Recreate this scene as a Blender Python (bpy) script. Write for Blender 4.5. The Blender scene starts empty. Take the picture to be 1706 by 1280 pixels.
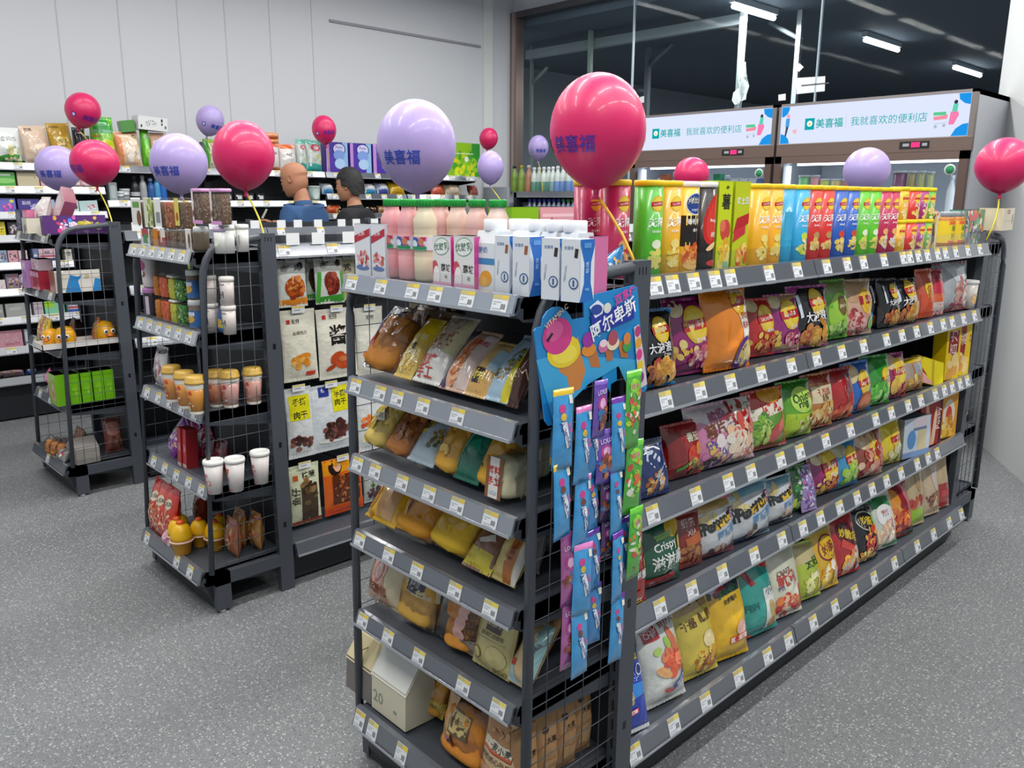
import bpy, math, random
from mathutils import Vector, Matrix, noise
from mathutils.geometry import tessellate_polygon
S = bpy.context.scene
COL = S.collection
# ---------------------------------------------------------------- camera, world, lights, exposure
FPX, YAW, PITCH, ROLL, CAMH = 1361.3, 0.80547, 0.22348, 0.00584, 1.6
cy, sy, cp, sp = math.cos(YAW), math.sin(YAW), math.cos(PITCH), math.sin(PITCH)
FW = Vector((cy*cp, sy*cp, -sp)); R0 = Vector((sy, -cy, 0)); U0 = R0.cross(FW)
RT = math.cos(ROLL)*R0 + math.sin(ROLL)*U0; UP = -math.sin(ROLL)*R0 + math.cos(ROLL)*U0
CAMP = Vector((0, 0, CAMH))
cam_d = bpy.data.cameras.new('camera'); cam = bpy.data.objects.new('camera', cam_d); COL.objects.link(cam)
cam_d.sensor_width = 36; cam_d.lens = FPX/1706*36; cam_d.clip_start = 0.02; cam_d.clip_end = 100
cam.matrix_world = Matrix(((RT.x, UP.x, -FW.x, 0), (RT.y, UP.y, -FW.y, 0), (RT.z, UP.z, -FW.z, CAMH), (0, 0, 0, 1)))
S.camera = cam
def ray(px, py): return FW + RT*((px-853)/FPX) - UP*((py-640)/FPX)
def onz(px, py, z): d = ray(px, py); return CAMP + d*((z-CAMH)/d.z)
def onx(px, py, x): d = ray(px, py); return CAMP + d*(x/d.x)
def ony(px, py, y): d = ray(px, py); return CAMP + d*(y/d.y)
def prj(P):
    v = Vector(P)-CAMP; z = v.dot(FW); return 853+FPX*v.dot(RT)/z, 640-FPX*v.dot(UP)/z
W = bpy.data.worlds.new('world'); S.world = W; W.use_nodes = True
W.node_tree.nodes['Background'].inputs[0].default_value = (0.86, 0.93, 1.0, 1)
W.node_tree.nodes['Background'].inputs[1].default_value = 0.30
S.view_settings.view_transform = 'Standard'; S.view_settings.look = 'None'
S.view_settings.gamma = 1; S.view_settings.use_curve_mapping = False
S.view_settings.exposure = 0.42
def area(name, loc, sx, sy_, power, col=(1, .98, .95), rot=(0, 0, 0)):
    l = bpy.data.lights.new(name, 'AREA'); l.shape = 'RECTANGLE'; l.size = sx; l.size_y = sy_
    l.energy = power; l.color = col
    o = bpy.data.objects.new(name, l); COL.objects.link(o); o.location = loc; o.rotation_euler = rot
    return o
# the shop's own rows of ceiling tube lamps (above the frame)
for yy in (-0.6, 2.35, 4.15, 5.8):
    for xx in (-0.2, 1.3, 2.8, 4.3, 5.6):
        area('ceiling_tube_light', (xx, yy, 3.62), 1.2, 0.12, 9 if yy > 5 else 19)
for xx in (-0.2, 1.3, 2.8, 4.3):
    area('ceiling_tube_light', (xx, 0.7, 3.62), 1.2, 0.12, 19)
# ---------------------------------------------------------------- colour and materials
def lin(h):
    if isinstance(h, (tuple, list)): return tuple(h)
    r = []
    for i in (0, 2, 4):
        c = int(h[i:i+2], 16)/255
        r.append(c/12.92 if c <= .04045 else ((c+.055)/1.055)**2.4)
    return tuple(r)
def mat(name, rough=.5, metal=0, coat=0, bump=0, bscale=60, spec=.5, sss=0, detail=2):
    m = bpy.data.materials.new(name); m.use_nodes = True; nt = m.node_tree; b = nt.nodes['Principled BSDF']
    a = nt.nodes.new('ShaderNodeAttribute'); a.attribute_name = 'Col'
    nt.links.new(a.outputs['Color'], b.inputs['Base Color'])
    b.inputs['Roughness'].default_value = rough; b.inputs['Metallic'].default_value = metal
    b.inputs['Coat Weight'].default_value = coat; b.inputs['Coat Roughness'].default_value = .08
    b.inputs['Specular IOR Level'].default_value = spec
    if sss:
        b.inputs['Subsurface Weight'].default_value = sss; b.inputs['Subsurface Radius'].default_value = (.05, .03, .03)
    if bump:
        tc = nt.nodes.new('ShaderNodeTexCoord'); n = nt.nodes.new('ShaderNodeTexNoise'); n.inputs['Scale'].default_value = bscale
        n.inputs['Detail'].default_value = detail
        bp = nt.nodes.new('ShaderNodeBump'); bp.inputs['Strength'].default_value = bump; bp.inputs['Distance'].default_value = .01
        nt.links.new(tc.outputs['Object'], n.inputs['Vector']); nt.links.new(n.outputs['Fac'], bp.inputs['Height'])
        nt.links.new(bp.outputs['Normal'], b.inputs['Normal'])
    return m
def film(name, rough, fac, tint=(1, 1, 1), bump=.25, bscale=45, fmul=.7):
    m = bpy.data.materials.new(name); m.use_nodes = True; nt = m.node_tree; nt.nodes.clear()
    o = nt.nodes.new('ShaderNodeOutputMaterial'); mx = nt.nodes.new('ShaderNodeMixShader')
    t = nt.nodes.new('ShaderNodeBsdfTransparent'); t.inputs[0].default_value = (*tint, 1)
    g = nt.nodes.new('ShaderNodeBsdfGlossy'); g.inputs['Roughness'].default_value = rough
    fr = nt.nodes.new('ShaderNodeLayerWeight'); fr.inputs[0].default_value = .25
    ad = nt.nodes.new('ShaderNodeMath'); ad.operation = 'MULTIPLY_ADD'; ad.inputs[1].default_value = fmul; ad.inputs[2].default_value = fac
    ad.use_clamp = True
    nt.links.new(fr.outputs['Fresnel'], ad.inputs[0]); nt.links.new(ad.outputs[0], mx.inputs[0])
    nt.links.new(t.outputs[0], mx.inputs[1]); nt.links.new(g.outputs[0], mx.inputs[2]); nt.links.new(mx.outputs[0], o.inputs[0])
    if bump:
        tc = nt.nodes.new('ShaderNodeTexCoord'); n = nt.nodes.new('ShaderNodeTexNoise'); n.inputs['Scale'].default_value = bscale
        bp = nt.nodes.new('ShaderNodeBump'); bp.inputs['Strength'].default_value = bump; bp.inputs['Distance'].default_value = .01
        nt.links.new(tc.outputs['Object'], n.inputs['Vector']); nt.links.new(n.outputs['Fac'], bp.inputs['Height'])
        nt.links.new(bp.outputs['Normal'], g.inputs['Normal'])
        nt.links.new(bp.outputs['Normal'], fr.inputs['Normal'])
    return m
def emit(name, strength):
    m = bpy.data.materials.new(name); m.use_nodes = True; nt = m.node_tree; nt.nodes.clear()
    o = nt.nodes.new('ShaderNodeOutputMaterial'); e = nt.nodes.new('ShaderNodeEmission'); a = nt.nodes.new('ShaderNodeAttribute')
    a.attribute_name = 'Col'; e.inputs[1].default_value = strength
    nt.links.new(a.outputs['Color'], e.inputs[0]); nt.links.new(e.outputs[0], o.inputs[0])
    return m
MT = dict(
    metal=mat('powder_coated_steel', .42, .0, bump=.02, bscale=900),
    paper=mat('printed_paper', .75), carton=mat('printed_carton', .35, coat=.3), foil=mat('foil_bag', .2, .0, coat=1.0, bump=.8, bscale=16, spec=.6, detail=3),
    wrap=mat('printed_plastic_wrap', .25, coat=.7, bump=.7, bscale=20, detail=3), plastic=mat('plastic', .32), bread=mat('baked_bread', .65, bump=.25, bscale=70, detail=6),
    rubber=mat('balloon_rubber', .4, coat=.15, sss=.55), skin=mat('skin', .5, sss=.1), cloth=mat('cloth', .85, bump=.15, bscale=60),
    hair=mat('hair', .45, bump=.8, bscale=120), wall=mat('painted_wall', .6, bump=.01, bscale=12), chrome=mat('polished_metal', .15, 1.0),
    rail=mat('price_rail', .16, .25, coat=.6, spec=.7), bronze=mat('bronze_frame', .32, .55), dark=mat('dark_room_paint', .8),
    film=film('clear_film', .10, .05, (1, 1, 1), .9, 22, .8), glass=film('window_glass', .03, .0, (.93, .96, .97), 0, 45, .10), clear=film('clear_plastic', .08, .03, (.985, .99, .99), 0, 45, .12),
    haze=film('frosted_plastic', .3, .22, (.92, .94, .95), .1),
    glow=emit('lit_sign', .86), lamp=emit('reflected_tube', 9.0), led=emit('led_digits', 2.0), inner=emit('cabinet_lamp', 3.0),
    ink=mat('printed_ink', .6))
# ---------------------------------------------------------------- mesh builder with a colour per face
_tc = {}
def glyphs(s, bold=.0):
    k = (s, bold)
    if k in _tc: return _tc[k]
    c = bpy.data.curves.new('lettering', 'FONT'); c.body = s; c.resolution_u = 2; c.offset = bold; c.fill_mode = 'FRONT'
    o = bpy.data.objects.new('lettering', c); COL.objects.link(o)
    dg = bpy.context.evaluated_depsgraph_get(); me = o.evaluated_get(dg).to_mesh()
    vs = [(v.co.x, v.co.y) for v in me.vertices]; fs = [tuple(p.vertices) for p in me.polygons]
    o.evaluated_get(dg).to_mesh_clear()
    bpy.data.objects.remove(o); bpy.data.curves.remove(c)
    if vs:
        x0 = min(v[0] for v in vs); x1 = max(v[0] for v in vs); y0 = min(v[1] for v in vs); y1 = max(v[1] for v in vs)
        h = max(y1-y0, 1e-6); vs = [((x-(x0+x1)/2)/h, (y-(y0+y1)/2)/h) for x, y in vs]; w = (x1-x0)/h
    else: w = 1
    _tc[k] = (vs, fs, w)
    return _tc[k]
class MB:
    def __init__(s): s.v = []; s.f = []; s.c = []; s.sm = []
    def add(s, vs, fs, col, T=None, smooth=False):
        n = len(s.v)
        s.v += [tuple(T @ Vector(v)) for v in vs] if T is not None else [tuple(v) for v in vs]
        per = isinstance(col, list); cc = None if per else lin(col)
        for i, f in enumerate(fs):
            s.f.append(tuple(n+k for k in f)); s.c.append(lin(col[i]) if per else cc); s.sm.append(smooth)
        return s
    def box(s, x0, x1, y0, y1, z0, z1, col, T=None, cols=None):
        vs = [(x0, y0, z0), (x1, y0, z0), (x1, y1, z0), (x0, y1, z0), (x0, y0, z1), (x1, y0, z1), (x1, y1, z1), (x0, y1, z1)]
        fs = [(0, 3, 2, 1), (4, 5, 6, 7), (0, 1, 5, 4), (1, 2, 6, 5), (2, 3, 7, 6), (3, 0, 4, 7)]  # bottom top front right back left
        return s.add(vs, fs, cols if cols else col, T)
    def rbox(s, x0, x1, y0, y1, z0, z1, col, r=.01, n=3, T=None):      # box with rounded vertical+top edges
        cx, cyy = (x0+x1)/2, (y0+y1)/2; prof = []
        for i in range(n+1):
            a = math.pi/2*i/n; prof.append((r*(1-math.sin(a)), r*(1-math.cos(a))))
        rings = [(p[0], z0+p[1]) for p in reversed([(q[0], q[1]) for q in prof])][::-1]
        zs = [(r-r*math.sin(math.pi/2*i/n), z0+r-r*math.cos(math.pi/2*i/n)) for i in range(n+1)]
        zt = [(r-r*math.cos(math.pi/2*i/n), z1-r+r*math.sin(math.pi/2*i/n)) for i in range(n+1)]
        vs = []; fs = []; m = 4*(n+1)
        lv = zs+zt
        for ins, z in lv:
            hx, hy = (x1-x0)/2-ins, (y1-y0)/2-ins; rr = min(r, hx, hy)
            for q, (sx, sy2) in enumerate(((1, 1), (-1, 1), (-1, -1), (1, -1))):
                for i in range(n+1):
                    a = math.pi/2*(q+i/n); vs.append((cx+sx*(hx-rr)+rr*math.cos(a), cyy+sy2*(hy-rr)+rr*math.sin(a), z))
        for k in range(len(lv)-1):
            for i in range(m): fs.append((k*m+i, k*m+(i+1) % m, (k+1)*m+(i+1) % m, (k+1)*m+i))
        fs.append(tuple(range(m))[::-1]); fs.append(tuple((len(lv)-1)*m+i for i in range(m)))
        return s.add(vs, fs, col, T, True)
    def lathe(s, prof, n, col, T=None, smooth=True, cap=True, sx=1, sy=1):   # prof: (r,z) bottom to top; col may be per ring
        vs = []; fs = []; cs = []
        for r, z in prof:
            for i in range(n): a = 2*math.pi*i/n; vs.append((r*sx*math.cos(a), r*sy*math.sin(a), z))
        per = isinstance(col, list)
        for k in range(len(prof)-1):
            for i in range(n):
                fs.append((k*n+i, k*n+(i+1) % n, (k+1)*n+(i+1) % n, (k+1)*n+i)); cs.append(col[k] if per else col)
        if cap:
            fs.append(tuple(range(n))[::-1]); cs.append(col[0] if per else col)
            fs.append(tuple((len(prof)-1)*n+i for i in range(n))); cs.append(col[-1] if per else col)
        return s.add(vs, fs, cs, T, smooth)
    def tube(s, pts, r, col, n=6, T=None, flat=None):
        pts = [Vector(p) for p in pts]; vs = []; fs = []
        for i, p in enumerate(pts):
            d = (pts[min(i+1, len(pts)-1)]-pts[max(i-1, 0)]).normalized()
            a = d.cross(Vector((0, 0, 1)));
            if a.length < .05: a = d.cross(Vector((1, 0, 0)))
            a.normalize(); b = d.cross(a)
            for k in range(n):
                t = 2*math.pi*k/n+.4; rr = (r, r if flat is None else flat)
                vs.append(p+a*rr[0]*math.cos(t)+b*rr[1]*math.sin(t))
        for i in range(len(pts)-1):
            for k in range(n): fs.append((i*n+k, i*n+(k+1) % n, (i+1)*n+(k+1) % n, (i+1)*n+k))
        fs.append(tuple(range(n))[::-1]); fs.append(tuple((len(pts)-1)*n+k for k in range(n)))
        return s.add(vs, fs, col, T, True)
    def prism(s, poly, a0, a1, col, axis='x', T=None):   # poly in the plane across the axis
        n = len(poly)
        f = {'x': lambda p, a: (a, p[0], p[1]), 'y': lambda p, a: (p[0], a, p[1]), 'z': lambda p, a: (p[0], p[1], a)}[axis]
        vs = [f(p, a0) for p in poly]+[f(p, a1) for p in poly]
        fs = [(i, (i+1) % n, n+(i+1) % n, n+i) for i in range(n)]
        tri = tessellate_polygon([[Vector((p[0], p[1], 0)) for p in poly]])
        fs += [tuple(t) for t in tri]+[tuple(n+i for i in t)[::-1] for t in tri]
        return s.add(vs, fs, col, T)
    def build(s, name, m, parent=None, loc=None, rotz=0, M=None):
        me = bpy.data.meshes.new(name); me.from_pydata(s.v, [], s.f); me.update()
        at = me.attributes.new('Col', 'FLOAT_COLOR', 'CORNER'); buf = []
        for f, c in zip(s.f, s.c): buf += [c[0], c[1], c[2], 1.0]*len(f)
        at.data.foreach_set('color', buf); me.polygons.foreach_set('use_smooth', s.sm)
        me.materials.append(MT[m] if isinstance(m, str) else m)
        o = bpy.data.objects.new(name, me); COL.objects.link(o)
        if parent: o.parent = parent
        if M is not None: o.matrix_basis = M
        elif loc is not None: o.location = loc; o.rotation_euler = (0, 0, rotz)
        return o
_used = {}
def tag(o, label, cat, group=None, kind=None):
    label = ' '.join(label.split()); n = len(label.split())
    if n > 16 or n < 4: print('LABELLEN', n, label)
    if label in _used: print('LABELDUP', label)
    _used[label] = 1
    o['label'] = label; o['category'] = cat
    if group: o['group'] = group
    if kind: o['kind'] = kind
    return o
def struct(o): o['kind'] = 'structure'; return o
def empty(name, loc=(0, 0, 0), rotz=0):
    o = bpy.data.objects.new(name, None); o.empty_display_size = .05; COL.objects.link(o); o.location = loc; o.rotation_euler = (0, 0, rotz)
    return o
ORD = 'first second third fourth fifth sixth seventh eighth ninth tenth eleventh twelfth thirteenth fourteenth fifteenth sixteenth seventeenth eighteenth nineteenth twentieth'.split()
# ---------------------------------------------------------------- printed graphics laid onto a surface
def print_on(mb, surf, w, h, ops, e0=.0011, de=.0003, xl=.497):
    """surf(x,z)->(pos,normal); x in +-w/2, z in 0..h.  op centres are fractions of w,h; sizes are fractions of w."""
    def put(pts, fs, col, k):
        vs = []
        for x, z in pts:
            x = max(-xl*w, min(xl*w, x)); z = max(.01*h, min(.99*h, z))
            p, nn = surf(x, z); vs.append(p+nn*(e0+de*k))
        mb.add(vs, fs, col, None, True)
    for k, op in enumerate(ops):
        t = op[0]
        if t == 'e':
            _, cx, cz, rx, rz, col = op[:6]; ro = op[6] if len(op) > 6 else 0; n = 20; pts = [(cx*w, cz*h)]; fs = []; rings = (.25, .5, .75, 1) if max(rx, rz) > .2 else (.5, 1)
            for ring in rings:
                for i in range(n):
                    a = 2*math.pi*i/n; ex, ez = rx*w*ring*math.cos(a), rz*w*ring*math.sin(a)
                    pts.append((cx*w+ex*math.cos(ro)-ez*math.sin(ro), cz*h+ex*math.sin(ro)+ez*math.cos(ro)))
            for i in range(n):
                j = (i+1) % n; fs.append((0, 1+i, 1+j)); fs += [(q*n+1+i, q*n+1+n+i, q*n+1+n+j, q*n+1+j) for q in range(len(rings)-1)]
            put(pts, fs, col, k)
        elif t == 'r':
            _, cx, cz, rw, rh, col = op[:6]; ro = op[6] if len(op) > 6 else 0
            nx = max(1, min(14, int(rw*12))); nz = max(1, min(14, int(rh*w/h*12+.5))); pts = []; fs = []
            for j in range(nz+1):
                for i in range(nx+1):
                    ex, ez = (i/nx-.5)*rw*w, (j/nz-.5)*rh*w
                    pts.append((cx*w+ex*math.cos(ro)-ez*math.sin(ro), cz*h+ex*math.sin(ro)+ez*math.cos(ro)))
            for j in range(nz):
                for i in range(nx): a = j*(nx+1)+i; fs.append((a, a+1, a+nx+2, a+nx+1))
            put(pts, fs, col, k)
        elif t == 'p':
            pts = [(x*w, z*h) for x, z in op[1]]; tri = tessellate_polygon([[Vector((x, z, 0)) for x, z in pts]])
            pp = list(pts); ff = [tuple(q) for q in tri]
            for _ in range(3 if len(ff) < 8 else 2):   # subdivide so the print follows the surface
                nf = []; mid = {}
                for a, b, c in ff:
                    ids = []
                    for q, r in ((a, b), (b, c), (c, a)):
                        kk = (min(q, r), max(q, r))
                        if kk not in mid: mid[kk] = len(pp); pp.append(((pp[q][0]+pp[r][0])/2, (pp[q][1]+pp[r][1])/2))
                        ids.append(mid[kk])
                    nf += [(a, ids[0], ids[2]), (ids[0], b, ids[1]), (ids[2], ids[1], c), tuple(ids)]
                ff = nf
            put(pp, ff, op[2], k)
        elif t == 't':
            _, s, cx, cz, hh, col = op[:6]; ro = op[6] if len(op) > 6 else 0; bold = op[7] if len(op) > 7 else .02; mw = op[8] if len(op) > 8 else .92
            vs, fs, tw = glyphs(s, round(bold*.45, 4)); sc = hh*w; scx = sc
            if tw*sc > mw*w: scx = mw*w/tw
            pts = []
            for x, y in vs:
                ex, ez = x*scx, y*sc; pts.append((cx*w+ex*math.cos(ro)-ez*math.sin(ro), cz*h+ex*math.sin(ro)+ez*math.cos(ro)))
            if fs: put(pts, fs, col, k)
        elif t == 'b':                                # a heap of small ovals: pictured food
            _, cx, cz, rx, rz, n, cols, seed = op[:8]; sz = .72*(op[8] if len(op) > 8 else .09); n = int(n*1.7)
            rg = random.Random(seed)
            for i in range(n):
                a = rg.uniform(0, 6.28); q = math.sqrt(rg.random())
                ex, ez = cx*w+q*rx*w*math.cos(a), cz*h+q*rz*w*math.sin(a); r1 = sz*w*rg.uniform(.7, 1.3); r2 = r1*rg.uniform(.45, .9); ro = rg.uniform(0, 3.1)
                pts = [(ex, ez)]
                for m in range(9):
                    b = 2*math.pi*m/9; u, v = r1*math.cos(b), r2*math.sin(b)
                    pts.append((ex+u*math.cos(ro)-v*math.sin(ro), ez+u*math.sin(ro)+v*math.cos(ro)))
                put(pts, [(0, 1+m, 1+(m+1) % 9) for m in range(9)], cols[i % len(cols)], k+i*.04)
def flat_surf(y0):
    return lambda x, z: (Vector((x, y0, z)), Vector((0, -1, 0)))
def side_surf(x0):           # the -x side of a box: x runs along y
    return lambda x, z: (Vector((x0, -x, z)), Vector((-1, 0, 0)))
def cyl_surf(r, a0=0):
    def f(x, z):
        a = x/r+a0; n = Vector((math.sin(a), -math.cos(a), 0)); rr = r(z) if callable(r) else r
        return Vector((n.x*rr, n.y*rr, z)), n
    return f
def cone_surf(rz, a0=0):
    def f(x, z):
        rr = rz(z); a = x/rr+a0; n = Vector((math.sin(a), -math.cos(a), 0)); return Vector((n.x*rr, n.y*rr, z)), n
    return f
# ================================================================ the room
def nodemat(name):
    m = bpy.data.materials.new(name); m.use_nodes = True; return m, m.node_tree, m.node_tree.nodes['Principled BSDF']
def floor_mat():
    m, nt, b = nodemat('terrazzo_floor'); N = nt.nodes.new; L = nt.links.new
    tc = N('ShaderNodeTexCoord'); b.inputs['Roughness'].default_value = .38; b.inputs['Specular IOR Level'].default_value = .35
    big = N('ShaderNodeTexNoise'); big.inputs['Scale'].default_value = 1.6; big.inputs['Detail'].default_value = 4
    fine = N('ShaderNodeTexNoise'); fine.inputs['Scale'].default_value = 55; fine.inputs['Detail'].default_value = 5
    L(tc.outputs['Object'], big.inputs['Vector']); L(tc.outputs['Object'], fine.inputs['Vector'])
    base = N('ShaderNodeMixRGB'); base.inputs[1].default_value = (*lin('727679'), 1); base.inputs[2].default_value = (*lin('888b8c'), 1); L(fine.outputs['Fac'], base.inputs[0])
    prev = base.outputs[0]
    for sc, th, col, seed in ((75, .13, 'b9bbb9', 0), (120, .15, 'a6a9a8', 3), (70, .10, '55595c', 7), (150, .14, '606366', 11), (46, .10, 'a9abaa', 5)):
        mp = N('ShaderNodeMapping'); mp.inputs['Location'].default_value = (seed, seed*1.7, 0); L(tc.outputs['Object'], mp.inputs[0])
        v = N('ShaderNodeTexVoronoi'); v.inputs['Scale'].default_value = sc; v.voronoi_dimensions = '2D'; L(mp.outputs[0], v.inputs['Vector'])
        sep = N('ShaderNodeSeparateColor'); L(v.outputs['Color'], sep.inputs[0])
        q = N('ShaderNodeMath'); q.operation = 'MULTIPLY'; q.inputs[1].default_value = th*2.2; L(sep.outputs[0], q.inputs[0])
        s = N('ShaderNodeMath'); s.operation = 'LESS_THAN'; L(v.outputs['Distance'], s.inputs[0]); L(q.outputs[0], s.inputs[1])
        pk = N('ShaderNodeMath'); pk.operation = 'GREATER_THAN'; pk.inputs[1].default_value = .52; L(sep.outputs[1], pk.inputs[0])
        ml = N('ShaderNodeMath'); ml.operation = 'MULTIPLY'; L(s.outputs[0], ml.inputs[0]); L(pk.outputs[0], ml.inputs[1])
        mx = N('ShaderNodeMixRGB'); mx.inputs[2].default_value = (*lin(col), 1); L(prev, mx.inputs[1]); L(ml.outputs[0], mx.inputs[0]); prev = mx.outputs[0]
    tn = N('ShaderNodeMixRGB'); tn.blend_type = 'MULTIPLY'; tn.inputs[0].default_value = .25
    L(prev, tn.inputs[1]); L(big.outputs['Fac'], tn.inputs[2]); L(tn.outputs[0], b.inputs['Base Color'])
    return m
o = MB().box(-2.5, 6.75, -2.5, 7.05, -.08, 0, '808080').build('floor', floor_mat()); struct(o)
XW, YW, ZC = 6.75, 7.05, 3.75
struct(MB().box(-2.5, XW+.1, YW, YW+.12, 0, ZC, 'c6c9ce').build('wall_north', 'wall'))
struct(MB().box(-2.5, XW+.1, -2.5, YW+.1, ZC, ZC+.1, 'dfe2e6').build('ceiling', 'wall'))
struct(MB().box(-2.5, XW, YW-.025, YW, 0, .09, '30343a').build('baseboard_north', 'metal'))
# panel seams, the long seam and the corner batten on the white north wall
def seam_x(px, py): return ony(px, py, YW).x
sx = [seam_x(*p) for p in ((98, 60), (200, 60), (298, 60), (376, 60), (450, 60), (520, 60))]
for i, x in enumerate(sx):
    struct(MB().box(x-.003, x+.003, YW-.004, YW, .09, ZC, 'b6bac2').build('trim_%d' % (i+1), 'wall'))
a, b_ = ony(548, 33, YW), ony(800, 79, YW)
struct(MB().box(a.x, b_.x, YW-.012, YW, a.z*.5+b_.z*.5-.012, a.z*.5+b_.z*.5+.012, '8b8d95').build('trim_7', 'wall'))
xb = seam_x(803, 100); xe = seam_x(818, 100)
struct(MB().box(xb, xe, YW-.03, YW, 0, ZC, 'd2d5d4').build('trim_8', 'wall'))
# glass partition on the east side: header wall, bronze frame, panes
ZF = 3.54
struct(MB().box(XW, XW+.12, -2.5, YW, ZF+.06, ZC, 'ccd0d4').build('wall_east', 'wall'))
fr = MB()
fr.box(XW-.04, XW+.08, YW-.10, YW-.005, 0, ZF+.06, '8b7a74'); fr.box(XW-.055, XW-.04, YW-.075, YW-.045, 0, ZF+.06, 'a89c98')
fr.box(XW-.04, XW+.08, .6, YW-.1, ZF, ZF+.06, '5f5c60'); fr.box(XW-.03, XW+.08, .6, YW-.1, 0, .06, '77706e')
wf = struct(fr.build('window_1', 'bronze'))
ys = [YW-.1, onx(1055, 70, XW).y, onx(1365, 70, XW).y, .9]
for i in range(3):
    struct(MB().box(XW, XW+.012, ys[i+1]+.004, ys[i]-.004, .06, ZF, 'c8d4d8').build('glass_pane', 'glass', wf))
for y in ys[1:3]:
    struct(MB().box(XW-.006, XW+.018, y-.006, y+.006, .06, ZF, '9fb0b8').build('pane_joint', 'plastic', wf))
# the unfinished dark room beyond the glass
B = MB().box(XW+.1, 17, -3, 9, -.08, 0, '7d8286'); struct(B.build('floor_beyond', 'dark'))
struct(MB().box(XW+.1, 17, -3, 9, 3.46, 3.56, '5f6b76').build('ceiling_beyond', 'dark'))
struct(MB().box(17, 17.1, -3, 9, 0, 3.5, '8d979f').build('wall_beyond_east', 'dark'))
struct(MB().box(XW+.1, 17, 9, 9.1, 0, 3.5, '929ca4').build('wall_beyond_north', 'dark'))
struct(MB().box(XW+.1, 17, -3.1, -3, 0, 3.5, '8d979f').build('wall_beyond_south', 'dark'))
for i, (x0, x1, yy) in enumerate(((7.2, 7.95, 4.53), (9.7, 10.62, 4.37), (12.5, 13.55, 4.36))):  # glowing tubes built to stand in for ceiling lamps reflected in the glass
    r = empty('reflected_tube', (0, 0, 0))
    MB().tube([(x0, yy, 3.37), (x1, yy, 3.37)], .025, 'f4f8ff', 10).build('tube', 'lamp', r)
    MB().box(x0-.03, x1+.03, yy-.03, yy+.03, 3.40, 3.46, 'c9ced2').build('tube_holder', 'plastic', r)
    tag(r, 'glowing tube behind the glass for a reflected ceiling lamp, %s of the three' % ('nearest', 'second nearest', 'farthest')[i], 'lamp', 'tube reflections beyond the glass')
    area('beyond_fill_light', ((x0+x1)/2, yy, 3.33), x1-x0, .06, 42)  # added light under each tube, brightens the dark room
# steel frame and posts in the dark room
def bp(px, py, X): return onx(px, py, X)
bm = MB(); a, b_ = bp(880, 100, 7.6), bp(1242, 22, 7.6); zz = (a.z+b_.z)/2
bm.box(7.55, 7.62, b_.y, a.y, zz-.05, zz+.05, '97a2a6'); tag(bm.build('steel_beam', 'plastic'), 'long pale horizontal steel beam seen through the dark glass', 'beam')
posts = [((985, 33), (985, 150), 7.5, .045, '9fb0a4', 'pale green steel post left of the middle glass joint'), ((1240, 12), (1238, 190), 7.5, .05, 'a7b3b3', 'pale steel post with a torn white sheet on it'),
         ((1081, 75), (1078, 200), 8.8, .06, '7c868c', 'thin grey post with diagonal brace beyond the glass'), ((1336, 5), (1332, 170), 8.2, .05, '8d979c', 'grey post beyond the glass beside the paper notice'),
         ((886, 115), (886, 260), 7.7, .035, '82918e', 'slim steel post beside the bronze window frame')]
for p0, p1, X, w_, c_, lb in posts:
    a, b_ = bp(*p0, X), bp(*p1, X)
    P = MB().box(X-w_/2, X+w_/2, a.y-w_/2, a.y+w_/2, 0, 3.46, c_).build('steel_post', 'plastic'); tag(P, lb, 'post', 'steel posts beyond the glass')
    if 'brace' in lb:
        MB().tube([bp(1083, 108, X), bp(1120, 72, X)], .03, c_).build('brace', 'plastic', P); MB().tube([bp(1060, 149, X), bp(1080, 152, X)], .03, c_).build('brace', 'plastic', P)
    if 'notice' in lb: MB().tube([bp(1283, 38, X), bp(1334, 66, X)], .025, c_).build('brace', 'plastic', P)
    if 'bronze' in lb: MB().tube([bp(888, 138, X), bp(912, 112, X)], .022, c_).build('brace', 'plastic', P)
rg = random.Random(4); sh = MB(); n = 8; X = 7.46
L_ = [(1232, 104), (1231, 118), (1229, 132), (1228, 146), (1224, 155), (1222, 168), (1226, 175)]; R_ = [(1243, 103), (1245, 118), (1243, 130), (1245, 143), (1246, 158), (1245, 166), (1237, 168)]
vs = []
for l, r_ in zip(L_, R_):
    p, q = bp(*l, X), bp(*r_, X)
    for t in range(5): v = p.lerp(q, t/4); v.x += .03*math.sin(t*1.7+l[1]); vs.append(v)
fs = [(i*5+t, i*5+t+1, i*5+t+6, i*5+t+5) for i in range(6) for t in range(4)]
vs += [v+Vector((.006, 0, 0)) for v in vs]; fs += [tuple(k+35 for k in f)[::-1] for f in fs]
sh.add(vs, fs, 'd9dedf', None, True); tag(sh.build('torn_sheet', 'cloth'), 'torn white plastic sheet hanging on the post beyond the glass', 'sheet')
for q, lb in ((((1327, 130), (1375, 127), (1374, 152), (1327, 157)), 'white paper notice taped high on the glass partition'), (((1297, 158), (1309, 156), (1309, 167), (1297, 168)), 'small white square paper stuck on the glass above the fridges'),
              (((1325, 113), (1332, 105), (1339, 112), (1331, 120)), 'tiny diamond tilted white paper on the glass partition'), (((1066, 162), (1073, 160), (1073, 171), (1066, 172)), 'small white paper on the glass behind the big pink balloon')):
    vs = [onx(*p, XW-.002) for p in q]; vs += [v-Vector((.0015, 0, 0)) for v in vs]
    m_ = MB().add(vs, [(0, 1, 2, 3), (7, 6, 5, 4), (0, 4, 5, 1), (1, 5, 6, 2), (2, 6, 7, 3), (3, 7, 4, 0)], 'd6dadc')
    if 'notice' in lb:
        c0 = sum(vs[:4], Vector())/4; m_.box(XW-.006, XW-.004, c0.y-.16, c0.y+.08, c0.z-.004, c0.z+.006, '505458')
    tag(m_.build('paper_notice', 'paper'), lb, 'paper')
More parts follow.
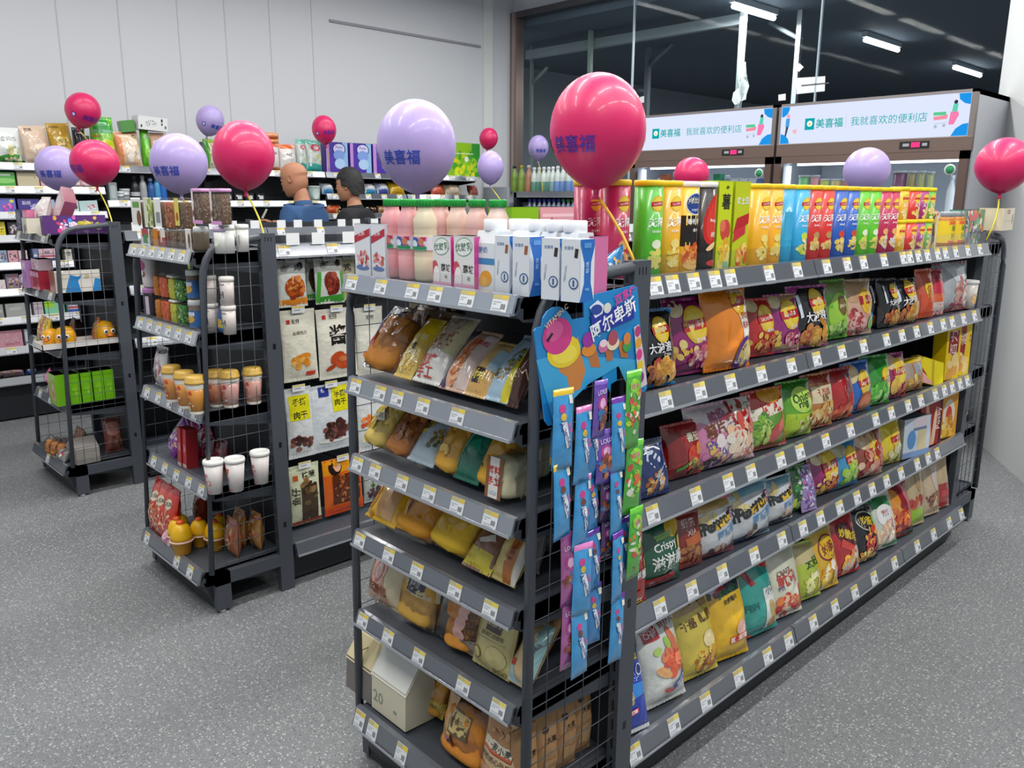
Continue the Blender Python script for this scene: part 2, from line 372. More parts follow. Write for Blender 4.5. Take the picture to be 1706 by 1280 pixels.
# angled white wall at the right, with a black cable and a pale strip on the floor
P0, P1 = Vector((6.53, 1.72, 0)), Vector((4.9, .64, 0)); nn = Vector((P1.y-P0.y, -(P1.x-P0.x), 0)).normalized()*-.25
mm = MB(); q = [P0, P1, P1-nn*1.0, P0-nn*1.0]
mm.prism([(p.x, p.y) for p in q], 0, ZC, 'c4c7c7', 'z'); struct(mm.build('wall_south', 'wall'))
d = (P1-P0).normalized(); n2 = Vector((-d.y, d.x, 0)); n2 = n2 if n2.dot(CAMP-P0) > 0 else -n2
pts = [P0+d*t+n2*(.02+.0*t)+Vector((0, 0, .016)) for t in (0, .15, .3, .42)]+[P0+d*.5+n2*.05+Vector((0, 0, .016)), P0+d*.53+n2*.10+Vector((0, 0, .016))]
tag(MB().tube(pts, .014, '1b1d20', 8).build('cable', 'plastic'), 'thick black cable on the floor along the white wall', 'cable')
a, b_ = onz(1681, 745, 0), onz(1720, 752, 0); m_ = MB(); dd = (b_-a).normalized(); w_ = Vector((-dd.y, dd.x, 0))*.03
m_.prism([(p.x, p.y) for p in (a+w_, a-w_, b_-w_, b_+w_)], 0, .02, 'd5d7d6', 'z'); tag(m_.build('floor_strip', 'plastic'), 'pale plastic strip lying on the floor by the cable', 'strip')
# ================================================================ shelving
CH, CH2, CHD = '484d55', '42474e', '282b30'
RAILP = [(0, 0), (.016, .048), (.030, .050), (.030, .044), (.021, .041), (.008, 0), (.03, 0), (.03, -.004), (-.004, -.004), (-.004, .004)]
def rail_point(x, t, off=.002):      # local offset of a point on the sloped rail face
    n = Vector((0, -.048, .016)).normalized(); return Vector((x, .016*t, .048*t))+n*off
def price_tag(parent, x, y, z, w=.052, seed=0, rk=1.0):
    rg = random.Random(seed); mb = MB(); n = Vector((0, -.048, .016)).normalized()
    def quad(x0, x1, t0, t1, col, off):
        vs = [Vector((x+a, y, z))+Vector((0, .016*t*rk, .048*t*rk))+n*off for a, t in ((x0, t0), (x1, t0), (x1, t1), (x0, t1))]; mb.add(vs, [(0, 1, 2, 3)], col)
    vs = [Vector((x+a, y, z))+Vector((0, .016*t*rk, .048*t*rk))+n*o_ for o_ in (.0004, .0022) for a, t in ((-w/2, -.12), (w/2, -.12), (w/2, .95), (-w/2, .95))]
    mb.add(vs, [(4, 5, 6, 7), (3, 2, 1, 0), (0, 1, 5, 4), (1, 2, 6, 5), (2, 3, 7, 6), (3, 0, 4, 7)], 'd6d9dc')
    quad(-w/2, w*.05, .72, .95, rg.choice(('bdb070', 'b8ae80', 'c0a868')), .0026); quad(w*.05, w/2, .72, .95, rg.choice(('d8c24a', 'd9c860', 'd2b84c')), .0026)
    for t, a0, a1 in ((.56, -.42, .1), (.44, -.42, -.1), (.2, -.42, .15), (.08, -.42, .3)): quad(a0*w, (a1-rg.random()*.15)*w, t-.025, t+.025, 'a7adb4', .0026)
    for k in range(3): a0 = .12+.1*k; quad(a0*w, (a0+.06)*w, .2, .48, '4a4d54', .0026)
    return mb.build('price_tag', 'paper', parent)
def shelf(parent, x0, x1, yf, yb, z, tags=(), col=CH, railcol='6b7078', lip=0, tagw=.052, seed=0, base=False, joints=(), rk=1.0):
    """one shelf board: yf = rail front, z = rail bottom; the surface is z+.042*rk"""
    zs = z+.042*rk; mb = MB()
    mb.box(x0, x1, yf+.022, yb, zs-.022, zs, col); mb.box(x0, x1, yf+.03, yb, zs-.045, zs-.022, CHD)
    for xx in (x0, x1):
        mb.prism([(yf+.008, z-.002), (yf+.03, z-.018), (yb, z-.055), (yb, zs), (yf+.03, zs)], xx-.002 if xx == x1 else xx, xx if xx == x1 else xx+.002, CH2)
    if base:
        mb.box(x0+.01, x1-.01, yf+.06, yb, 0.012, zs-.045, CHD)
    s = mb.build('shelf', 'metal', parent)
    segs = [x0]+list(joints)+[x1]
    for a, b in zip(segs[:-1], segs[1:]):
        r = MB().prism([(yf+p[0]*rk, z+p[1]*rk) for p in RAILP], a+.003, b-.003, railcol); r.box(a+.003, b-.003, yf-.0052, yf-.004, z-.004, z+.0035, 'aeb3ba'); ro = r.build('price_rail', 'rail', s)  # pale strip on the bottom edge paints in the rail's highlight
        if lip:
            MB().box(a+.004, b-.004, yf+.026, yf+.028, z+.045*rk, z+.045*rk+lip, 'ffffff').build('clear_lip', 'clear', s)
    for i, x in enumerate(tags): price_tag(s, x, yf, z, tagw, seed*97+i, rk)
    return s
def wire_panel(parent, pts_fn, hw, zs, xs, r=.0022):
    pass
def end_unit(name, Xu, Yc, hw, levels, basez, yf, ybase, tags, label, group, far=False, lips=(), meshz=None, railcols=None, slope=.0, tagw=.045, rk=.76):
    """half-depth end unit.  local: front towards -y, uprights at y=0."""
    root = empty(name, (Xu, Yc, 0), math.pi/2 if far else -math.pi/2)
    tag(root, label, 'shelf unit', group)
    for s in (-1, 1):
        x = s*hw; mb = MB(); xa, xb_ = (x-.03, x) if s > 0 else (x, x+.03)
        mb.box(xa, xb_, -.03, .03, 0, 1.466, CH)
        for k in range(24):           # slots on the outer and front faces
            zz = .12+k*.055
            mb.box((xa+xb_)/2-.003, (xa+xb_)/2+.003, -.0306, -.0296, zz, zz+.03, '15171a')
        xo = x+s*.0006
        for zz in (.62, 1.02, .28): mb.box(min(x, xo), max(x, xo), -.006, .006, zz, zz+.022, '101215')
        for dy in (-.012, .0, .012): mb.box(min(x, xo), max(x, xo), dy-.0015, dy+.0015, 1.435, 1.452, '101215')
        mb.build('upright', 'metal', root)
        # leg of the base
        lg = MB(); lg.box(xa, xb_, ybase+.055, ybase+.115, .012, .165, CH); lg.box(xa, xb_, ybase+.055, -.03, .115, .165, CH)
        lg.lathe([(.014, 0), (.014, .012)], 8, 'c8cacc', Matrix.Translation((x-s*.015, ybase+.08, 0))); lg.build('leg', 'metal', root)
        # side frame of bent tube with a wire grid
        xt = x-s*.008; f0, f1 = ybase+.045, yf+.04
        pts = [(xt, f0, .17), (xt, f1, 1.30)]+[(xt, f1+.10*(1-math.cos(t)), 1.30+.135*math.sin(t)) for t in (.3, .6, .9, 1.2, 1.5)]+[(xt, -.03, 1.452)]
        sf = MB().tube(pts, .011, CH, 8, None, .014).build('side_frame', 'metal', root)
        wm = MB()
        def fy(z): return f0+(f1-f0)*(z-.17)/1.13 if z < 1.3 else f1+.03+(z-1.3)*.5
        z = .2
        while z < 1.42: wm.tube([(xt, fy(z), z), (xt, -.03, z)], .0014, '50565d', 4); z += .0715
        for k in range(1, 5):
            t = k/5; wm.tube([(xt, f0+(-.03-f0)*t, .17), (xt, f1+(-.03-f1)*t, 1.44)], .0014, '50565d', 4)
        wm.build('wire_mesh', 'metal', sf)
    # pegboard back
    bk = MB(); bk.box(-hw+.03, hw-.03, .004, .016, .12, 1.405, '34383e')
    for i in range(int((hw*2-.1)/.03)):
        for j in range(12):
            if (i+j) % 2 == 0 or i % 5 == 0: continue
            zz = .25+j*.1; xx = -hw+.06+i*.03; bk.box(xx-.0035, xx+.0035, .0032, .0042, zz-.0035, zz+.0035, '6a6e74' if (i*7+j*3) % 6 == 0 else '0c0d0f')
    bk.build('back_panel', 'metal', root)
    w_ = hw-.033; sh = []
    for i, z in enumerate(levels):
        sh.append(shelf(root, -w_, w_, yf, -.0, z, [] if tags is None else tags[i], lip=lips[i] if i < len(lips) else 0, seed=i+int(Yc*10), railcol=(railcols or {}).get(i, '6b7078'), tagw=tagw, rk=rk))
    shelf(root, -w_, w_, ybase, -.0, basez, [] if tags is None else tags[-1], base=False, seed=77, tagw=tagw, rk=1.0)
    kb = MB(); kb.box(-w_, w_, ybase+.06, ybase+.075, .012, basez, CHD); kb.prism([(ybase+.02, basez), (ybase+.06, .03), (ybase+.075, .03), (ybase+.075, basez)], -w_, w_, CHD); kb.build('kick_plate', 'metal', root)
    if slope:
        pass
    return root
def run_unit(name, X0, X1, Yc, south, base_nose, basez, label, group, joints, tagsS, base_tags, lip_top=.05, hooks=False, north_top=True, sh_y=None):
    root = empty(name, (X0, Yc, 0)); tag(root, label, 'shelf unit', group); Ln = X1-X0
    js = [j-X0 for j in joints]
    for x in [0.0]+js+[Ln-.03]:
        mb = MB().box(x, x+.03, -.025, .025, 0, 1.46, CH)
        for k in range(22): mb.box(x+.012, x+.018, -.0256, -.0246, .15+k*.058, .18+k*.058, '141618')
        mb.build('upright', 'metal', root)
    pb = MB().box(.03, Ln-.03, -.006, .006, .1, 1.44, '2a2d32')
    for i in range(int(Ln/.05)):
        for j in range(8):
            if (i*5+j*3) % 4: continue
            zz = .28+j*.14; xx = .06+i*.05; pb.box(xx-.003, xx+.003, -.0068, -.0058, zz, zz+.006, '101113')
    pb.build('back_panel', 'metal', root)
    for i, z in enumerate(south):
        yf = (sh_y if sh_y is not None else base_nose+.043)-Yc
        shelf(root, .004, Ln-.004, yf, -.008, z, [t-X0 for t in tagsS[i]], lip=lip_top if i == 0 else 0, seed=i+5+int(Yc*7), joints=js)
    shelf(root, .004, Ln-.004, base_nose-Yc, -.008, basez, [t-X0 for t in base_tags], seed=31, base=True, joints=js)
    yb = -(base_nose-Yc)
    nb = empty_T = None
    mb = MB(); zt = 1.408
    if north_top: mb.box(.004, Ln-.004, .008, yb-.06, zt-.025, zt, CH); mb.box(.004, Ln-.004, yb-.065, yb-.06, zt-.035, zt+.012, '6b7078')
    for z in (1.1, .8, .5): mb.box(.004, Ln-.004, .008, yb-.06, z-.02, z, CH); mb.box(.004, Ln-.004, yb-.065, yb-.06, z-.035, z+.012, '6b7078')
    mb.box(.004, Ln-.004, .008, yb-.05, .03, .17, CHD); mb.build('far_side_shelves', 'metal', root)
    return root
HW = .345
# ---- snack gondola (nearest)
YM = 1.47; XU = 1.485
def xs_at(pxs, Y): return None
R_Y = 1.18; ZL = [1.371, 1.076, .776, .490]; ZB = .135; NOSE = 1.137
def X_on(px, Y, z, z2=None):         # X of the pixel column px where it meets the horizontal line (Y,z)
    lo, hi = .3, 9.0
    for _ in range(60):
        m = (lo+hi)/2
        if prj((m, Y, z))[0] < px: lo = m
        else: hi = m
    return (lo+hi)/2
def Y_on(px, X, z):
    lo, hi = .2, 8.0
    for _ in range(60):
        m = (lo+hi)/2
        if prj((X, m, z))[0] > px: lo = m
        else: hi = m
    return (lo+hi)/2
T1 = [1066, 1096, 1125, 1160, 1195, 1221, 1285, 1332, 1381, 1415, 1442, 1476, 1508, 1519, 1533, 1548, 1565, 1578, 1595, 1615, 1635]
T2 = [1113, 1170, 1221, 1272, 1322, 1364, 1406, 1442, 1480, 1506, 1530, 1553, 1574, 1589, 1608, 1626]
T3 = [1091, 1163, 1217, 1255, 1304, 1336, 1379, 1420, 1462, 1488, 1516, 1537, 1561, 1576, 1589, 1602, 1614]
T4 = [1041, 1103, 1156, 1207, 1260, 1306, 1341, 1370, 1402, 1431, 1456, 1480, 1504, 1531, 1549, 1564]
T5 = [1061, 1126, 1179, 1234, 1282, 1317, 1358, 1394, 1427, 1459, 1493, 1531, 1558, 1584, 1604]
tg = [[X_on(p, R_Y, z+.02) for p in t] for t, z in zip((T1, T2, T3, T4), ZL)]
tg = [[x for x in t if 1.55 < x < 4.07] for t in tg]
XE = 4.09
run_unit('snack_gondola', 1.53, XE, YM, ZL, NOSE, ZB, 'long charcoal steel gondola full of chip bags in front of the fridges', 'charcoal gondolas', (2.44, 3.36), tg,
         [min(4.08, max(1.56, X_on(p, NOSE, ZB+.02))) for p in T5], sh_y=R_Y)
ZE = [1.375, 1.113, .903, .690, .454]; ZEB = .150; XF = 1.113; XFB = 1.09
E1 = [[583, 631, 684, 722, 775, 830], [590, 630, 659, 702, 759], [593, 622, 667, 712, 759, 814], [597, 645, 692, 755, 814], [602, 644, 695, 769, 827], [579, 617, 665, 735]]
et = [[YM-Y_on(p, XF if i < 5 else XFB, (ZE+[ZEB])[i]+.02) for p in t] for i, t in enumerate(E1)]
et = [[max(-.28, min(.285, x)) for x in t] for t in et]
end_unit('end_shelf_unit', XU, YM, HW, ZE, ZEB, XF-XU, XFB-XU, et, 'nearest charcoal end shelf unit holding bread, with bottles on top', 'charcoal end shelf units', lips=(.03,), railcols={0: '9aa2ae', 1: '8e959e', 2: '8a9098'})  # upper rails coloured paler to carry the light they reflect
end_unit('end_shelf_unit', 4.13, 1.545, HW-.01, [1.37, 1.07, .77, .47], .135, -.33, -.38, None, 'charcoal end shelf unit at the far end of the chip gondola', 'charcoal end shelf units', far=True)
# ---- dried meat gondola (middle)
ZG = [1.366, 1.067, .771, .467]
def even(n, a=-.24, b=.24): return [a+(b-a)*i/(n-1) for i in range(n)]
Y2 = 3.24
end_unit('end_shelf_unit', XU+.02, Y2, .335, ZG, .13, -.30, -.36, [even(6), even(6), even(5), even(5), [-.24, .08, .21]], 'middle charcoal end shelf unit holding milk tea cups and dried snacks', 'charcoal end shelf units', lips=(.03, .02, .02, .02), railcols={0: 'b5b9bd', 1: 'aab0b6', 2: '8f959c', 3: '80868e'}, tagw=.05, rk=.9)
run_unit('meat_gondola', 1.55, 4.085, Y2, ZG[:1], 2.905, .135, 'middle charcoal gondola with hanging bags of dried meat', 'charcoal gondolas', (2.45, 3.35), [[1.62, 1.84, 2.06, 2.3, 2.6, 2.9, 3.2, 3.5, 3.8]], [], sh_y=2.99)
end_unit('end_shelf_unit', 4.13, Y2, .335, ZG, .13, -.33, -.38, None, 'charcoal end shelf unit at the far end of the dried meat gondola', 'charcoal end shelf units', far=True)
# ---- far gondola
Y3 = 4.99
end_unit('end_shelf_unit', XU+.05, Y3, .335, ZG, .13, -.33, -.38, [even(3), even(3), [-.18], [-.2, .0], [0.0]], 'leftmost charcoal end shelf unit with green boxes and toys', 'charcoal end shelf units', lips=(.04, .04, .03, .02), railcols={0: '9a9c9a', 1: '97999b', 2: '888c92', 3: '7e8890'}, tagw=.05, rk=.9)
run_unit('toy_gondola', 1.60, 4.085, Y3, ZG, 4.655, .135, 'charcoal gondola farthest from the camera in front of the standing shoppers', 'charcoal gondolas', (2.45, 3.35), [[1.7+.28*i for i in range(8)]]*4, [], sh_y=4.72)
end_unit('end_shelf_unit', 4.13, Y3, .335, ZG, .13, -.33, -.38, None, 'charcoal end shelf unit at the far end of the toy gondola', 'charcoal end shelf units', far=True)
# riser strips with transparent card holders along the tops of the two rear gondolas
for (yy, zz, x0, x1, lb) in ((3.0, 1.41, 1.6, 4.05, 'row of clear card holders along the top of the meat gondola'), (4.74, 1.41, 1.62, 4.05, 'row of clear card holders along the top of the toy gondola')):
    r = empty('card_holder_rail', (0, yy, zz)); tag(r, lb, 'card holder')
    MB().box(x0, x1, -.003, .003, 0, .03, 'd8dcdf').build('rail', 'clear', r); x = x0+.03; k = 0
    while x < x1-.06:
        MB().box(x, x+.058, -.005, -.0035, .003, .05, 'e3e6e8').build('price_card', 'paper', r); x += .115+.03*((k*7) % 3); k += 1
# ---- wall shelves along the north wall
def wall_bay(X0, X1, levels, tagsn, label, white, top=True):
    root = empty('wall_shelf_unit', (X0, 6.62, 0)); tag(root, label, 'shelf unit', 'wall shelf units along the white wall'); Ln = X1-X0
    for x in (0, Ln-.03): MB().box(x, x+.03, .36, .40, 0, 2.05, CH).build('upright', 'metal', root)
    MB().box(.03, Ln-.03, .385, .395, .1, 1.85, '24272b').build('back_panel', 'metal', root)
    for i, z in enumerate(levels):
        n = tagsn[i] if i < len(tagsn) else 3
        shelf(root, .004, Ln-.004, 0, .38, z, [Ln*(k+.5)/n for k in range(n)], railcol='d2d5d9' if white[min(i, len(white)-1)] else '60656d', seed=i+int(X0*9), tagw=.06)
    shelf(root, .004, Ln-.004, -.01, .38, .27, [], base=True, railcol='c5c9cd' if white[0] else '60656d', seed=9)
    return root
ZA = [1.775, 1.615, 1.44, 1.28, 1.09, .905, .705, .49]
wall_bay(.35, 1.25, ZA, [4]*8, 'cosmetics wall shelf unit at the left edge of the photo', [1])
wall_bay(1.25, 2.15, ZA, [4, 5, 5, 4, 4, 5, 5, 3], 'wall shelf unit with tissue packs on top and white rails below', [1])
wall_bay(2.15, 3.09, [1.775, 1.52, 1.25, 1.0, .75, .5], [3, 4, 4, 4, 4, 4], 'wall shelf unit with spray bottles behind the pink lidded jars', [0, 1, 1, 1])
wall_bay(3.09, 4.03, [1.775, 1.52, 1.25, 1.0, .75, .5], [3, 4, 4, 4, 4, 4], 'wall shelf unit behind the bald shopper', [1, 1, 1, 1])
wall_bay(4.03, 4.93, [1.775, 1.585, 1.41, 1.2, .95, .7, .5], [4, 5, 5, 4, 4, 4, 4], 'wall shelf unit with purple pad packs on top', [0])
wall_bay(4.93, 5.83, [1.775, 1.585, 1.41, 1.2, .95, .7, .5], [4, 5, 5, 4, 4, 4, 4], 'wall shelf unit nearest the glass partition', [0])
# ================================================================ goods builders
def TM(p, rz=0, lean=0, tilt=0): return Matrix.Translation(Vector(p)) @ Matrix.Rotation(rz, 4, 'Z') @ Matrix.Rotation(-lean, 4, 'X') @ Matrix.Rotation(tilt, 4, 'Y')
SOUTH, WEST = 0.0, -math.pi/2
def pillow_fn(w, h, d, seed, seal=.045, pinch=.05, wr=.05):
    off = Vector((seed*3.7, seed*1.3, seed*.7))
    def f(x, z, side=-1):
        u = x/w*2; v = z/h
        e = max(0, 1-abs(u)**2.6)**.62; t = (v-seal)/(1-2*seal)
        g = 0 if t <= 0 or t >= 1 else math.sin(math.pi*t)**.55*(.86+.28*(1-t))
        nz = noise.noise(Vector((x*16/w*.35, z*14/h*.35, side*2.0))+off)*wr*1.4+noise.noise(Vector((x*26/w*.3, z*20/h*.3, side*5.0))+off)*wr*.8
        y = d/2*e*g*(1+nz*2.2)
        pl = math.exp(-((min(v, 1-v)-seal)/.07)**2)*.0016*math.sin(u*22+seed)*e
        xx = x*(1-pinch*max(0, math.sin(math.pi*v))**1.2*(.6+.4*abs(u)))
        return Vector((xx, side*(y+.0008)+pl, z))
    return f
def surf_of(f, side=-1, ex=.002):
    def s(x, z):
        p = f(x, z, side); a = f(x+ex, z, side)-f(x-ex, z, side); b = f(x, z+ex, side)-f(x, z-ex, side); n = a.cross(b)
        if n.length < 1e-12: n = Vector((0, side, 0))
        n.normalize()
        if n.y*side < 0: n = -n
        return p, n
    return s
def pillow_mesh(mb, f, w, h, col, nu=20, nv=26, colf=None):
    fs = []; cs = []
    vs = []
    for side in (-1, 1):
        for j in range(nv+1):
            for i in range(nu+1):
                uu = -math.cos(math.pi*i/nu) if side else 0; uu = .6*uu+.4*(2*i/nu-1); vs.append(f(uu*w/2, h*j/nv, side))
    m = (nu+1)*(nv+1)
    for j in range(nv):
        for i in range(nu):
            a = j*(nu+1)+i; q = (a, a+1, a+nu+2, a+nu+1); c = colf(j/nv) if colf else col
            fs.append(q); cs.append(c); fs.append(tuple(k+m for k in q)[::-1]); cs.append(c)
    for i in range(nu):
        fs.append((i+1, i, i+m, i+1+m)); a = nv*(nu+1)+i; fs.append((a, a+1, a+1+m, a+m)); cs += [colf(0) if colf else col, colf(1) if colf else col]
    mb.add(vs, fs, cs, None, True)
def seal_strip(parent, f, w, h, v0, v1, col, m='foil'):
    mb = MB(); n = 28; vs = []; fs = []
    for side in (-1, 1):
        for k in range(n+1):
            x = (k/n-.5)*w*1.01; zz = .003*(k % 2)
            for v in (v0, v1):
                p = f(x, h*v, side); edge = v in (0, 1); vs.append((p.x, side*.0016+p.y*.5+.0006*math.sin(k*2.1), h*v+(zz*(-1 if v == 1 else 1) if edge else 0)))
    m_ = 2*(n+1)
    for k in range(n):
        a = 2*k; fs.append((a, a+2, a+3, a+1)); fs.append((m_+a, m_+a+1, m_+a+3, m_+a+2))
    mb.add(vs, fs, col, None, False); return mb.build('seal', m, parent)
_n = [0]
def bag(name, w, h, d, base, ops, M, sealc=None, m='foil', wr=.05, colf=None, seals=True, pinch=.05, back=None):
    _n[0] += 1; f = pillow_fn(w, h, d, _n[0] % 37+1, wr=wr, pinch=pinch); mb = MB()
    pillow_mesh(mb, f, w, h, base, colf=colf); print_on(mb, surf_of(f), w, h, ops)
    o = mb.build(name, m, M=M)
    if seals:
        sc = sealc or base; seal_strip(o, f, w, h, 0, .05, sc, m); seal_strip(o, f, w, h, .95, 1, sc, m)
    return o
def can(name, r, h, base, ops, M, lid, lidm='plastic'):
    mb = MB().lathe([(r*.97, 0), (r, .004), (r, h-.012)], 24, base); print_on(mb, cyl_surf(r), r*2, h-.012, ops, .0004, .00012, 1.4)
    o = mb.build(name, 'carton', M=M)
    MB().lathe([(r*1.01, h-.014), (r*1.06, h-.012), (r*1.06, h-.002), (r*.99, h), (r*.9, h-.001)], 24, lid).build('lid', lidm, o)
    return o
def box(name, w, d, h, base, ops, M, m='carton', sides=None, side_ops=None, top=None):
    mb = MB(); cs = [base]*6
    if sides: cs = [base, top or sides, base, sides, sides, sides]
    elif top: cs[1] = top
    mb.box(-w/2, w/2, -d/2, d/2, 0, h, base, None, cs); print_on(mb, flat_surf(-d/2), w, h, ops, .0004, .00012)
    if side_ops: print_on(mb, side_surf(-w/2), d, h, side_ops, .0004, .00012)
    e = .0012
    for z in (0, h): mb.box(-w/2-.0003, w/2+.0003, -d/2-.0003, d/2+.0003, z-e if z else 0, z if z else e, base)
    return mb.build(name, m, M=M)
def bottle(name, prof, n, cols, M, capc, label=None, labelops=(), m='plastic', capr=None, caph=.02):
    """prof (r,z); label = (z0,z1,col)"""
    o = MB().lathe(prof, n, cols).build(name, m, M=M); zt = prof[-1][1]; cr = capr or prof[-1][0]*1.15
    cm = MB().lathe([(cr, zt-.003), (cr, zt+caph*.8), (cr*.92, zt+caph), (cr*.3, zt+caph)], 18, capc)
    for i in range(18):
        a = 2*math.pi*i/18; cm.box(cr-.0006, cr+.0008, -.0008, .0008, zt-.002, zt+caph*.75, capc, Matrix.Rotation(a, 4, 'Z'))
    cm.build('cap', 'plastic', o)
    if label:
        z0, z1, c = label
        def rad(z):
            for (r0, a), (r1, b) in zip(prof[:-1], prof[1:]):
                if a <= z <= b: return r0+(r1-r0)*((z-a)/(b-a) if b > a else 0)
            return prof[0][0]
        R = max(rad(z0), rad(z1))+.0012
        lm = MB().lathe([(R, z0), (R, z1)], 24, c, cap=False); sf = cyl_surf(R)
        print_on(lm, lambda x, z: ((lambda p, q: (p+Vector((0, 0, z0)), q))(*sf(x, z))), R*2, z1-z0, labelops, .0004, .00012)
        lm.build('label', 'carton', o)
    return o
def cup(name, r0, r1, h, base, ops, M, lidc, bandc=None, dome=0, m='carton', lidm='plastic'):
    rz = lambda z: r0+(r1-r0)*z/h
    mb = MB().lathe([(r0, 0), (r1, h)], 22, base)
    if bandc: mb.lathe([(rz(h*.82)+.0005, h*.82), (r1+.0005, h*.985)], 22, bandc, cap=False); mb.lathe([(r0+.0005, 0.001), (rz(h*.1)+.0005, h*.1)], 22, bandc, cap=False)
    print_on(mb, cone_surf(rz), r0*2, h, ops, .0009, .00015)
    o = mb.build(name, m, M=M)
    if dome: pr = [(r1*1.06, h-.003), (r1*1.07, h+.005), (r1*1.0, h+.008), (r1*.98, h+.008+dome*.5), (r1*.85, h+.008+dome*.9), (r1*.4, h+.008+dome)]
    else: pr = [(r1*1.06, h-.004), (r1*1.08, h+.004), (r1*1.03, h+.012), (r1*.9, h+.013), (r1*.86, h+.008), (r1*.3, h+.008)]
    MB().lathe(pr, 22, lidc).build('lid', lidm, o)
    return o
def loaf(w, h, d, col, top=None, M=None, parent=None, name='bread', bumps=0, seed=1, sq=.26):
    """bread lying along z (h), rounded; bumps = number of swellings along it"""
    mb = MB(); nu, nv = 20, 18; vs = []; fs = []; cs = []; rg = random.Random(seed)
    for j in range(nv+1):
        t = j/nv; z = h*t; e = (1-abs(2*t-1)**8)**.4*(1+.10*(math.sin(math.pi*bumps*t+.6)**2-.5) if bumps else 1)
        for i in range(nu):
            a = 2*math.pi*i/nu; c, s_ = math.cos(a), math.sin(a); q = (abs(c)**(1/sq)+abs(s_)**(1/sq))**(-sq) if sq < 1 else 1
            k = 1+.04*noise.noise(Vector((c*2, s_*2, t*5+seed)))
            vs.append((w/2*c*q*e*k, d/2*s_*q*e*k, z))
    for j in range(nv):
        for i in range(nu):
            fs.append((j*nu+i, j*nu+(i+1) % nu, (j+1)*nu+(i+1) % nu, (j+1)*nu+i)); a = 2*math.pi*(i+.5)/nu
            cs.append(top if top and math.sin(a) < -.2 else col)
    fs.append(tuple(range(nu))[::-1]); fs.append(tuple(nv*nu+i for i in range(nu))); cs += [col, col]
    mb.add(vs, fs, cs, None, True)
    return mb.build(name, 'bread', parent, M=M)
def clear_bag(parent, w, h, d, labels=(), seed=1, z0=.001, pinch=.02, tie=None, filmm='film', yoff=0, ops=None):
    """inflated clear wrapper round the thing, with printed label patches on it"""
    f0 = pillow_fn(w, h, d, seed, seal=.06, wr=.10, pinch=pinch)
    f = lambda x, z, side=-1: f0(x, z, side)+Vector((0, yoff, z0))
    mb = MB(); pillow_mesh(mb, f, w, h, 'ffffff'); b = mb.build('clear_wrapper', filmm, parent)
    sf = surf_of(f)
    if ops:
        lm = MB(); print_on(lm, sf, w, h, ops, .001, .0004); lm.build('printed_label', 'wrap', parent)
    for i, (zz, sg) in enumerate(((0, -1), (1, 1))):
        seal_strip(parent, f, w, h*1.0, zz, abs(zz-.05), 'e9e6df', filmm) if False else None
    if tie:
        tm = MB(); tm.lathe([(.006, 0), (.009, .006), (.006, .012)], 8, tie, Matrix.Translation((0, yoff, h+z0-.012)))
        tm.lathe([(.008, .012), (.022, .03), (.03, .05)], 10, tie, Matrix.Translation((0, yoff, h+z0-.012)), cap=False, sy=.35); tm.build('tied_neck', 'wrap', parent)
    return b
# ---------------------------------------------------------------- print designs
def emb(cx=.04, cz=.70, r=.25, txt="Lay's", sub='乐事'):
    return [('e', cx, cz, r, r*1.12, 'f2c21c'), ('e', cx, cz+.0, r*.86, r*.97, 'f7d84a'), ('r', cx, cz, r*2.1, r*.62, 'c41f2a', .08), ('t', txt+sub, cx, cz, r*.40, 'f6f2ee', .08, .03, r*1.95)]
def chips(cx, cz, n=3, s=.12, seed=1): return [('b', cx, cz, s*1.5, s, n*3, ['efc13c', 'f3d261', 'd99a2b', 'f7e08a'], seed, s*.55)]
def D_lays(flav, food, seed, dark=None):
    o = []
    if dark: o += [('p', [(-.5, .8), (.5, .92), (.5, 1), (-.5, 1)], dark), ('p', [(-.5, 0), (.5, 0), (.5, .10), (-.5, .2)], dark)]
    o += [('e', -.28, .86, .16, .13, 'e9d9a8', .5)]
    o += emb(.06, .64, .27)+[('t', flav, .12, .44, .075, 'ffffff', .05)]+chips(-.22, .28, 2, .16, seed)+[('b', .16, .2, .28, .17, 16, food, seed+3, .09)]
    return o
def D_wave(acc, seed):
    return [('p', [(-.5, .0), (-.1, .0), (-.5, .45)], acc), ('p', [(-.5, .75), (-.15, 1), (-.5, 1)], acc), ('p', [(.5, .9), (.2, 1), (.5, 1)], acc)]+emb(.1, .72, .19)+[
        ('p', [(-.36, .83), (-.3, .85), (-.28, .5), (-.33, .48)], 'e9f4ff'), ('t', '大波浪', .02, .50, .17, 'ffffff', .06, .05), ('t', '烤鸡翅味', .16, .41, .05, 'e8e8e8'),
        ('b', -.12, .20, .18, .18, 12, ['b5651f', 'd98a3a', '8a3f1a', 'c23a2a'], seed, .11), ('b', .18, .2, .22, .2, 16, ['e0a030', 'f0bb4a', 'c98422'], seed+1, .12)]
def D_plain(texts, food=None, seed=1, panel=None, extra=()):
    o = list(extra)
    if panel: o.append(('r', 0, panel[0], .8, panel[1], panel[2]))
    for (s, x, z, hh, c, *r) in texts: o.append(('t', s, x, z, hh, c, *(r or [0, .03])))
    if food: o.append(('b', food[0], food[1], food[2], food[3], 26, food[4], seed, food[5] if len(food) > 5 else .1))
    return o
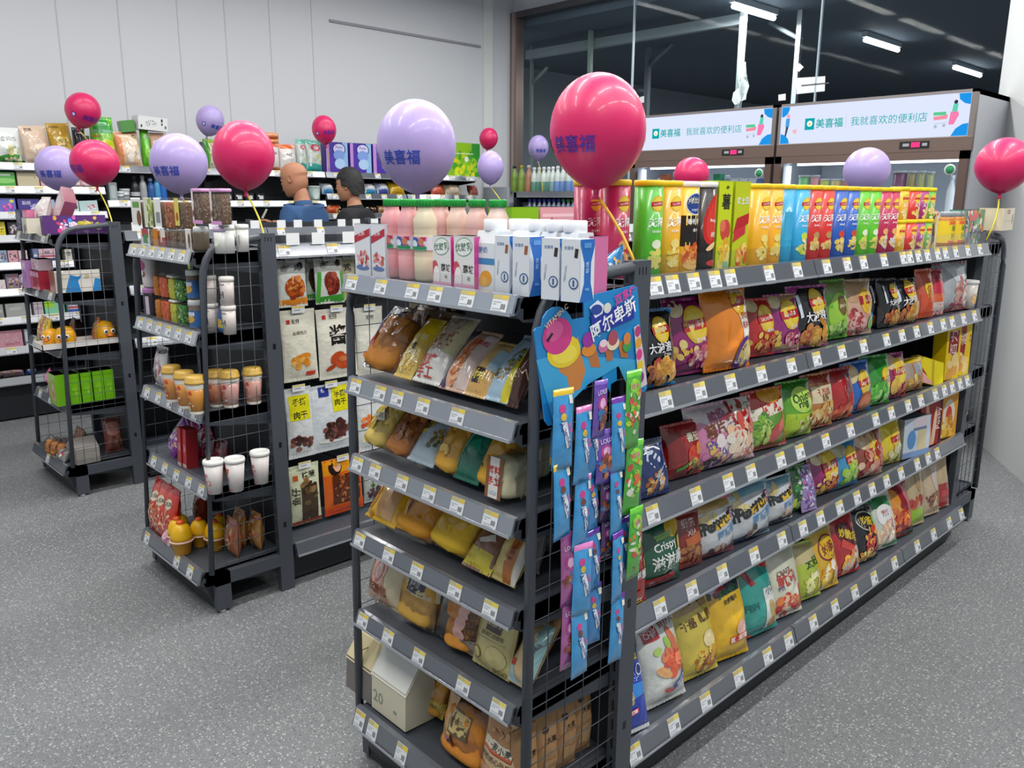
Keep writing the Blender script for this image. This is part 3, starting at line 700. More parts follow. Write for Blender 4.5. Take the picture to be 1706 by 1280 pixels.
# ---------------------------------------------------------------- chip rows on the long side of the snack gondola
YFR = 1.205
RY = random.Random(12)
def row(row_name, zs, items, zcap, YFR=YFR, LB=0):
    """item: (px_left, px_right, py_top, maker) ; maker(w,h,M)->object, look, category"""
    n = 0
    for qi, it in enumerate(items):
        xl, xr, yt, fn, look, cat = it[:6]; yo = it[6] if len(it) > 6 else 0; lean = (it[7] if len(it) > 7 else .16)+LB; tilt = it[8] if len(it) > 8 else 0
        if qi+1 < len(items): xr = min(xr, items[qi+1][0]+3)
        Y = YFR+yo; x0 = X_on(xl, Y+.02, zs+.12); x1 = X_on(xr, Y+.02, zs+.12); x0, x1 = max(x0, 1.545), min(max(x1, x0+.03), 4.07)
        w = x1-x0; xm = (x0+x1)/2; zt = ony(prj((xm, Y+.05, zs))[0], yt, Y+.035+.24*math.sin(lean)).z
        h = max(.08, min((zt-zs)*(1.1 if LB else 1.0), zcap-.014)/math.cos(lean)); k = n; n += 1
        o = fn(w, h, TM((xm, Y+.026+w*.10, zs+.006), SOUTH-.15-.06*RY.random(), lean, tilt+RY.uniform(-.02, .02)))
        tag(o, '%s, %s from lollipop card, %s' % (look, ORD[k], row_name), cat, 'snack packs on the '+row_name)
def B(base, ops, d=.075, **kw): return lambda w, h, M: bag('chip_bag', w*1.0, h, min(d*.95, w*.5), base, ops, M, **kw)
FOOD_R = ['c9432a', 'e06a3c', '9c2a1c', 'f0a04a']; FOOD_G = ['7fb23a', 'a8d060', '4f8a2a', 'e9e2b0']; FOOD_P = ['d8577a', 'e9a0a8', 'b03050', 'f2d2c0']; FOOD_B = ['b5651f', 'd98a3a', '8a4a1a', 'f0c070']
FOOD_Y = ['f2c23a', 'e6a424', 'f8dc7a', 'c9802a']
r2 = [
 (1070, 1132, 352+165, B('0d0f14', D_wave('1b8fd0', 3), sealc='1a6fa8'), 'black chip bag with blue corners and wavy chips', 'snack bag', -.01),
 (1132, 1192, 499, B('a01f74', D_lays('青柠味', FOOD_P, 11, '7c1458')), 'purple chip bag with round yellow emblem', 'snack bag', .02),
 (1196, 1258, 483, B('f08a12', [('p', [(.05, .95), (.42, .95), (.36, .3), (.18, .3)], 'f4efe6'), ('e', .22, .80, .2, .2, 'f2c21c'), ('r', .22, .82, .40, .13, 'c41f2a', .05), ('t', "Lay's", .22, .82, .085, 'ffffff', .05, .03), ('t', '原切', .25, .64, .10, 'c0392b', 0, .02), ('t', '薯片', .25, .53, .10, 'c0392b', 0, .02), ('e', .25, .18, .22, .26, '5b2a86'), ('e', .28, .18, .17, .2, 'e8c85a'), ('e', .3, .2, .1, .12, 'f4e08a')], sealc='e07808', d=.09), 'orange chip bag with a white hanging flag', 'snack bag', -.02),
 (1258, 1297, 499, B('c8241e', D_lays('香辣味', FOOD_R, 17)), 'red chip bag with yellow emblem', 'snack bag', .03),
 (1297, 1338, 492, B('9c2078', D_lays('红酒味', FOOD_P, 19, 'c9a37a')), 'purple chip bag with tan top corner', 'snack bag', .01),
 (1338, 1388, 478, B('120e16', D_wave('b8479c', 9), sealc='a9408e'), 'black chip bag with pink corners', 'snack bag', -.01),
 (1389, 1420, 468, B('6bbf2a', [('p', [(-.5, .75), (.5, .8), (.5, 1), (-.5, 1)], '8a9a5a'), ('e', 0, .42, .42, .5, 'a4d83a'), ('e', .02, .55, .16, .24, '7a5a1a'), ('t', "Lay's", .02, .55, .1, 'f4e8d8'), ('b', 0, .15, .4, .2, 20, ['58b02a', 'a6dc5a', '3f8f20', 'd0ee90'], 3, .14)]), 'bright green chip bag with brown oval', 'snack bag', .02),
 (1417, 1464, 468, B('dcae92', [('p', [(-.5, .62), (.5, .5), (.5, .9), (-.5, 1)], 'c9a278'), ('e', .2, .6, .2, .22, 'f2c21c'), ('r', .2, .62, .46, .14, 'b02a30', .05), ('t', "Lay's", .2, .62, .09, 'f0e0e6'), ('b', -.1, .2, .28, .2, 14, ['c8404a', 'e8a8a0', 'f0c8b8', '9c2a30'], 4, .14), ('e', .36, .22, .1, .12, '7fc04a')], sealc='cdb292'), 'beige and pink chip bag with red food', 'snack bag', 0),
 (1458, 1481, 466, B('14202c', D_wave('1b8fd0', 5)), 'narrow black chip bag with blue top', 'snack bag', .05),
 (1479, 1503, 466, B('0f1012', D_wave('2a2a2e', 7)), 'first of two matching black chip bags with yellow emblems', 'snack bag', .01),
 (1503, 1536, 466, B('0f1012', D_wave('2a2a2e', 8)), 'second of two matching black chip bags with yellow emblems', 'snack bag', .0),
 (1544, 1562, 450, B('d8603a', [('r', .1, .55, .5, .5, 'f2d83a'), ('r', 0, .25, .8, .8, 'e0501e'), ('t', '鱼', .1, .55, .4, 'c9302a')], d=.05), 'slim orange seafood bag with yellow patch', 'snack bag', .01),
 (1562, 1580, 450, B('b8263a', [('r', 0, .55, .9, .7, 'd8304a'), ('r', 0, .3, .9, .5, 'e8703a'), ('r', 0, .12, .9, .5, 'e8d0c8')], d=.05), 'slim red bag with orange band', 'snack bag', .01),
 (1580, 1618, 440, B('b9bdc2', [('p', [(-.3, 1), (0, .6), (.5, .65), (.5, .95)], 'dfe6e8'), ('b', .2, .3, .22, .28, 20, ['c87a6a', 'e0a898', 'b84a50', 'f0d8d0'], 6, .1), ('r', .2, .08, .6, .16, 'c03a5a')], sealc='8a2a32', d=.07), 'silver pouch with red top seal', 'snack bag', 0, .1),
 (1618, 1634, 468, lambda w, h, M: cup('snack_cup', .030, .035, .115, 'e4ddd2', [('e', 0, .4, .4, .4, 'd9b48a'), ('b', 0, .4, .35, .3, 10, ['e0b070', 'f2e0b8'], 3, .12)], M, 'f0eeea'), 'pale snack cup with white lid', 'snack cup', .01, .0)]
row("second shelf", ZL[1]+.042, r2, .255)
r3 = [
 (1080, 1124, 726, B('1c3470', [('t', 'MINI', 0, .62, .34, 'd8e4f4', -.9, .03, .8), ('b', -.1, .25, .3, .22, 14, ['b5651f', 'd9a04a', 'e8c070'], 3, .1), ('p', [(-.5, .85), (.5, .9), (.5, 1), (-.5, 1)], '9aa4b4'), ('t', '美味', .05, .3, .16, 'cfdcf0', -.9)], d=.06), 'navy snack bag with white slanted letters', 'snack bag', -.015, .3),
 (1124, 1175, 704, B('a8221e', [('p', [(-.5, 0), (0, .0), (-.15, .9), (-.5, .95)], '8a1a18'), ('t', '番茄', .18, .72, .17, '2f7a3a', 0, .05), ('t', '番茄', .17, .725, .17, 'f0e8d0', 0, .02), ('e', .12, .42, .17, .17, 'd8402a'), ('e', .3, .5, .09, .12, 'e89a3a'), ('p', [(-.3, .22), (.0, .3), (-.02, .22), (-.28, .15)], '4a9a3a'), ('b', .22, .2, .22, .14, 16, ['5a9a3a', 'e0b050', 'c04030'], 4, .07)]), 'dark red tomato snack bag', 'snack bag', .02),
 (1176, 1264, 672, B('e6dade', [('p', [(-.5, 0), (-.25, 0), (.0, .5), (-.35, .75), (-.5, .7)], 'd98ab0'), ('e', .28, .82, .22, .22, 'b8222e'), ('e', .28, .82, .185, .185, 'eeeae4'), ('t', 'LOVE', .28, .85, .085, '8a7a3a'), ('t', '乐享', .28, .77, .085, 'b03a2a'), ('p', [(-.08, .72), (.12, .76), (.1, .84), (-.1, .78)], 'a82838'), ('t', '缤纷', -.12, .80, .12, 'a02a6a', .15, .04), ('t', '薯片条', -.1, .64, .15, '7a3a1a', .2, .05), ('b', -.2, .2, .16, .2, 14, ['f0d060', 'e88ab8', '6a4aa0', '3a2a2a', 'f4e8e8'], 5, .08), ('b', .22, .32, .24, .26, 18, ['f4ece0', 'ead8c0', 'e05a4a', 'f6c8a0'], 6, .12)], d=.10, sealc='d8a8bc'), 'large white and pink snack bag with round red badge', 'snack bag', -.01),
 (1264, 1316, 650, B('c93528', [('p', [(-.5, 0), (.5, 0), (.5, .62), (-.5, .68)], '6aa03a'), ('r', .0, .65, .95, .18, 'f4ecd8', .12), ('t', '咪咪', .08, .70, .24, 'd42a26', .15, .06), ('e', .1, .90, .3, .14, 'e8a02a'), ('b', -.25, .35, .2, .25, 14, ['8ac03a', 'c8e070', '4a8a2a'], 3, .12), ('e', .12, .26, .20, .13, 'c8483a', .6), ('e', .24, .38, .12, .05, 'e87a6a', .9), ('p', [(-.5, 0), (.5, 0), (.5, .08), (-.5, .1)], 'c03024')]), 'red and green snack bag picturing a crayfish', 'snack bag', -.005),
 (1316, 1359, 636, B('64b01e', [('p', [(-.5, .72), (.5, .8), (.5, 1), (-.5, 1)], '2f8a24'), ('p', [(-.5, 0), (.5, 0), (.5, .4), (-.5, .45)], 'b8d81e'), ('e', .05, .66, .33, .24, 'c8ee60'), ('t', 'Onion', .05, .71, .17, '10401a', .12, .05), ('t', 'rings', .05, .58, .16, '10401a', .12, .05), ('b', .1, .22, .3, .16, 12, ['e8e8a0', 'c9c040', '6a5a20'], 3, .08)], d=.09), 'green onion ring bag', 'snack bag', 0),
 (1357, 1397, 624, B('c8803a', [('p', [(-.5, .85), (.5, .8), (.5, 1), (-.5, 1)], 'a8281e'), ('r', .05, .62, .75, .34, 'ead8b0'), ('t', '干脆面', .05, .66, .15, 'b8321e', 0, .03), ('t', '香酥', .05, .55, .13, '6a3a1a'), ('b', 0, .24, .45, .3, 34, ['e8c070', 'f2dca0', 'c85a2a', 'd8963a'], 7, .1), ('p', [(-.5, 0), (-.36, 0), (-.36, .9), (-.5, .9)], 'b02a1e')]), 'orange noodle snack bag with cream label', 'snack bag', .0),
 (1391, 1432, 616, B('b81a1c', [('p', [(.05, .2), (.5, .2), (.5, .95), (.15, .95)], '8f5a5e'), ('e', .25, .38, .14, .14, 'c23a30'), ('b', -.05, .14, .4, .16, 22, ['e8642a', 'f0a04a', 'c8381e'], 3, .11)], d=.09), 'red snack bag with grey panel', 'snack bag', .0),
 (1424, 1458, 604, B('1c68c0', [('e', -.3, .78, .26, .2, 'e2cf98', .4)]+emb(.12, .58, .24)+[('e', .15, .2, .3, .22, 'b85a30'), ('e', .15, .2, .22, .16, 'd98050')]), 'blue chip bag with yellow emblem', 'snack bag', .0),
 (1455, 1491, 594, B('2f9a2e', [('p', [(-.5, .7), (0, 1), (-.5, 1)], '1f7a28')]+emb(.22, .5, .22)+[('b', -.1, .22, .4, .22, 18, ['7ad84a', 'b8f08a', '48b030'], 3, .14)]), 'green chip bag with yellow emblem', 'snack bag', .0),
 (1486, 1514, 590, B('9a1c6c', [('e', -.2, .82, .22, .2, 'e6cf9a')]+emb(.1, .6, .28)+[('e', -.1, .28, .2, .2, 'efc44a'), ('b', .2, .14, .3, .16, 10, FOOD_R, 3, .12)]), 'magenta chip bag with yellow emblem', 'snack bag', .0),
 (1512, 1545, 598, B('d8781e', [('r', -.2, .6, .35, .4, 'b0a090'), ('r', .18, .55, .3, .36, 'a8aeb4'), ('b', 0, .2, .4, .2, 16, FOOD_Y, 3, .12), ('p', [(-.5, .85), (.5, .85), (.5, 1), (-.5, 1)], 'e8c81e')]), 'orange snack bag with yellow top', 'snack bag', .0),
 (1545, 1573, 593, lambda w, h, M: box('biscuit_box', w, .03, h*.95, 'e8d416', [('p', [(-.5, 0), (.2, 0), (-.5, .55)], 'e8a8a8'), ('p', [(-.5, .5), (-.1, .3), (-.5, .8)], 'b0281e'), ('r', .1, .6, .08, 1.2, 'c8a80e')], M), 'yellow biscuit box leaning sideways', 'box', -.005, .25, .28),
 (1577, 1593, 546, lambda w, h, M: box('biscuit_box', w, .06, h, 'ecc814', [('p', [(-.35, .9), (.35, .9), (.35, .5), (.1, .42), (-.35, .52)], '8a1a1e'), ('t', '百力', 0, .68, .5, 'e8c8c0', 1.57), ('b', 0, .2, .4, .4, 8, ['e0a04a', 'f2d28a'], 3, .3)], M), 'first of three upright yellow biscuit boxes', 'box', .0, .03),
 (1593, 1607, 544, lambda w, h, M: box('biscuit_box', w, .06, h, 'ecc814', [('e', 0, .7, .22, 1.0, '9a1c1e'), ('t', '滋', 0, .7, .5, 'e8d8c8', 1.57), ('b', 0, .2, .4, .4, 8, ['e0a04a', 'f2d28a'], 4, .3)], M), 'middle of three upright yellow biscuit boxes', 'box', .0, .03),
 (1607, 1622, 542, lambda w, h, M: box('biscuit_box', w, .06, h, 'ecc814', [('e', 0, .7, .26, 1.1, '9a1c1e'), ('t', '滋味', 0, .7, .4, 'f0e0d0', 1.57)], M), 'third of three upright yellow biscuit boxes', 'box', .0, .03)]
row("third shelf", ZL[2]+.042, r3, .254)
def crispy(base, acc): return [('p', [(-.5, .8), (-.1, .9), (-.3, .55), (-.5, .5)], acc), ('e', .28, .86, .2, .14, 'e2bc34', .3), ('e', .44, .55, .12, .24, 'e9b32a'), ('r', -.02, .80, .42, .03, '7ab83a', .1), ('r', -.02, .76, .36, .05, '7ab83a', .1), ('t', 'Crispy', .0, .63, .19, 'f2f4ee', .12, .03), ('t', '滋滋脆', .05, .42, .25, 'f0f4f0', .1, .05), ('p', [(-.5, 0), (.25, 0), (.3, .1), (.18, .22), (-.5, .16)], 'b01c1e'), ('t', 'SPICY', -.22, .1, .06, 'f0e0d8', .08)]
def pow_ops(seed, faces): return [('p', [(-.5, .8), (.5, .86), (.5, 1), (-.5, 1)], faces[0]), ('b', -.25, .75, .2, .12, 5, ['d8c070', 'e8d8a0'], seed, .1), ('t', 'Power', -.05, .63, .22, '20201e', .25, .05), ('p', [(-.1, .5), (.32, .62), (.3, .72), (-.12, .6)], 'edbe1c'), ('t', 'Power', -.02, .625, .20, '20201e', .25, .05), ('t', '巨', .38, .72, .16, '8a2a7a'), ('t', '阿玩脆', .18, .44, .16, '3a8ac8', .25, .03), ('b', .05, .18, .36, .07, 5, ['3a2a24', 'd8a88a', '4a3a30', 'e0b89a'], seed, .08), ('r', .05, .07, .8, .1, faces[1], .05)]
r4 = [
 (1044, 1083, 886, B('9c1d1e', crispy('9c1d1e', 'd8672a')+[('e', -.1, .72, .2, .2, 'e8a02a'), ('p', [(-.5, 0), (.4, 0), (.2, .1), (-.5, .14)], 'd8b02a')], d=.06), 'red crisp bag with white script lettering', 'snack bag', -.02),
 (1083, 1140, 868, B('1b5e42', crispy('1b5e42', '1b5e42'), d=.09), 'dark green crisp bag with white script lettering', 'snack bag', .0),
 (1140, 1176, 852, B('8a2a1e', [('t', '虾条', -.05, .82, .24, 'd8c8c0', .0, .02), ('t', 'XIA', 0, .66, .16, 'c8b0a8'), ('r', .05, .52, .6, .26, 'c8642a', .2), ('b', 0, .26, .42, .3, 26, ['9a5a2a', 'b87838', '7a3a1a'], 4, .12), ('r', 0, .08, 1, .16, 'b8281e')], d=.07), 'red brown glossy snack bag', 'snack bag', .01),
 (1174, 1229, 833, B('d2d4d6', pow_ops(5, ('c0a060', 'b0243a')), d=.08, sealc='c8385a'), 'white snack bag with black brush lettering and red figures', 'snack bag', .0),
 (1230, 1290, 808, B('cfd4d8', pow_ops(6, ('7fb6c8', '2a3a7a')), d=.09, sealc='8ac0d0'), 'white and pale blue snack bag with black brush lettering', 'snack bag', -.01),
 (1290, 1328, 794, B('d4d8da', pow_ops(7, ('7fb6c8', '3a3a5a'))), 'narrower white snack bag with black brush lettering', 'snack bag', .0),
 (1328, 1354, 774, B('2f6a2a', [('b', 0, .55, .4, .7, 26, ['1f4a28', '8ac84a', 'd8e8d0', '2a8a4a'], 3, .14), ('r', 0, .25, .8, .3, 'c8d83a', .2), ('t', 'POP', 0, .25, .2, '2a5a1a')], d=.06), 'dark green patterned snack bag', 'snack bag', .01),
 (1350, 1384, 768, B('a890c8', [('b', 0, .5, .45, .8, 40, ['6a4aa0', 'e8e0f0', 'c86aa8', '8a7ac0', 'f4f0f8'], 5, .1)], d=.05), 'lilac and white candy bag with twisted ends', 'candy bag', -.02, .3),
 (1366, 1407, 750, B('a0186e', D_lays('黄瓜味', FOOD_R, 21, 'c9a37a')), 'plum chip bag with tan corner', 'snack bag', .02),
 (1402, 1437, 736, B('3a96c8', [('e', -.25, .85, .24, .16, 'b8b48a')]+emb(.14, .62, .24)+[('b', 0, .28, .34, .2, 12, ['a8d83a', '7ac02a', 'd8f07a'], 3, .18), ('p', [(-.5, 0), (.5, 0), (.5, .16), (-.5, .1)], '1f78b0')]), 'sky blue chip bag with green food', 'snack bag', .0),
 (1433, 1480, 718, B('9c4a34', [('e', -.1, .86, .3, .2, 'd8b088'), ('b', -.1, .86, .24, .14, 8, ['e8d0a8', 'b07a4a'], 3, .08)]+emb(.1, .58, .16)+[('b', .08, .26, .4, .3, 24, ['d8604a', 'e8a080', 'b8321e', 'f0c8a8'], 5, .14), ('p', [(-.5, 0), (-.1, 0), (-.5, .4)], 'b01818')], d=.09, sealc='caa090'), 'reddish tan chip bag', 'snack bag', -.01),
 (1474, 1507, 702, B('ead01a', emb(.16, .58, .2)+[('b', .1, .2, .35, .18, 12, ['e8e0a0', 'c8c85a', 'f4f0c8'], 3, .14)]), 'yellow chip bag with red band', 'snack bag', .0),
 (1508, 1539, 694, lambda w, h, M: box('biscuit_box', w, .09, h*.92, 'c8d4e0', [('r', .1, .85, .5, .2, 'd8c8d0'), ('e', -.2, .45, .16, .2, '5a90c8'), ('r', .2, .4, .3, .5, 'd8c898'), ('r', .1, .7, .5, .06, '6a80a0'), ('r', 0, .06, 1, .14, '7a9ac8')], M, sides='8a929a'), 'pale blue and white biscuit box', 'box', .0, .05),
 (1541, 1566, 676, lambda w, h, M: box('pretzel_box', w, .05, h, 'a8201c', [('e', -.1, .4, .1, .7, 'e8b088', .2), ('e', .15, .35, .08, .6, 'f0c8a8', -.1), ('r', .42, .5, .08, 2.4, '2a1214'), ('t', 'Pocky', .34, .6, .22, 'f4e8e0', 1.57)], M), 'red biscuit stick box with white vertical lettering', 'box', .0, .04),
 (1567, 1590, 660, lambda w, h, M: box('pretzel_box', w, .05, h, 'e09a12', [('e', .1, .5, .28, .42, 'e8d8c8'), ('e', .1, .5, .14, .24, 'c8402a'), ('b', 0, .2, .35, .3, 10, FOOD_Y, 3, .16)], M), 'orange biscuit box', 'box', .0, .04),
 (1591, 1604, 652, lambda w, h, M: bag('cookie_bag', w, h, .04, '6a3a1e', [('e', 0, .4, .4, .9, 'e0b41e'), ('b', 0, .4, .3, .5, 8, ['a86a2a', 'e8c04a'], 3, .2)], M), 'slim brown cookie bag with yellow oval', 'snack bag', .01)]
row("fourth shelf", ZL[3]+.042, r4, .240)
r5 = [
 (1028, 1088, 1072, B('1c3cae', [('p', [(-.5, .68), (.5, .78), (.5, 1), (-.5, 1)], '14201a'), ('t', 'BIG', -.1, .93, .14, '2f7a34', .12, .04), ('t', '良味仙', .0, .79, .22, 'e6c81c', .14, .06), ('p', [(-.5, .35), (.5, .42), (.5, .52), (-.5, .56)], '2a86d8'), ('e', .28, .66, .13, .15, 'd8e4f4'), ('e', .28, .66, .10, .12, '1a2a7a'), ('b', -.22, .40, .16, .16, 10, ['c8c0a0', 'a8a080', 'e0dcc8'], 3, .1), ('r', -.18, .25, .5, .13, 'd8302a', .12), ('r', -.18, .25, .44, .09, 'f4eae8', .12), ('t', '海苔味', -.18, .25, .07, 'c82a2a', .12), ('b', 0, .6, .45, .12, 18, ['8ac0f0', 'd8ecff'], 8, .025)], d=.08, sealc='d8dcd8'), 'blue snack bag with yellow lettering on dark top', 'snack bag', -.03),
 (1090, 1150, 1034, B('dfe3dc', [('r', -.18, .86, .34, .3, 'b8282e', .08), ('t', 'LACO', -.18, .89, .09, 'f4e8e8', .08), ('t', 'CHIP', -.18, .83, .09, 'f4e8e8', .08), ('t', '鲜虾片', .25, .90, .13, '9a4a4a', .08, .01), ('e', .2, .52, .20, .26, 'e06a3c', .5), ('e', .28, .62, .08, .36, 'e8805a', .25), ('b', .16, .48, .22, .2, 14, ['e2603a', 'f08a60', 'd04a2a'], 4, .12), ('e', -.14, .64, .09, .06, 'b8d86a', .3), ('e', .1, .7, .06, .09, 'a8d05a'), ('e', -.1, .4, .18, .08, 'e0a86a', -.5), ('p', [(.1, .14), (.5, .3), (.5, .38), (.1, .22)], '2a3a98'), ('t', '鲜虾味', .28, .25, .08, 'e8ecf8', .5), ('e', 0, .18, .13, .04, 'c83a2a', -.2), ('t', '大包装', -.02, .1, .06, '8a6a5a')], d=.10), 'white prawn cracker bag with red square badge', 'snack bag', -.01),
 (1148, 1204, 998, B('d8c24a', [('p', [(-.5, .78), (.5, .84), (.5, 1), (-.5, 1)], 'b09058'), ('e', .1, .93, .24, .07, '3a2a1a', .1), ('t', '干酪', -.2, .68, .17, '5a3a14', .1, .04), ('t', '酥脆', .24, .72, .17, '5a3a14', .1, .04), ('e', .18, .46, .16, .14, 'ead8a0'), ('b', .12, .22, .32, .18, 22, ['e0a824', 'c8781c', 'f0d060', 'a85a18'], 5, .09)], d=.09), 'pale gold cheese snack bag', 'snack bag', .0),
 (1202, 1258, 970, B('e2b416', [('p', [(-.5, .76), (.5, .82), (.5, 1), (-.5, 1)], '26324a'), ('p', [(-.4, .86), (.1, .99), (.2, .93), (-.3, .82)], 'c8d4e8'), ('p', [(-.3, .84), (.2, .97), (.24, .93), (-.24, .8)], 'b8283a'), ('t', 'JOHNNY', .08, .82, .13, '2f8a34', .15, .06), ('t', '约翰薯片', .06, .73, .09, '1a1a14', .15, .04), ('e', .18, .38, .14, .13, 'e8b8a8'), ('r', .12, .26, .44, .12, 'd8402a', .1), ('r', .12, .26, .40, .09, 'f0d8c8', .1), ('t', '烧烤味', .12, .26, .07, 'b83020', .1)], d=.10), 'golden yellow snack bag with dark flag top', 'snack bag', -.01),
 (1250, 1303, 940, B('2f9e92', [('p', [(-.38, .98), (-.22, 1), (-.02, .70), (-.14, .68)], 'a8242e'), ('p', [(.18, .88), (.46, .82), (.4, .94), (.26, .96)], 'd84030'), ('p', [(.08, .05), (.5, .1), (.5, .62), (.12, .6)], 'e0e4e0'), ('t', '小鱼', .3, .56, .13, '2a4a4a', 0, .03), ('e', .3, .3, .08, .18, 'c8a850', .4), ('e', .28, .12, .1, .1, 'b88a3a'), ('t', 'FISH', -.2, .42, .12, '1f6a64'), ('p', [(-.5, 0), (-.1, 0), (-.3, .08), (-.5, .1)], 'c83a2a')], d=.09), 'teal snack bag with white panel', 'snack bag', .0),
 (1300, 1344, 918, B('dcdcc4', [('t', '鱿鱼', .0, .56, .28, 'c8302a', .12, .05), ('t', 'CRAFT', -.05, .66, .09, '6a5a4a', .12), ('t', '手撕', -.2, .44, .08, '4a6a9a', .1), ('b', .05, .18, .4, .2, 20, ['d8402a', 'e8803a', 'f0c8a0', 'c83024'], 4, .12), ('e', .38, .36, .07, .1, 'c83a2a')], d=.08), 'cream squid snack bag with red characters', 'snack bag', .0),
 (1342, 1374, 905, B('b8cc3a', [('p', [(-.5, .62), (.5, .72), (.5, 1), (-.5, 1)], 'cfc088'), ('t', '太阳', .1, .64, .24, '2a5a1a', .12, .05), ('b', .1, .28, .4, .26, 22, ['e8e890', 'c8b83a', 'f4f0c0'], 3, .12)], d=.08), 'lime and tan snack bag', 'snack bag', .01),
 (1372, 1407, 882, B('e6b41c', [('e', .1, .66, .36, .3, '8a1a1a', .2), ('e', .1, .66, .32, .26, 'f0c01e', .2), ('t', '妙脆', .1, .66, .25, '8a1a14', .2, .06), ('p', [(-.5, .9), (.5, .9), (.5, 1), (-.5, 1)], 'd8c870'), ('b', 0, .24, .35, .26, 18, ['f2d040', 'e09a1e', 'f8e8a0', 'e8e0d8'], 3, .13)], d=.07), 'yellow corn snack bag with dark red oval', 'snack bag', .0),
 (1402, 1440, 862, B('b81c1e', [('e', .1, .66, .34, .22, '5a1014', -.4), ('t', '妙脆角', .1, .66, .19, 'ecd03a', -.35, .06), ('p', [(-.1, .62), (.5, .3), (.5, .24), (-.2, .5)], 'd8402a'), ('b', .12, .22, .34, .2, 16, ['f0e0d8', 'f0c03a', 'e8882a', 'd8d8d8'], 3, .14)], d=.08), 'red corn snack bag with yellow characters', 'snack bag', .0),
 (1440, 1476, 848, B('120d0e', [('e', .05, .74, .36, .22, 'd8d4cc', -.2), ('e', .05, .74, .32, .19, '1a1a16', -.2), ('t', '妙脆', .02, .75, .2, 'ecc81e', -.2, .06), ('e', .36, .72, .12, .16, '8ac83a'), ('b', .1, .38, .3, .3, 22, ['b81c24', 'e0402a', '7a0f18', 'f0b03a'], 3, .12), ('b', -.1, .1, .35, .12, 10, FOOD_Y, 5, .12)], d=.08), 'black corn snack bag with flame red print', 'snack bag', .0),
 (1468, 1505, 828, B('d3d8cc', [('p', [(-.5, .78), (.5, .74), (.5, .92), (-.5, .96)], '2a8a4a'), ('e', .05, .62, .3, .22, 'f0f0ec'), ('t', '雪饼', .05, .66, .13, 'b83a4a'), ('t', '大米饼', .22, .36, .16, 'd0302e', -1.35, .05), ('b', -.1, .26, .3, .24, 16, ['e8dcb8', 'f0e8d0', 'd8a890'], 3, .14), ('p', [(-.5, .02), (.5, .02), (.5, .1), (-.5, .08)], '3a9a5a')], d=.09, m='wrap'), 'clear white rice cracker bag with green band', 'snack bag', .0),
 (1498, 1530, 810, B('9a1720', [('p', [(.1, 1), (.25, 1), (.45, .3), (.35, .3)], 'd8506a'), ('e', -.2, .72, .2, .22, 'e0902a'), ('b', -.02, .34, .4, .26, 22, ['e0702a', 'f0a83a', 'c83a1e'], 4, .13), ('p', [(-.5, 0), (.5, 0), (.5, .14), (-.5, .1)], '22100e')], d=.07), 'dark red fries snack bag', 'snack bag', .0),
 (1526, 1547, 790, B('c4ad84', [('p', [(-.5, 0), (.5, 0), (.5, .28), (-.5, .32)], '9cc81e'), ('b', -.1, .42, .45, .14, 14, ['c83a2a', 'd86a2a', 'a82a1e'], 3, .12), ('e', .1, .8, .14, .4, 'b89a6a')], d=.05), 'tall kraft pouch with lime green foot', 'snack pouch', .01, .06),
 (1553, 1572, 780, B('cdb694', [('e', .1, .75, .12, .5, 'd8c8c0'), ('b', .0, .32, .42, .2, 20, ['6a2a18', '9a4a28', 'b87840'], 3, .1), ('r', .1, .1, .5, .2, 'b89a50')], d=.05), 'tall kraft pouch with brown food picture', 'snack pouch', .01, .06),
 (1575, 1588, 772, B('c8b088', [('p', [(-.5, 0), (.5, 0), (.5, .5), (-.5, .5)], 'a82420'), ('r', 0, .3, .6, .3, 'c83a3a')], d=.035), 'slim kraft pouch with red lower half', 'snack pouch', .01, .05)]
row("lowest shelf", ZB+.046, r5, .305, 1.168, .13)
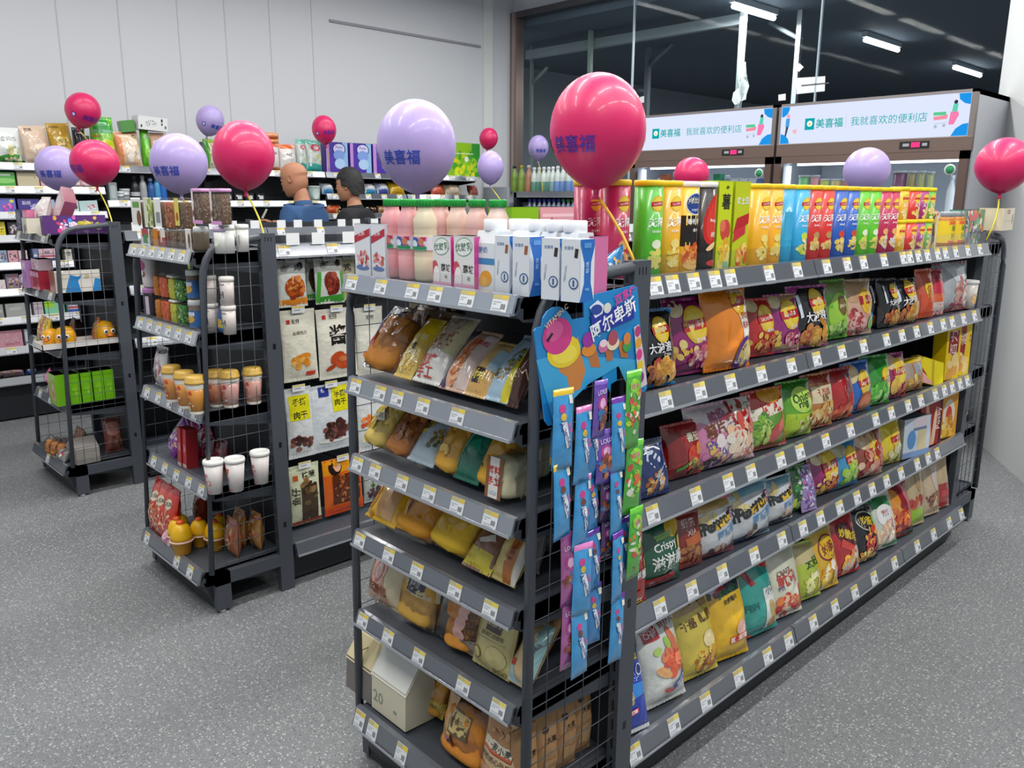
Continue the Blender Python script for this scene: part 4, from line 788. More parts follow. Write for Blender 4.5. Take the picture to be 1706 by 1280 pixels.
# ---------------------------------------------------------------- cans along the top of the snack gondola
ZT = ZL[0]+.042
def wuxian(c2, seed, food): return emb(.0, .80, .24)+[('t', '无限', 0, .60, .30, 'ffffff', .06, .04), ('t', '原味薯片', 0, .5, .09, 'f4ecec'), ('e', .02, .36, .2, .16, c2), ('b', .0, .2, .28, .3, 12, food, seed, .16)]
CANS = [('xy', (1.577, 1.372), 'b81d58', 'magenta chip can with a yellow lid, behind the other magenta can', 'e9c010', wuxian('e8a04a', 3, ['f0c870', 'e8a85a'])),
 ('xy', (1.577, 1.285), 'bd1f55', 'magenta chip can with a yellow lid, nearest the lollipop card', 'e9c010', wuxian('e8b06a', 4, ['f0c870', 'e0824a'])),
 (1064, 0, '46ac1e', 'green chip can with yellow lid, leftmost green can on top of gondola', 'e9c010', wuxian('e8ecd0', 5, ['e8d070', 'c8d860'])),
 (1096, 0, 'dba31a', 'golden chip can with yellow lid, beside the leftmost green can', 'e9c010', wuxian('f0d878', 6, ['f4e090', 'e8c84a'])),
 (1128, .004, 'e6b41a', 'chip can with blue oval, black middle and white lid', 'e8e4dc', [('r', 0, .49, 2.6, 1.1, '15110f'), ('r', 0, .46, 1.1, .6, '17120e'), ('e', .08, .80, .42, .40, 'dfe6f0'), ('e', .08, .80, .38, .36, '1d3f8c'), ('t', '可比克', .08, .84, .22, 'eede9a', 0, .04), ('t', 'copico', .08, .73, .13, 'd8e0f0'), ('t', '香辣味', .05, .60, .2, 'f2f2ee', 0, .05), ('t', '薯片', .1, .50, .12, 'e8e4d8'), ('b', .0, .22, .42, .36, 16, ['d8641e', 'e88a3a', 'c84a18', 'f0b05a'], 5, .18), ('e', .05, .1, .4, .2, 'e8c070')]),
 (1158, .004, '16100e', 'black and red chip can with white lid', 'e4e4e2', [('e', .15, .62, .45, .95, 'c8241e', -.2), ('e', .2, .62, .38, .8, 'd83a2a', -.2), ('t', 'Pringles', .2, .60, .15, 'f2f0ea', 0, .04), ('t', '超辣', .2, .44, .18, 'f0e8e0', 0, .03), ('e', .2, .2, .34, .2, '20100c'), ('e', .2, .1, .34, .12, 'c83a3a'), ('e', .1, .3, .3, .1, 'e8c890', .5)]),
 ('box', (1197, 1221), 'c4d41c', 'tall lime snack box with black brush character', 'c4d41c', [('t', '薯', .05, .77, .62, '22221a', 0, .04, .9), ('e', .1, .45, .36, .42, 'c8483a'), ('e', -.1, .5, .2, .24, 'e0705a'), ('b', 0, .18, .4, .5, 12, ['ecc83a', 'f2dc7a', 'd8a82a'], 3, .3), ('e', .1, .93, .1, .06, '4a4a20'), ('r', .2, .06, .4, .2, '8ac0a0')]),
 ('box', (1224, 1250), 'bcc81e', 'lime snack box with red diagonal ribbon', 'e6c81c', [('t', '呀土豆', .05, .78, .26, 'e8e8e0', .05, .05), ('p', [(-.5, .40), (.5, .52), (.5, .64), (-.3, .58)], 'b8242a'), ('p', [(-.5, .30), (.3, .40), (.3, .5), (-.4, .44)], 'c8303a'), ('b', .1, .16, .4, .3, 14, ['e8a03a', 'd8582a', 'f0d070'], 3, .2)]),
 (1249, 0, 'e0a41a', 'first of two adjoining golden chip cans beside the cyan cans', 'e9c010', wuxian('f0d878', 8, ['f4e090', 'e8c84a'])),
 (1271, 0, 'e0a41a', 'second of two adjoining golden chip cans beside the cyan cans', 'e9c010', wuxian('f0d878', 9, ['f4e090', 'e8c84a'])),
 (1292, .004, '2a9ac8', 'first cyan chip can, turned to its plain side', 'e9c010', [('r', .0, .5, .5, 1.2, '3aa8d4'), ('e', .42, .6, .06, .12, 'd0e8f0')]),
 (1317, 0, '2a9cc8', 'second cyan chip can, with its emblem showing', 'e9c010', wuxian('c8d84a', 10, ['e8d860', 'a8d83a', 'f0e8a0'])),
 (1338, 0, 'c4241c', 'first of two red chip cans on top of the gondola', 'e9c010', wuxian('b8905a', 11, ['e8d08a', 'd8b05a'])),
 (1359, 0, 'c4241c', 'second of two red chip cans on top of the gondola', 'e9c010', wuxian('b8905a', 12, ['e8d08a', 'd8b05a'])),
 (1381, 0, '1d55ae', 'first of two blue chip cans on top of the gondola', 'e9c010', wuxian('d8402a', 13, ['e8c85a', 'f0dc8a'])),
 (1402, 0, '1d55ae', 'second of two blue chip cans on top of the gondola', 'e9c010', wuxian('c8502a', 14, ['e8c85a', 'f0dc8a'])),
 (1421, 0, '56b41e', 'first of two green chip cans beside the far magenta cans', 'e9c010', wuxian('e8ecd0', 15, ['e8d070', 'c8d860'])),
 (1439, 0, '56b41e', 'second of two green chip cans beside the far magenta cans', 'e9c010', wuxian('e8ecd0', 16, ['e8d070', 'c8d860'])),
 (1456, 0, 'b01c4c', 'first of two far magenta chip cans beside the short stacked cans', 'e9c010', wuxian('e8b06a', 17, ['f0c870', 'e8e0d8'])),
 (1471, 0, 'b01c4c', 'second of two far magenta chip cans beside the short stacked cans', 'e9c010', wuxian('e8b06a', 18, ['f0c870', 'e8e0d8']))]
CR, CHh = .0355, .232
for c in CANS:
    if c[0] == 'box':
        xa, xb2 = (X_on(p, 1.225, ZT+.12) for p in c[1]); w = xb2-xa-.004
        tag(box('chip_box', w, .06, .236, c[2], c[5], TM(((xa+xb2)/2, 1.26, ZT), SOUTH), top=c[4], sides='98a81a'), c[3], 'box', 'chip cans on top of the gondola'); continue
    x, y = c[1] if c[0] == 'xy' else (X_on(c[0], 1.25, ZT+.12)+CR, 1.25+c[1])
    tag(can('chip_can', CR, CHh, c[2], c[5], TM((x, y, ZT), SOUTH-.22), c[4]), c[3], 'can', 'chip cans on top of the gondola')
k = 0
for i, (px, col, nm) in enumerate(((1487, 'e2b21a', 'yellow'), (1507, 'c8302a', 'red'), (1521, '9a2a78', 'purple'), (1533, '5ea82a', 'green'))):
    x = X_on(px, 1.25, ZT+.1)+.033
    for lv in (0, 1):
        tag(can('mini_chip_can', .033, .118, col, [('e', 0, .72, .3, .26, 'f2d04a'), ('r', 0, .72, .56, .14, 'c83a2a'), ('t', '无限', 0, .5, .24, 'f4ecec'), ('b', 0, .22, .3, .3, 10, ['e8c86a', 'f0dca0'], i+lv, .16)], TM((x, 1.25, ZT+lv*.1185), -.2), 'e9cc12'),
            'short %s chip can, %s of its stack of two' % (nm, ('lower', 'upper')[lv]), 'can', 'short stacked chip cans')
for px0, px1, hh, col, nm, ops, dy in ((1549, 1561, .15, 'd8a81e', 'yellow and black box beside the short green cans', [('p', [(-.5, .5), (.2, .7), (.5, .2), (-.2, 0)], '14100e'), ('p', [(-.4, .8), (.3, .9), (.1, .75)], '14100e'), ('r', 0, .94, 1, .12, 'e0d8c8')], 0), (1561, 1568, .145, 'e0d4b0', 'thin cream box beside the snack jars', [('r', 0, .93, 1, .3, 'd8702a')], .01)):
    xa, xb2 = X_on(px0, 1.23, ZT+.07), X_on(px1, 1.23, ZT+.07)
    tag(box('snack_box', xb2-xa-.004, .06, hh, col, ops, TM(((xa+xb2)/2, 1.265+dy, ZT))), nm, 'box')
for i, px in enumerate((1575, 1591)):
    x = X_on(px, 1.26, ZT+.05)
    tag(bottle('snack_jar', [(.030, 0), (.032, .01), (.032, .115), (.026, .125)], 16, 'b8742a', TM((x, 1.26, ZT), .0), '9aa0a8', (.015, .105, 'e6c82a'), [('t', '干果', 0, .5, .5, '5a7a1a', 1.57), ('r', 0, .92, 1.4, .2, 'd8642a'), ('r', 0, .05, 1.4, .15, 'd8642a')], 'plastic', .028, .018), '%s of the two yellow labelled snack jars' % ('left', 'right')[i], 'jar', 'yellow labelled snack jars')
xa, xb2 = X_on(1602, 1.23, ZT+.07), X_on(1641, 1.23, ZT+.07)
tag(box('snack_box', xb2-xa, .05, .15, '5a8a70', [('b', 0, .5, .48, .3, 46, ['d8a02a', 'e8e0d0', '1a1a2a', 'c8502a', '58b090', 'd88a8a', '8a3a2a', '6a5a90'], 5, .07), ('e', 0, .85, .2, .08, 'd84a5a')], TM(((xa+xb2)/2, 1.262, ZT))), 'colourful cartoon snack box beside the cream carton', 'box')
# goods on the far end unit of the snack gondola
zf = 1.37+.042
tag(box('cream_carton', .20, .10, .10, 'd8cdb0', [('r', -.05, .75, .14, .02, '5a3020'), ('t', '花生酥', -.05, .84, .09, 'a83a2a'), ('e', .36, .5, .03, .12, '7a5a4a'), ('r', .0, .42, .7, .012, 'b8a888')], TM((4.29, 1.235, 1.47), .06), top='e4dcc4'), 'cream carton lying on top of the far end shelf unit', 'carton')
tag(box('red_box', .11, .09, .1, '9c1c22', [('r', -.4, .5, .12, .9, 'd8d0c0')], TM((4.36, 1.32, zf))), 'red box on the top shelf of the far end unit', 'box')
for z, w, h, c, ops, lb, m in ((1.112, .16, .2, '14161c', [('b', .15, .4, .25, .4, 16, ['8a8a6a', 'c8c8b0', '3a4a2a'], 3, .08)], 'black snack bag behind the wire of the far end unit', 'foil'), (.812, .16, .19, 'b8c4c4', [('b', 0, .5, .4, .45, 30, ['6a9a3a', 'e0e8e0', '3a6a3a', '8ab04a'], 4, .1), ('r', 0, .8, .7, .2, '5a6a70')], 'white and green snack bag behind the wire of far end unit', 'foil'),
                            (.512, .18, .15, 'a08a60', [('b', 0, .5, .45, .4, 30, ['c8b080', '6a5030', 'd8c8a0'], 5, .08)], 'brown kraft snack bag behind the wire of far end unit', 'wrap'), (.182, .19, .22, '1f8a48', [('p', [(-.4, .1), (-.3, .1), (-.1, .9), (-.2, .9)], '3aa868'), ('r', 0, .9, 1, .2, '1a7a3e')], 'green shiny bag at the foot of the far end unit', 'foil')):
    tag(bag('snack_bag', w, h, .07, c, ops, TM((4.33, 1.30, z+.003), 0.0, .05), m=m), lb, 'snack bag', 'snacks on the far end unit')
# green and pink cartons at the back of the snack gondola top
for (px0, px1, pyt, c, tp, ops, lb) in ((852, 897, 345, '7cb41c', '94c832', [('t', '抹茶', -.2, .7, .18, 'd8eeb0'), ('e', .1, .45, .34, .26, '94c83a'), ('r', .0, .2, .8, .05, 'c8e08a'), ('r', -.35, .5, .2, .8, '98a010')], 'lime green carton behind the pale bottle caps'),
                                        (900, 962, 345, 'd79aa6', 'e4b8c0', [('r', -.2, .5, .04, .7, 'b05070'), ('e', .15, .25, .3, .16, '8ac86a'), ('r', 0, .85, .9, .06, 'e8c0cc')], 'pink carton behind the pale bottle caps')):
    Y = 1.72; xa, xb2 = X_on(px0, Y, ZT+.1), X_on(px1, Y, ZT+.1); h = ony((px0+px1)/2, pyt, Y).z-ZT
    tag(box('gift_carton', xb2-xa, .1, h, c, ops, TM(((xa+xb2)/2, Y+.05, ZT)), top=tp), lb, 'carton')
# ================================================================ nearest end unit: drinks on top, bread below
def wplace(pxl, pxr, pyt, X, z, zr=.06):
    y0, y1 = Y_on(pxl, X, z+zr), Y_on(pxr, X, z+zr); h = onx((pxl+pxr)/2, pyt, X).z-z
    return (y0+y1)/2, y0-y1, h
z1 = ZE[0]+.042*.76+.001
for i, (a, b_) in enumerate(((589, 616), (617, 641))):
    y, w, h = wplace(a, b_, 373, 1.16, z1)
    tag(box('noodle_carton', w*.94, .055, h, 'e2e4ea', [('p', [(-.5, .62), (.5, .78), (.5, .92), (-.5, .76)], 'b81f38'), ('t', '火锅', -.05, .82, .2, 'f4e4e8', .17), ('b', 0, .32, .38, .3, 22, ['c8404a', 'e0a0a0', '8a2a3a', 'd86a5a', 'f0d8d0'], 3+i, .12), ('e', 0, .16, .42, .1, '4a6ab0')], TM((1.19, y, z1), WEST), sides='c8ccd6'),
        ('white and red carton at the aisle end of the drinks shelf', 'white and red carton beside the pink milk bottles')[i], 'carton', 'white and red cartons')
PB = [(.026, 0), (.030, .006), (.031, .055), (.0295, .058), (.031, .062), (.0295, .066), (.031, .07), (.031, .105), (.0295, .109), (.031, .113), (.0295, .117), (.031, .121), (.031, .14), (.026, .155), (.0225, .163), (.0225, .172)]
for i, (px, X, col, lb) in enumerate(((654, 1.195, 'e2a0a4', 'pink milk bottle with green cap, first from the white and red cartons'), (682, 1.195, 'e2a2a6', 'pink milk bottle with green cap, second from the white and red cartons'), (709, 1.2, 'd8cdb0', 'cream milk bottle with green cap, beside the pink milk bottles'),
        (763, 1.285, 'dfc4b4', 'milk bottle with green cap, right behind the first pink juice carton'), (795, 1.285, 'e0bab0', 'milk bottle with green cap, right behind the second pink juice carton'), (829, 1.285, 'e0c8bc', 'milk bottle with green cap, nearest the lime green carton'), (735, 1.275, 'e0b4ae', 'milk bottle with green cap, half hidden behind the cream bottle'))):
    y = Y_on(px, X, z1+.1)
    lo = [('r', 0, .9, 1.2, .22, 'b02858'), ('t', '花生牛奶', 0, .9, .12, 'f0d0dc'), ('e', -.08, .45, .3, .28, '2a58a8'), ('e', -.08, .45, .18, .16, 'd8e4f4'), ('r', 0, .1, 1.3, .2, '2a8a5a'), ('e', .26, .62, .12, .14, 'c87a5a'), ('r', .32, .35, .2, .06, 'c04a78')]
    tag(bottle('milk_bottle', [(r*(.9 if z < .15 else .78), z*1.02) for r, z in PB], 22, col, TM((X, y, z1), WEST), '1f9a3e', (.073, .104, 'd8dce4'), lo, 'plastic', .0205, .014), lb, 'bottle', 'milk bottles with green caps')
for i, (a, b_) in enumerate(((719, 751), (754, 790))):
    y, w, h = wplace(a, b_, 393, 1.15, z1)
    tag(box('juice_carton', w*.93, .032, h, 'e3e2e0', [('e', .0, .79, .42, .30, '3a8a5a', .15), ('e', .0, .79, .40, .275, 'eceeea', .15), ('t', '优酸乳', 0, .79, .26, '2f6a4a', .1, .03), ('t', '荔枝', .22, .38, .26, '2a2424', 0, .05), ('t', '味', .24, .2, .14, '6a5a5a'), ('e', -.38, .34, .18, .3, 'c84a5a'), ('e', -.28, .2, .18, .36, 'f0e8e8'), ('r', -.02, .05, 1, .14, 'e8a8c8')], TM((1.168, y, z1), WEST), sides='d0489a', top='d8d8dc'),
        'white and pink lychee drink carton, %s, before the milk bottles' % ('nearer the aisle', 'nearer the wire')[i], 'carton', 'lychee drink cartons')
for i, px in enumerate((808, 850, 882, 913, 941)):
    X = 1.165 if i == 0 else 1.235; y = Y_on(px, X, z1+.09); h = .128
    mb = MB().box(-.03, .03, -.03, .03, 0, .1, 'e3e7ea'); mb.prism([(-.03, .1), (.03, .1), (.022, .125), (-.022, .125)], -.03, .03, 'e3e7ea', 'x')
    print_on(mb, flat_surf(-.03), .06, .1, [('r', 0, .62, .98, .22, '3f8ac0'), ('t', '酸奶', -.1, .86, .22, '4a7ab0'), ('e', .05, .26, .3, .28, 'e8a01e', .3), ('e', -.1, .2, .22, .2, 'f0b83a')], .0004, .00012)
    o = mb.build('yogurt_carton', 'carton', M=TM((X+.03, y, z1), WEST))
    MB().lathe([(.024, .124), (.025, .127), (.025, .147), (.023, .149)], 18, 'e6e9ec').build('cap', 'plastic', o)
    tag(o, 'white yogurt carton with wide white cap, %s from the milk bottles' % ORD[i], 'carton', 'yogurt cartons with wide caps')
for i, (a, b_, X) in enumerate(((824, 850, 1.15), (853, 880, 1.15), (901, 919, 1.152), (934, 946, 1.155))):
    y, w, h = wplace(a, b_, 401, X, z1); w = .043; d = .048; h = .118
    y = Y_on(a, X, z1+.06)-w/2
    mb = MB(); wa, da = w/2, d/2; wz = []
    lv = [(0, 1, 1), (.04, .9, .9), (.085, .9, .9), (.118, 1, 1)]
    mb.box(-wa, wa, -da, da, 0, h, 'dde2e8', None, ['c8ccd2', 'e8ecf0', 'dde2e8', '2a6fc0', '2a6fc0', '9ab4d0'])
    print_on(mb, flat_surf(-da), w, h, [('t', '安慕希', -.1, .86, .16, '6a86b0'), ('r', .3, .78, .18, .4, '9a5a3a' if i < 2 else '2a2624', -.12), ('t', 'AMBROSIAL', -.28, .45, .1, '9aa4b4', 1.45), ('e', .18, .3, .26, .26, '3a5a8a'), ('e', .18, .3, .2, .2, 'd0d8e2'), ('r', .18, .3, .1, .28, '3a5a8a')], .0004, .00012)
    sf = lambda x, z, wa=wa: (Vector((wa, x, z)), Vector((1, 0, 0)))
    print_on(mb, sf, d, h, [('p', [(-.5, 0), (-.5, .9), (-.22, .62), (-.22, .3)], 'dfe4ea'), ('p', [(.5, 0), (.5, .9), (.25, .62), (.25, .3)], 'dfe4ea'), ('r', 0, .9, .5, .2, '5a96d8'), ('t', '牧场', 0, .55, .22, 'b8d4f0', 1.57), ('r', 0, .2, .3, .1, '6aa0dc')], .0004, .00012)
    tag(mb.build('milk_carton', 'carton', M=TM((X+.025, y, z1), WEST+(.5 if i else .05)*.25)), 'slim white and blue milk carton, %s from the lychee cartons' % ORD[i], 'carton', 'slim white and blue cartons')
tag(box('pink_carton', .045, .05, .118, 'd070a0', [('t', '牛奶', 0, .6, .2, 'f0d8e4')], TM((1.30, Y_on(985, 1.30, z1+.05), z1), WEST, 0, 0), side_ops=[]), 'pink drink carton behind the curved side frame', 'carton')
o = bag('candy_bar', .05, .12, .03, '3a8ac8', [('b', 0, .5, .4, .9, 20, ['d8485a', 'e8e0d8', '3aa0d8', 'e0a84a'], 3, .16), ('p', [(-.5, 0), (.5, 0), (.5, .2), (-.5, .3)], 'c89a4a')], TM((1.37, 1.185, z1+.016), -.1, 0) @ Matrix.Rotation(math.radians(62), 4, 'Y') @ Matrix.Rotation(.3, 4, 'Z'))
tag(o, 'small blue candy bar lying behind the curved side frame', 'candy bar')
# ---- bread
def wbread(pa, pb, lv, X=1.158, zr=.02):
    z = (ZE+[ZEB])[lv]+.042*(.76 if lv < 5 else 1)+.002; y0, y1 = Y_on(pa, X, z+zr), Y_on(pb, X, z+zr); return (y0+y1)/2, y0-y1, z
def toast(w, h, d, M, col, top, lab, seed=1, tie=None, bumps=0, name='toast_loaf', labcol=None, bw=.9, film_='film'):
    o = loaf(w*bw, h*.86, d*.86, col, top, M=M, name=name, bumps=bumps, seed=seed)
    clear_bag(o, w*1.06, h*1.0, d*1.04, seed=seed+3, ops=lab, tie=tie, filmm=film_)
    return o
SH = ('second', 'third', 'fourth', 'fifth', 'lowest')
def place_bread(lv, pa, pb, h, d, lean, fn, lb, cat='bread', X=1.162, tilt=0, dz=.003, grp=None, yaw=0):
    y, w, z = wbread(pa, pb, lv, X); M = TM((X+d/2*math.cos(lean)*.8, y, z+dz+d/2*math.sin(lean)*.75), WEST+yaw, lean, tilt)
    tag(fn(w, h, d, M), lb, cat, grp or 'bread on the nearest end unit')
BROWN, TAN, YEL, ORG = 'a8641e', 'd8a860', 'e2ac2a', 'd88a1e'
place_bread(1, 594, 646, .185, .065, .62, lambda w, h, d, M: toast(w, h, d, M, 'b06e24', 'c07c2a', [('p', [(-.5, .05), (-.3, .05), (-.3, .9), (-.5, .9)], '5a5a9a'), ('r', -.36, .4, .2, .3, 'c83a3a'), ('e', -.2, .9, .25, .1, '4a4a5a')], 3, 'd8c49a', 1), 'brown toast loaf in a tied clear bag at aisle end of second shelf')
for i, (pa, pb) in enumerate(((668, 702), (706, 742))):
    place_bread(1, pa, pb, .17, .07, .25, lambda w, h, d, M: toast(w, h, d, M, '6a3a1e', '8a4a24', [('p', [(-.5, .6), (.5, .6), (.5, .9), (-.5, .9)], '9a8468')], 7+i, 'c8b48a'), '%s brown loaf in a tied paper topped bag at the back of second shelf' % ('first', 'second')[i], X=1.30)
place_bread(1, 648, 676, .18, .05, .72, lambda w, h, d, M: bag('cake_bag', w, h, d, 'e0c060', [('p', [(-.5, .6), (.5, .55), (.5, 1), (-.5, 1)], 'e8c81a'), ('b', 0, .25, .4, .4, 22, ['e8d498', 'd8b050', 'f0e4b8'], 3, .12), ('t', '香蕉', .1, .62, .28, 'f4ecc0', .1), ('r', .1, .45, .1, .3, '4a3a1a')], M, m='wrap', pinch=.02), 'narrow yellow cake bag beside the tied toast loaf')
place_bread(1, 678, 722, .20, .055, .74, lambda w, h, d, M: bag('bread_bag', w, h, d, 'e0dfd8', [('p', [(-.5, .46), (.5, .40), (.5, .95), (-.5, .95)], 'c8b8a0'), ('b', -.05, .68, .4, .5, 30, ['9a5a3a', 'd8c8b0', 'b8784a', 'e8dcc8'], 3, .06), ('p', [(.2, .4), (.5, .4), (.5, .95), (.3, .95)], 'dcd4a8'), ('t', '蒸烤', -.15, .27, .32, 'c8302e', 0, .05), ('t', '手工', -.1, .13, .28, 'c8302e', 0, .04)], M, m='wrap', pinch=.02), 'long white bread bag with big red characters')
place_bread(1, 722, 766, .175, .05, .78, lambda w, h, d, M: bag('sandwich_bag', w, h, d, 'd8b49a', [('p', [(-.5, 0), (-.26, 0), (-.26, 1), (-.5, 1)], '3a2858'), ('t', 'TUSUOSIDUOSHI', -.38, .5, .15, 'e8e0f0', 1.57), ('b', -.02, .45, .14, .7, 24, ['d8804a', 'e8b088', 'c8683a'], 3, .12), ('p', [(.14, .05), (.5, .05), (.5, .9), (.2, .9)], 'd8c4bc'), ('t', '肉松', .26, .75, .16, 'c83a5a', 0, .03), ('e', .3, .85, .12, .1, 'e8d8d8')], M, m='wrap', pinch=.02), 'pink sandwich bread with a dark purple printed edge')
place_bread(1, 764, 800, .155, .05, .78, lambda w, h, d, M: bag('bread_bag', w, h, d, 'd9b878', [('p', [(-.5, 0), (.5, 0), (.5, .55), (-.5, .3)], 'd8a85a'), ('r', -.05, .3, .4, .5, '2a2418', .0), ('t', '肉松', -.05, .3, .3, 'e8d03a', 0, .04), ('r', .3, .6, .3, .8, 'a8c4d4')], M, m='wrap', pinch=.02), 'tan bread bag with small black label beside the purple edged sandwich')
place_bread(1, 796, 836, .185, .055, .80, lambda w, h, d, M: bag('bread_bag', w, h, d, 'a6c2d4', [('p', [(.22, 0), (.5, 0), (.5, 1), (.28, 1)], 'd8cc2a'), ('b', .1, .5, .16, .6, 20, ['8a6a3a', '5a6a3a', 'b89a5a', '8aa04a'], 3, .08), ('b', -.2, .3, .1, .2, 8, ['6a5a3a', '9a8a5a'], 4, .07)], M, m='wrap', pinch=.02), 'pale blue and yellow bread bag on the second shelf')
place_bread(1, 834, 852, .18, .05, .6, lambda w, h, d, M: bag('bread_bag', w, h, d, '4a2a1e', [('t', 'MM', 0, .4, .6, 'c8a890', .3, -.02)], M, m='wrap', pinch=.02), 'dark brown bread bag against the wire side of second shelf')
place_bread(2, 596, 632, .17, .06, .72, lambda w, h, d, M: toast(w, h, d, M, 'd8b84a', 'e8cc6a', [('p', [(-.5, 0), (-.25, 0), (.1, .5), (-.2, .9), (-.5, .9)], 'dcc01e'), ('r', -.1, .42, .5, .26, 'd8d8d0', .3), ('t', '小面包', -.1, .42, .14, '8a7a5a', .3)], 5, None, 3, 'bread_roll'), 'yellow bagged soft rolls at the aisle end of third shelf')
place_bread(2, 632, 672, .155, .055, .78, lambda w, h, d, M: toast(w, h, d, M, '9a5a2a', 'b8743a', [('p', [(-.5, .75), (.5, .7), (.5, .95), (-.5, .95)], '5a3a2a'), ('b', .05, .4, .3, .4, 14, ['b8743a', '8a4a1e'], 3, .14)], 8, None, 0, 'brown_bread'), 'brown bread in shiny clear bag on the third shelf')
place_bread(2, 670, 712, .165, .055, .82, lambda w, h, d, M: bag('bread_bag', w, h, d, 'b2c2cc', [('p', [(-.5, .5), (-.05, .55), (-.05, 1), (-.5, 1)], 'd8a850'), ('r', -.32, .58, .22, .42, 'e0c82a', .1), ('t', '蛋糕', -.32, .58, .2, '2a2418', 0, .03), ('b', .22, .42, .16, .26, 12, ['8a6a3a', '5a6a3a', 'b89a5a'], 3, .08), ('p', [(.2, .75), (.5, .7), (.5, 1), (.25, 1)], '9a5a3a')], M, m='wrap', pinch=.02), 'pale blue bread bag with yellow label on the third shelf')
place_bread(2, 712, 752, .15, .065, .62, lambda w, h, d, M: toast(w, h, d, M, 'dc9a2a', 'e8b040', [('p', [(-.5, .8), (.5, .8), (.5, .98), (-.5, .98)], 'd8d0c0'), ('e', -.1, .3, .2, .16, 'f0c85a')], 9, None, 0, 'bun'), 'golden bun in a clear bag beside the green package')
place_bread(2, 745, 786, .16, .055, .60, lambda w, h, d, M: bag('bread_bag', w, h, d, '14705a', [('p', [(-.4, .1), (-.34, .1), (-.1, .8), (-.16, .8)], '5aa890'), ('r', .1, .55, .3, .3, '1f8a6c', .3)], M, m='wrap', pinch=.02), 'dark green bread package on the third shelf')
place_bread(2, 782, 824, .15, .07, .6, lambda w, h, d, M: toast(w, h, d, M, 'dc9a22', 'e8b23a', [('p', [(-.5, .05), (-.2, .0), (-.25, .3), (-.5, .32)], '4a1a1e'), ('t', '椰蓉', -.36, .16, .14, 'e0c8b8'), ('p', [(-.4, .7), (.3, .75), (.2, .98), (-.3, .98)], '3a2a20')], 11, None, 0, 'bun'), 'golden bun in clear bag with dark maroon label')
def block(w, h, d, M, lab=True, s=2):
    o = loaf(w, h, d, 'd6cda4', 'dcd4ae', M=M, name='steamed_bread', seed=s, sq=.12)
    if lab:
        l = MB(); sf = lambda x, z: (Vector((x, -d/2-.004, z)), Vector((0, -1, 0)))
        print_on(l, sf, w, h, [('r', -.1, .5, .86, h/w*.96, '8a5a38'), ('r', -.08, .5, .48, h/w*.94, 'e0ddd8'), ('t', '燃料', -.08, .68, .30, 'c83a30', 0, .05), ('t', '手工', -.08, .42, .30, 'c83a30', 0, .05), ('r', -.08, .16, .36, .12, 'b8c4cc')], .001, .0004); l.build('paper_band', 'paper', o)
    clear_bag(o, w*1.12, h*1.08, d*1.1, seed=s+2); return o
place_bread(2, 815, 846, .098, .10, .12, lambda w, h, d, M: block(.062, h, d, M), 'cream steamed bread block with brown and white label', X=1.165)
place_bread(2, 850, 870, .095, .10, .05, lambda w, h, d, M: block(.075, h, d, M, False, 5), 'plain cream steamed bread block behind the wire mesh', X=1.29)
place_bread(3, 600, 648, .165, .06, .80, lambda w, h, d, M: bag('toast_bag', w, h, d, 'e0b01c', [('p', [(-.14, .08), (.36, .08), (.36, .9), (-.14, .9)], 'd0a070'), ('b', -.34, .5, .08, .8, 12, ['d88a1e', 'e89a2a'], 3, .1), ('p', [(.0, .84), (.5, .84), (.5, 1), (.0, 1)], '7a5a4a')], M, m='wrap', pinch=.02), 'yellow toast package with pale window at aisle end of fourth shelf')
place_bread(3, 650, 704, .165, .075, .74, lambda w, h, d, M: toast(w, h, d, M, 'd8861c', 'e09a28', [('p', [(-.5, .0), (-.2, .0), (-.25, .9), (-.5, .9)], 'e0a01c'), ('p', [(-.1, .78), (.3, .8), (.3, .95), (-.1, .93)], '6a3a1a'), ('p', [(-.1, .6), (.1, .75), (.2, .7), (.0, .5)], 'f4ece0')], 13, None, 2, 'bread_loaf', bw=.95), 'orange loaf in shiny clear bag on the fourth shelf')
place_bread(3, 704, 764, .16, .085, .74, lambda w, h, d, M: toast(w, h, d, M, 'e2b01c', 'ecc030', [('p', [(.0, .86), (.3, .86), (.3, .98), (.0, .98)], '4a3a28'), ('e', -.1, .12, .3, .08, 'e0b060')], 15, None, 0, 'sponge_cake', bw=.96), 'big yellow sponge cake in clear bag on the fourth shelf')
place_bread(3, 762, 808, .155, .05, .80, lambda w, h, d, M: bag('bread_bag', w, h, d, '8a6450', [('p', [(-.5, 0), (.5, 0), (.5, .3), (-.5, .34)], 'd0c028'), ('t', '面包', -.2, .17, .13, 'b8a01e'), ('t', '黑麦', .15, .84, .14, '5a2a1e'), ('p', [(-.2, .45), (.2, .6), (.3, .5), (-.1, .4)], 'd8d0c8')], M, m='wrap', pinch=.02), 'brown clear bread bag with yellow foot on the fourth shelf')
place_bread(3, 808, 846, .165, .06, .62, lambda w, h, d, M: bag('bread_bag', w, h, d, 'd0bc70', [('p', [(.0, 0), (.34, 0), (.34, 1), (.1, 1)], 'b86a2a'), ('t', '老面包手撕', .2, .5, .15, '4a2412', 1.5), ('p', [(.36, 0), (.5, 0), (.5, 1), (.38, 1)], 'dcd6cc'), ('t', '柔', -.25, .86, .14, 'c0a84a')], M, m='wrap', pinch=.02), 'cream bread bag with an orange brown stripe on the fourth shelf')
for i, (px, X, lb) in enumerate(((862, 1.26, 'grey clear bread package behind the wire mesh of fourth shelf'), (885, 1.37, 'second grey clear bread package nearer the pegboard of fourth shelf'))):
    place_bread(3, px-12, px+10, .13, .06, .25, lambda w, h, d, M: bag('bread_bag', .1, h, d, '8f8c88', [('p', [(-.4, .2), (.1, .3), (.3, .9), (-.2, .8)], 'a5a29c')], M, m='wrap', pinch=.02), lb, X=X)
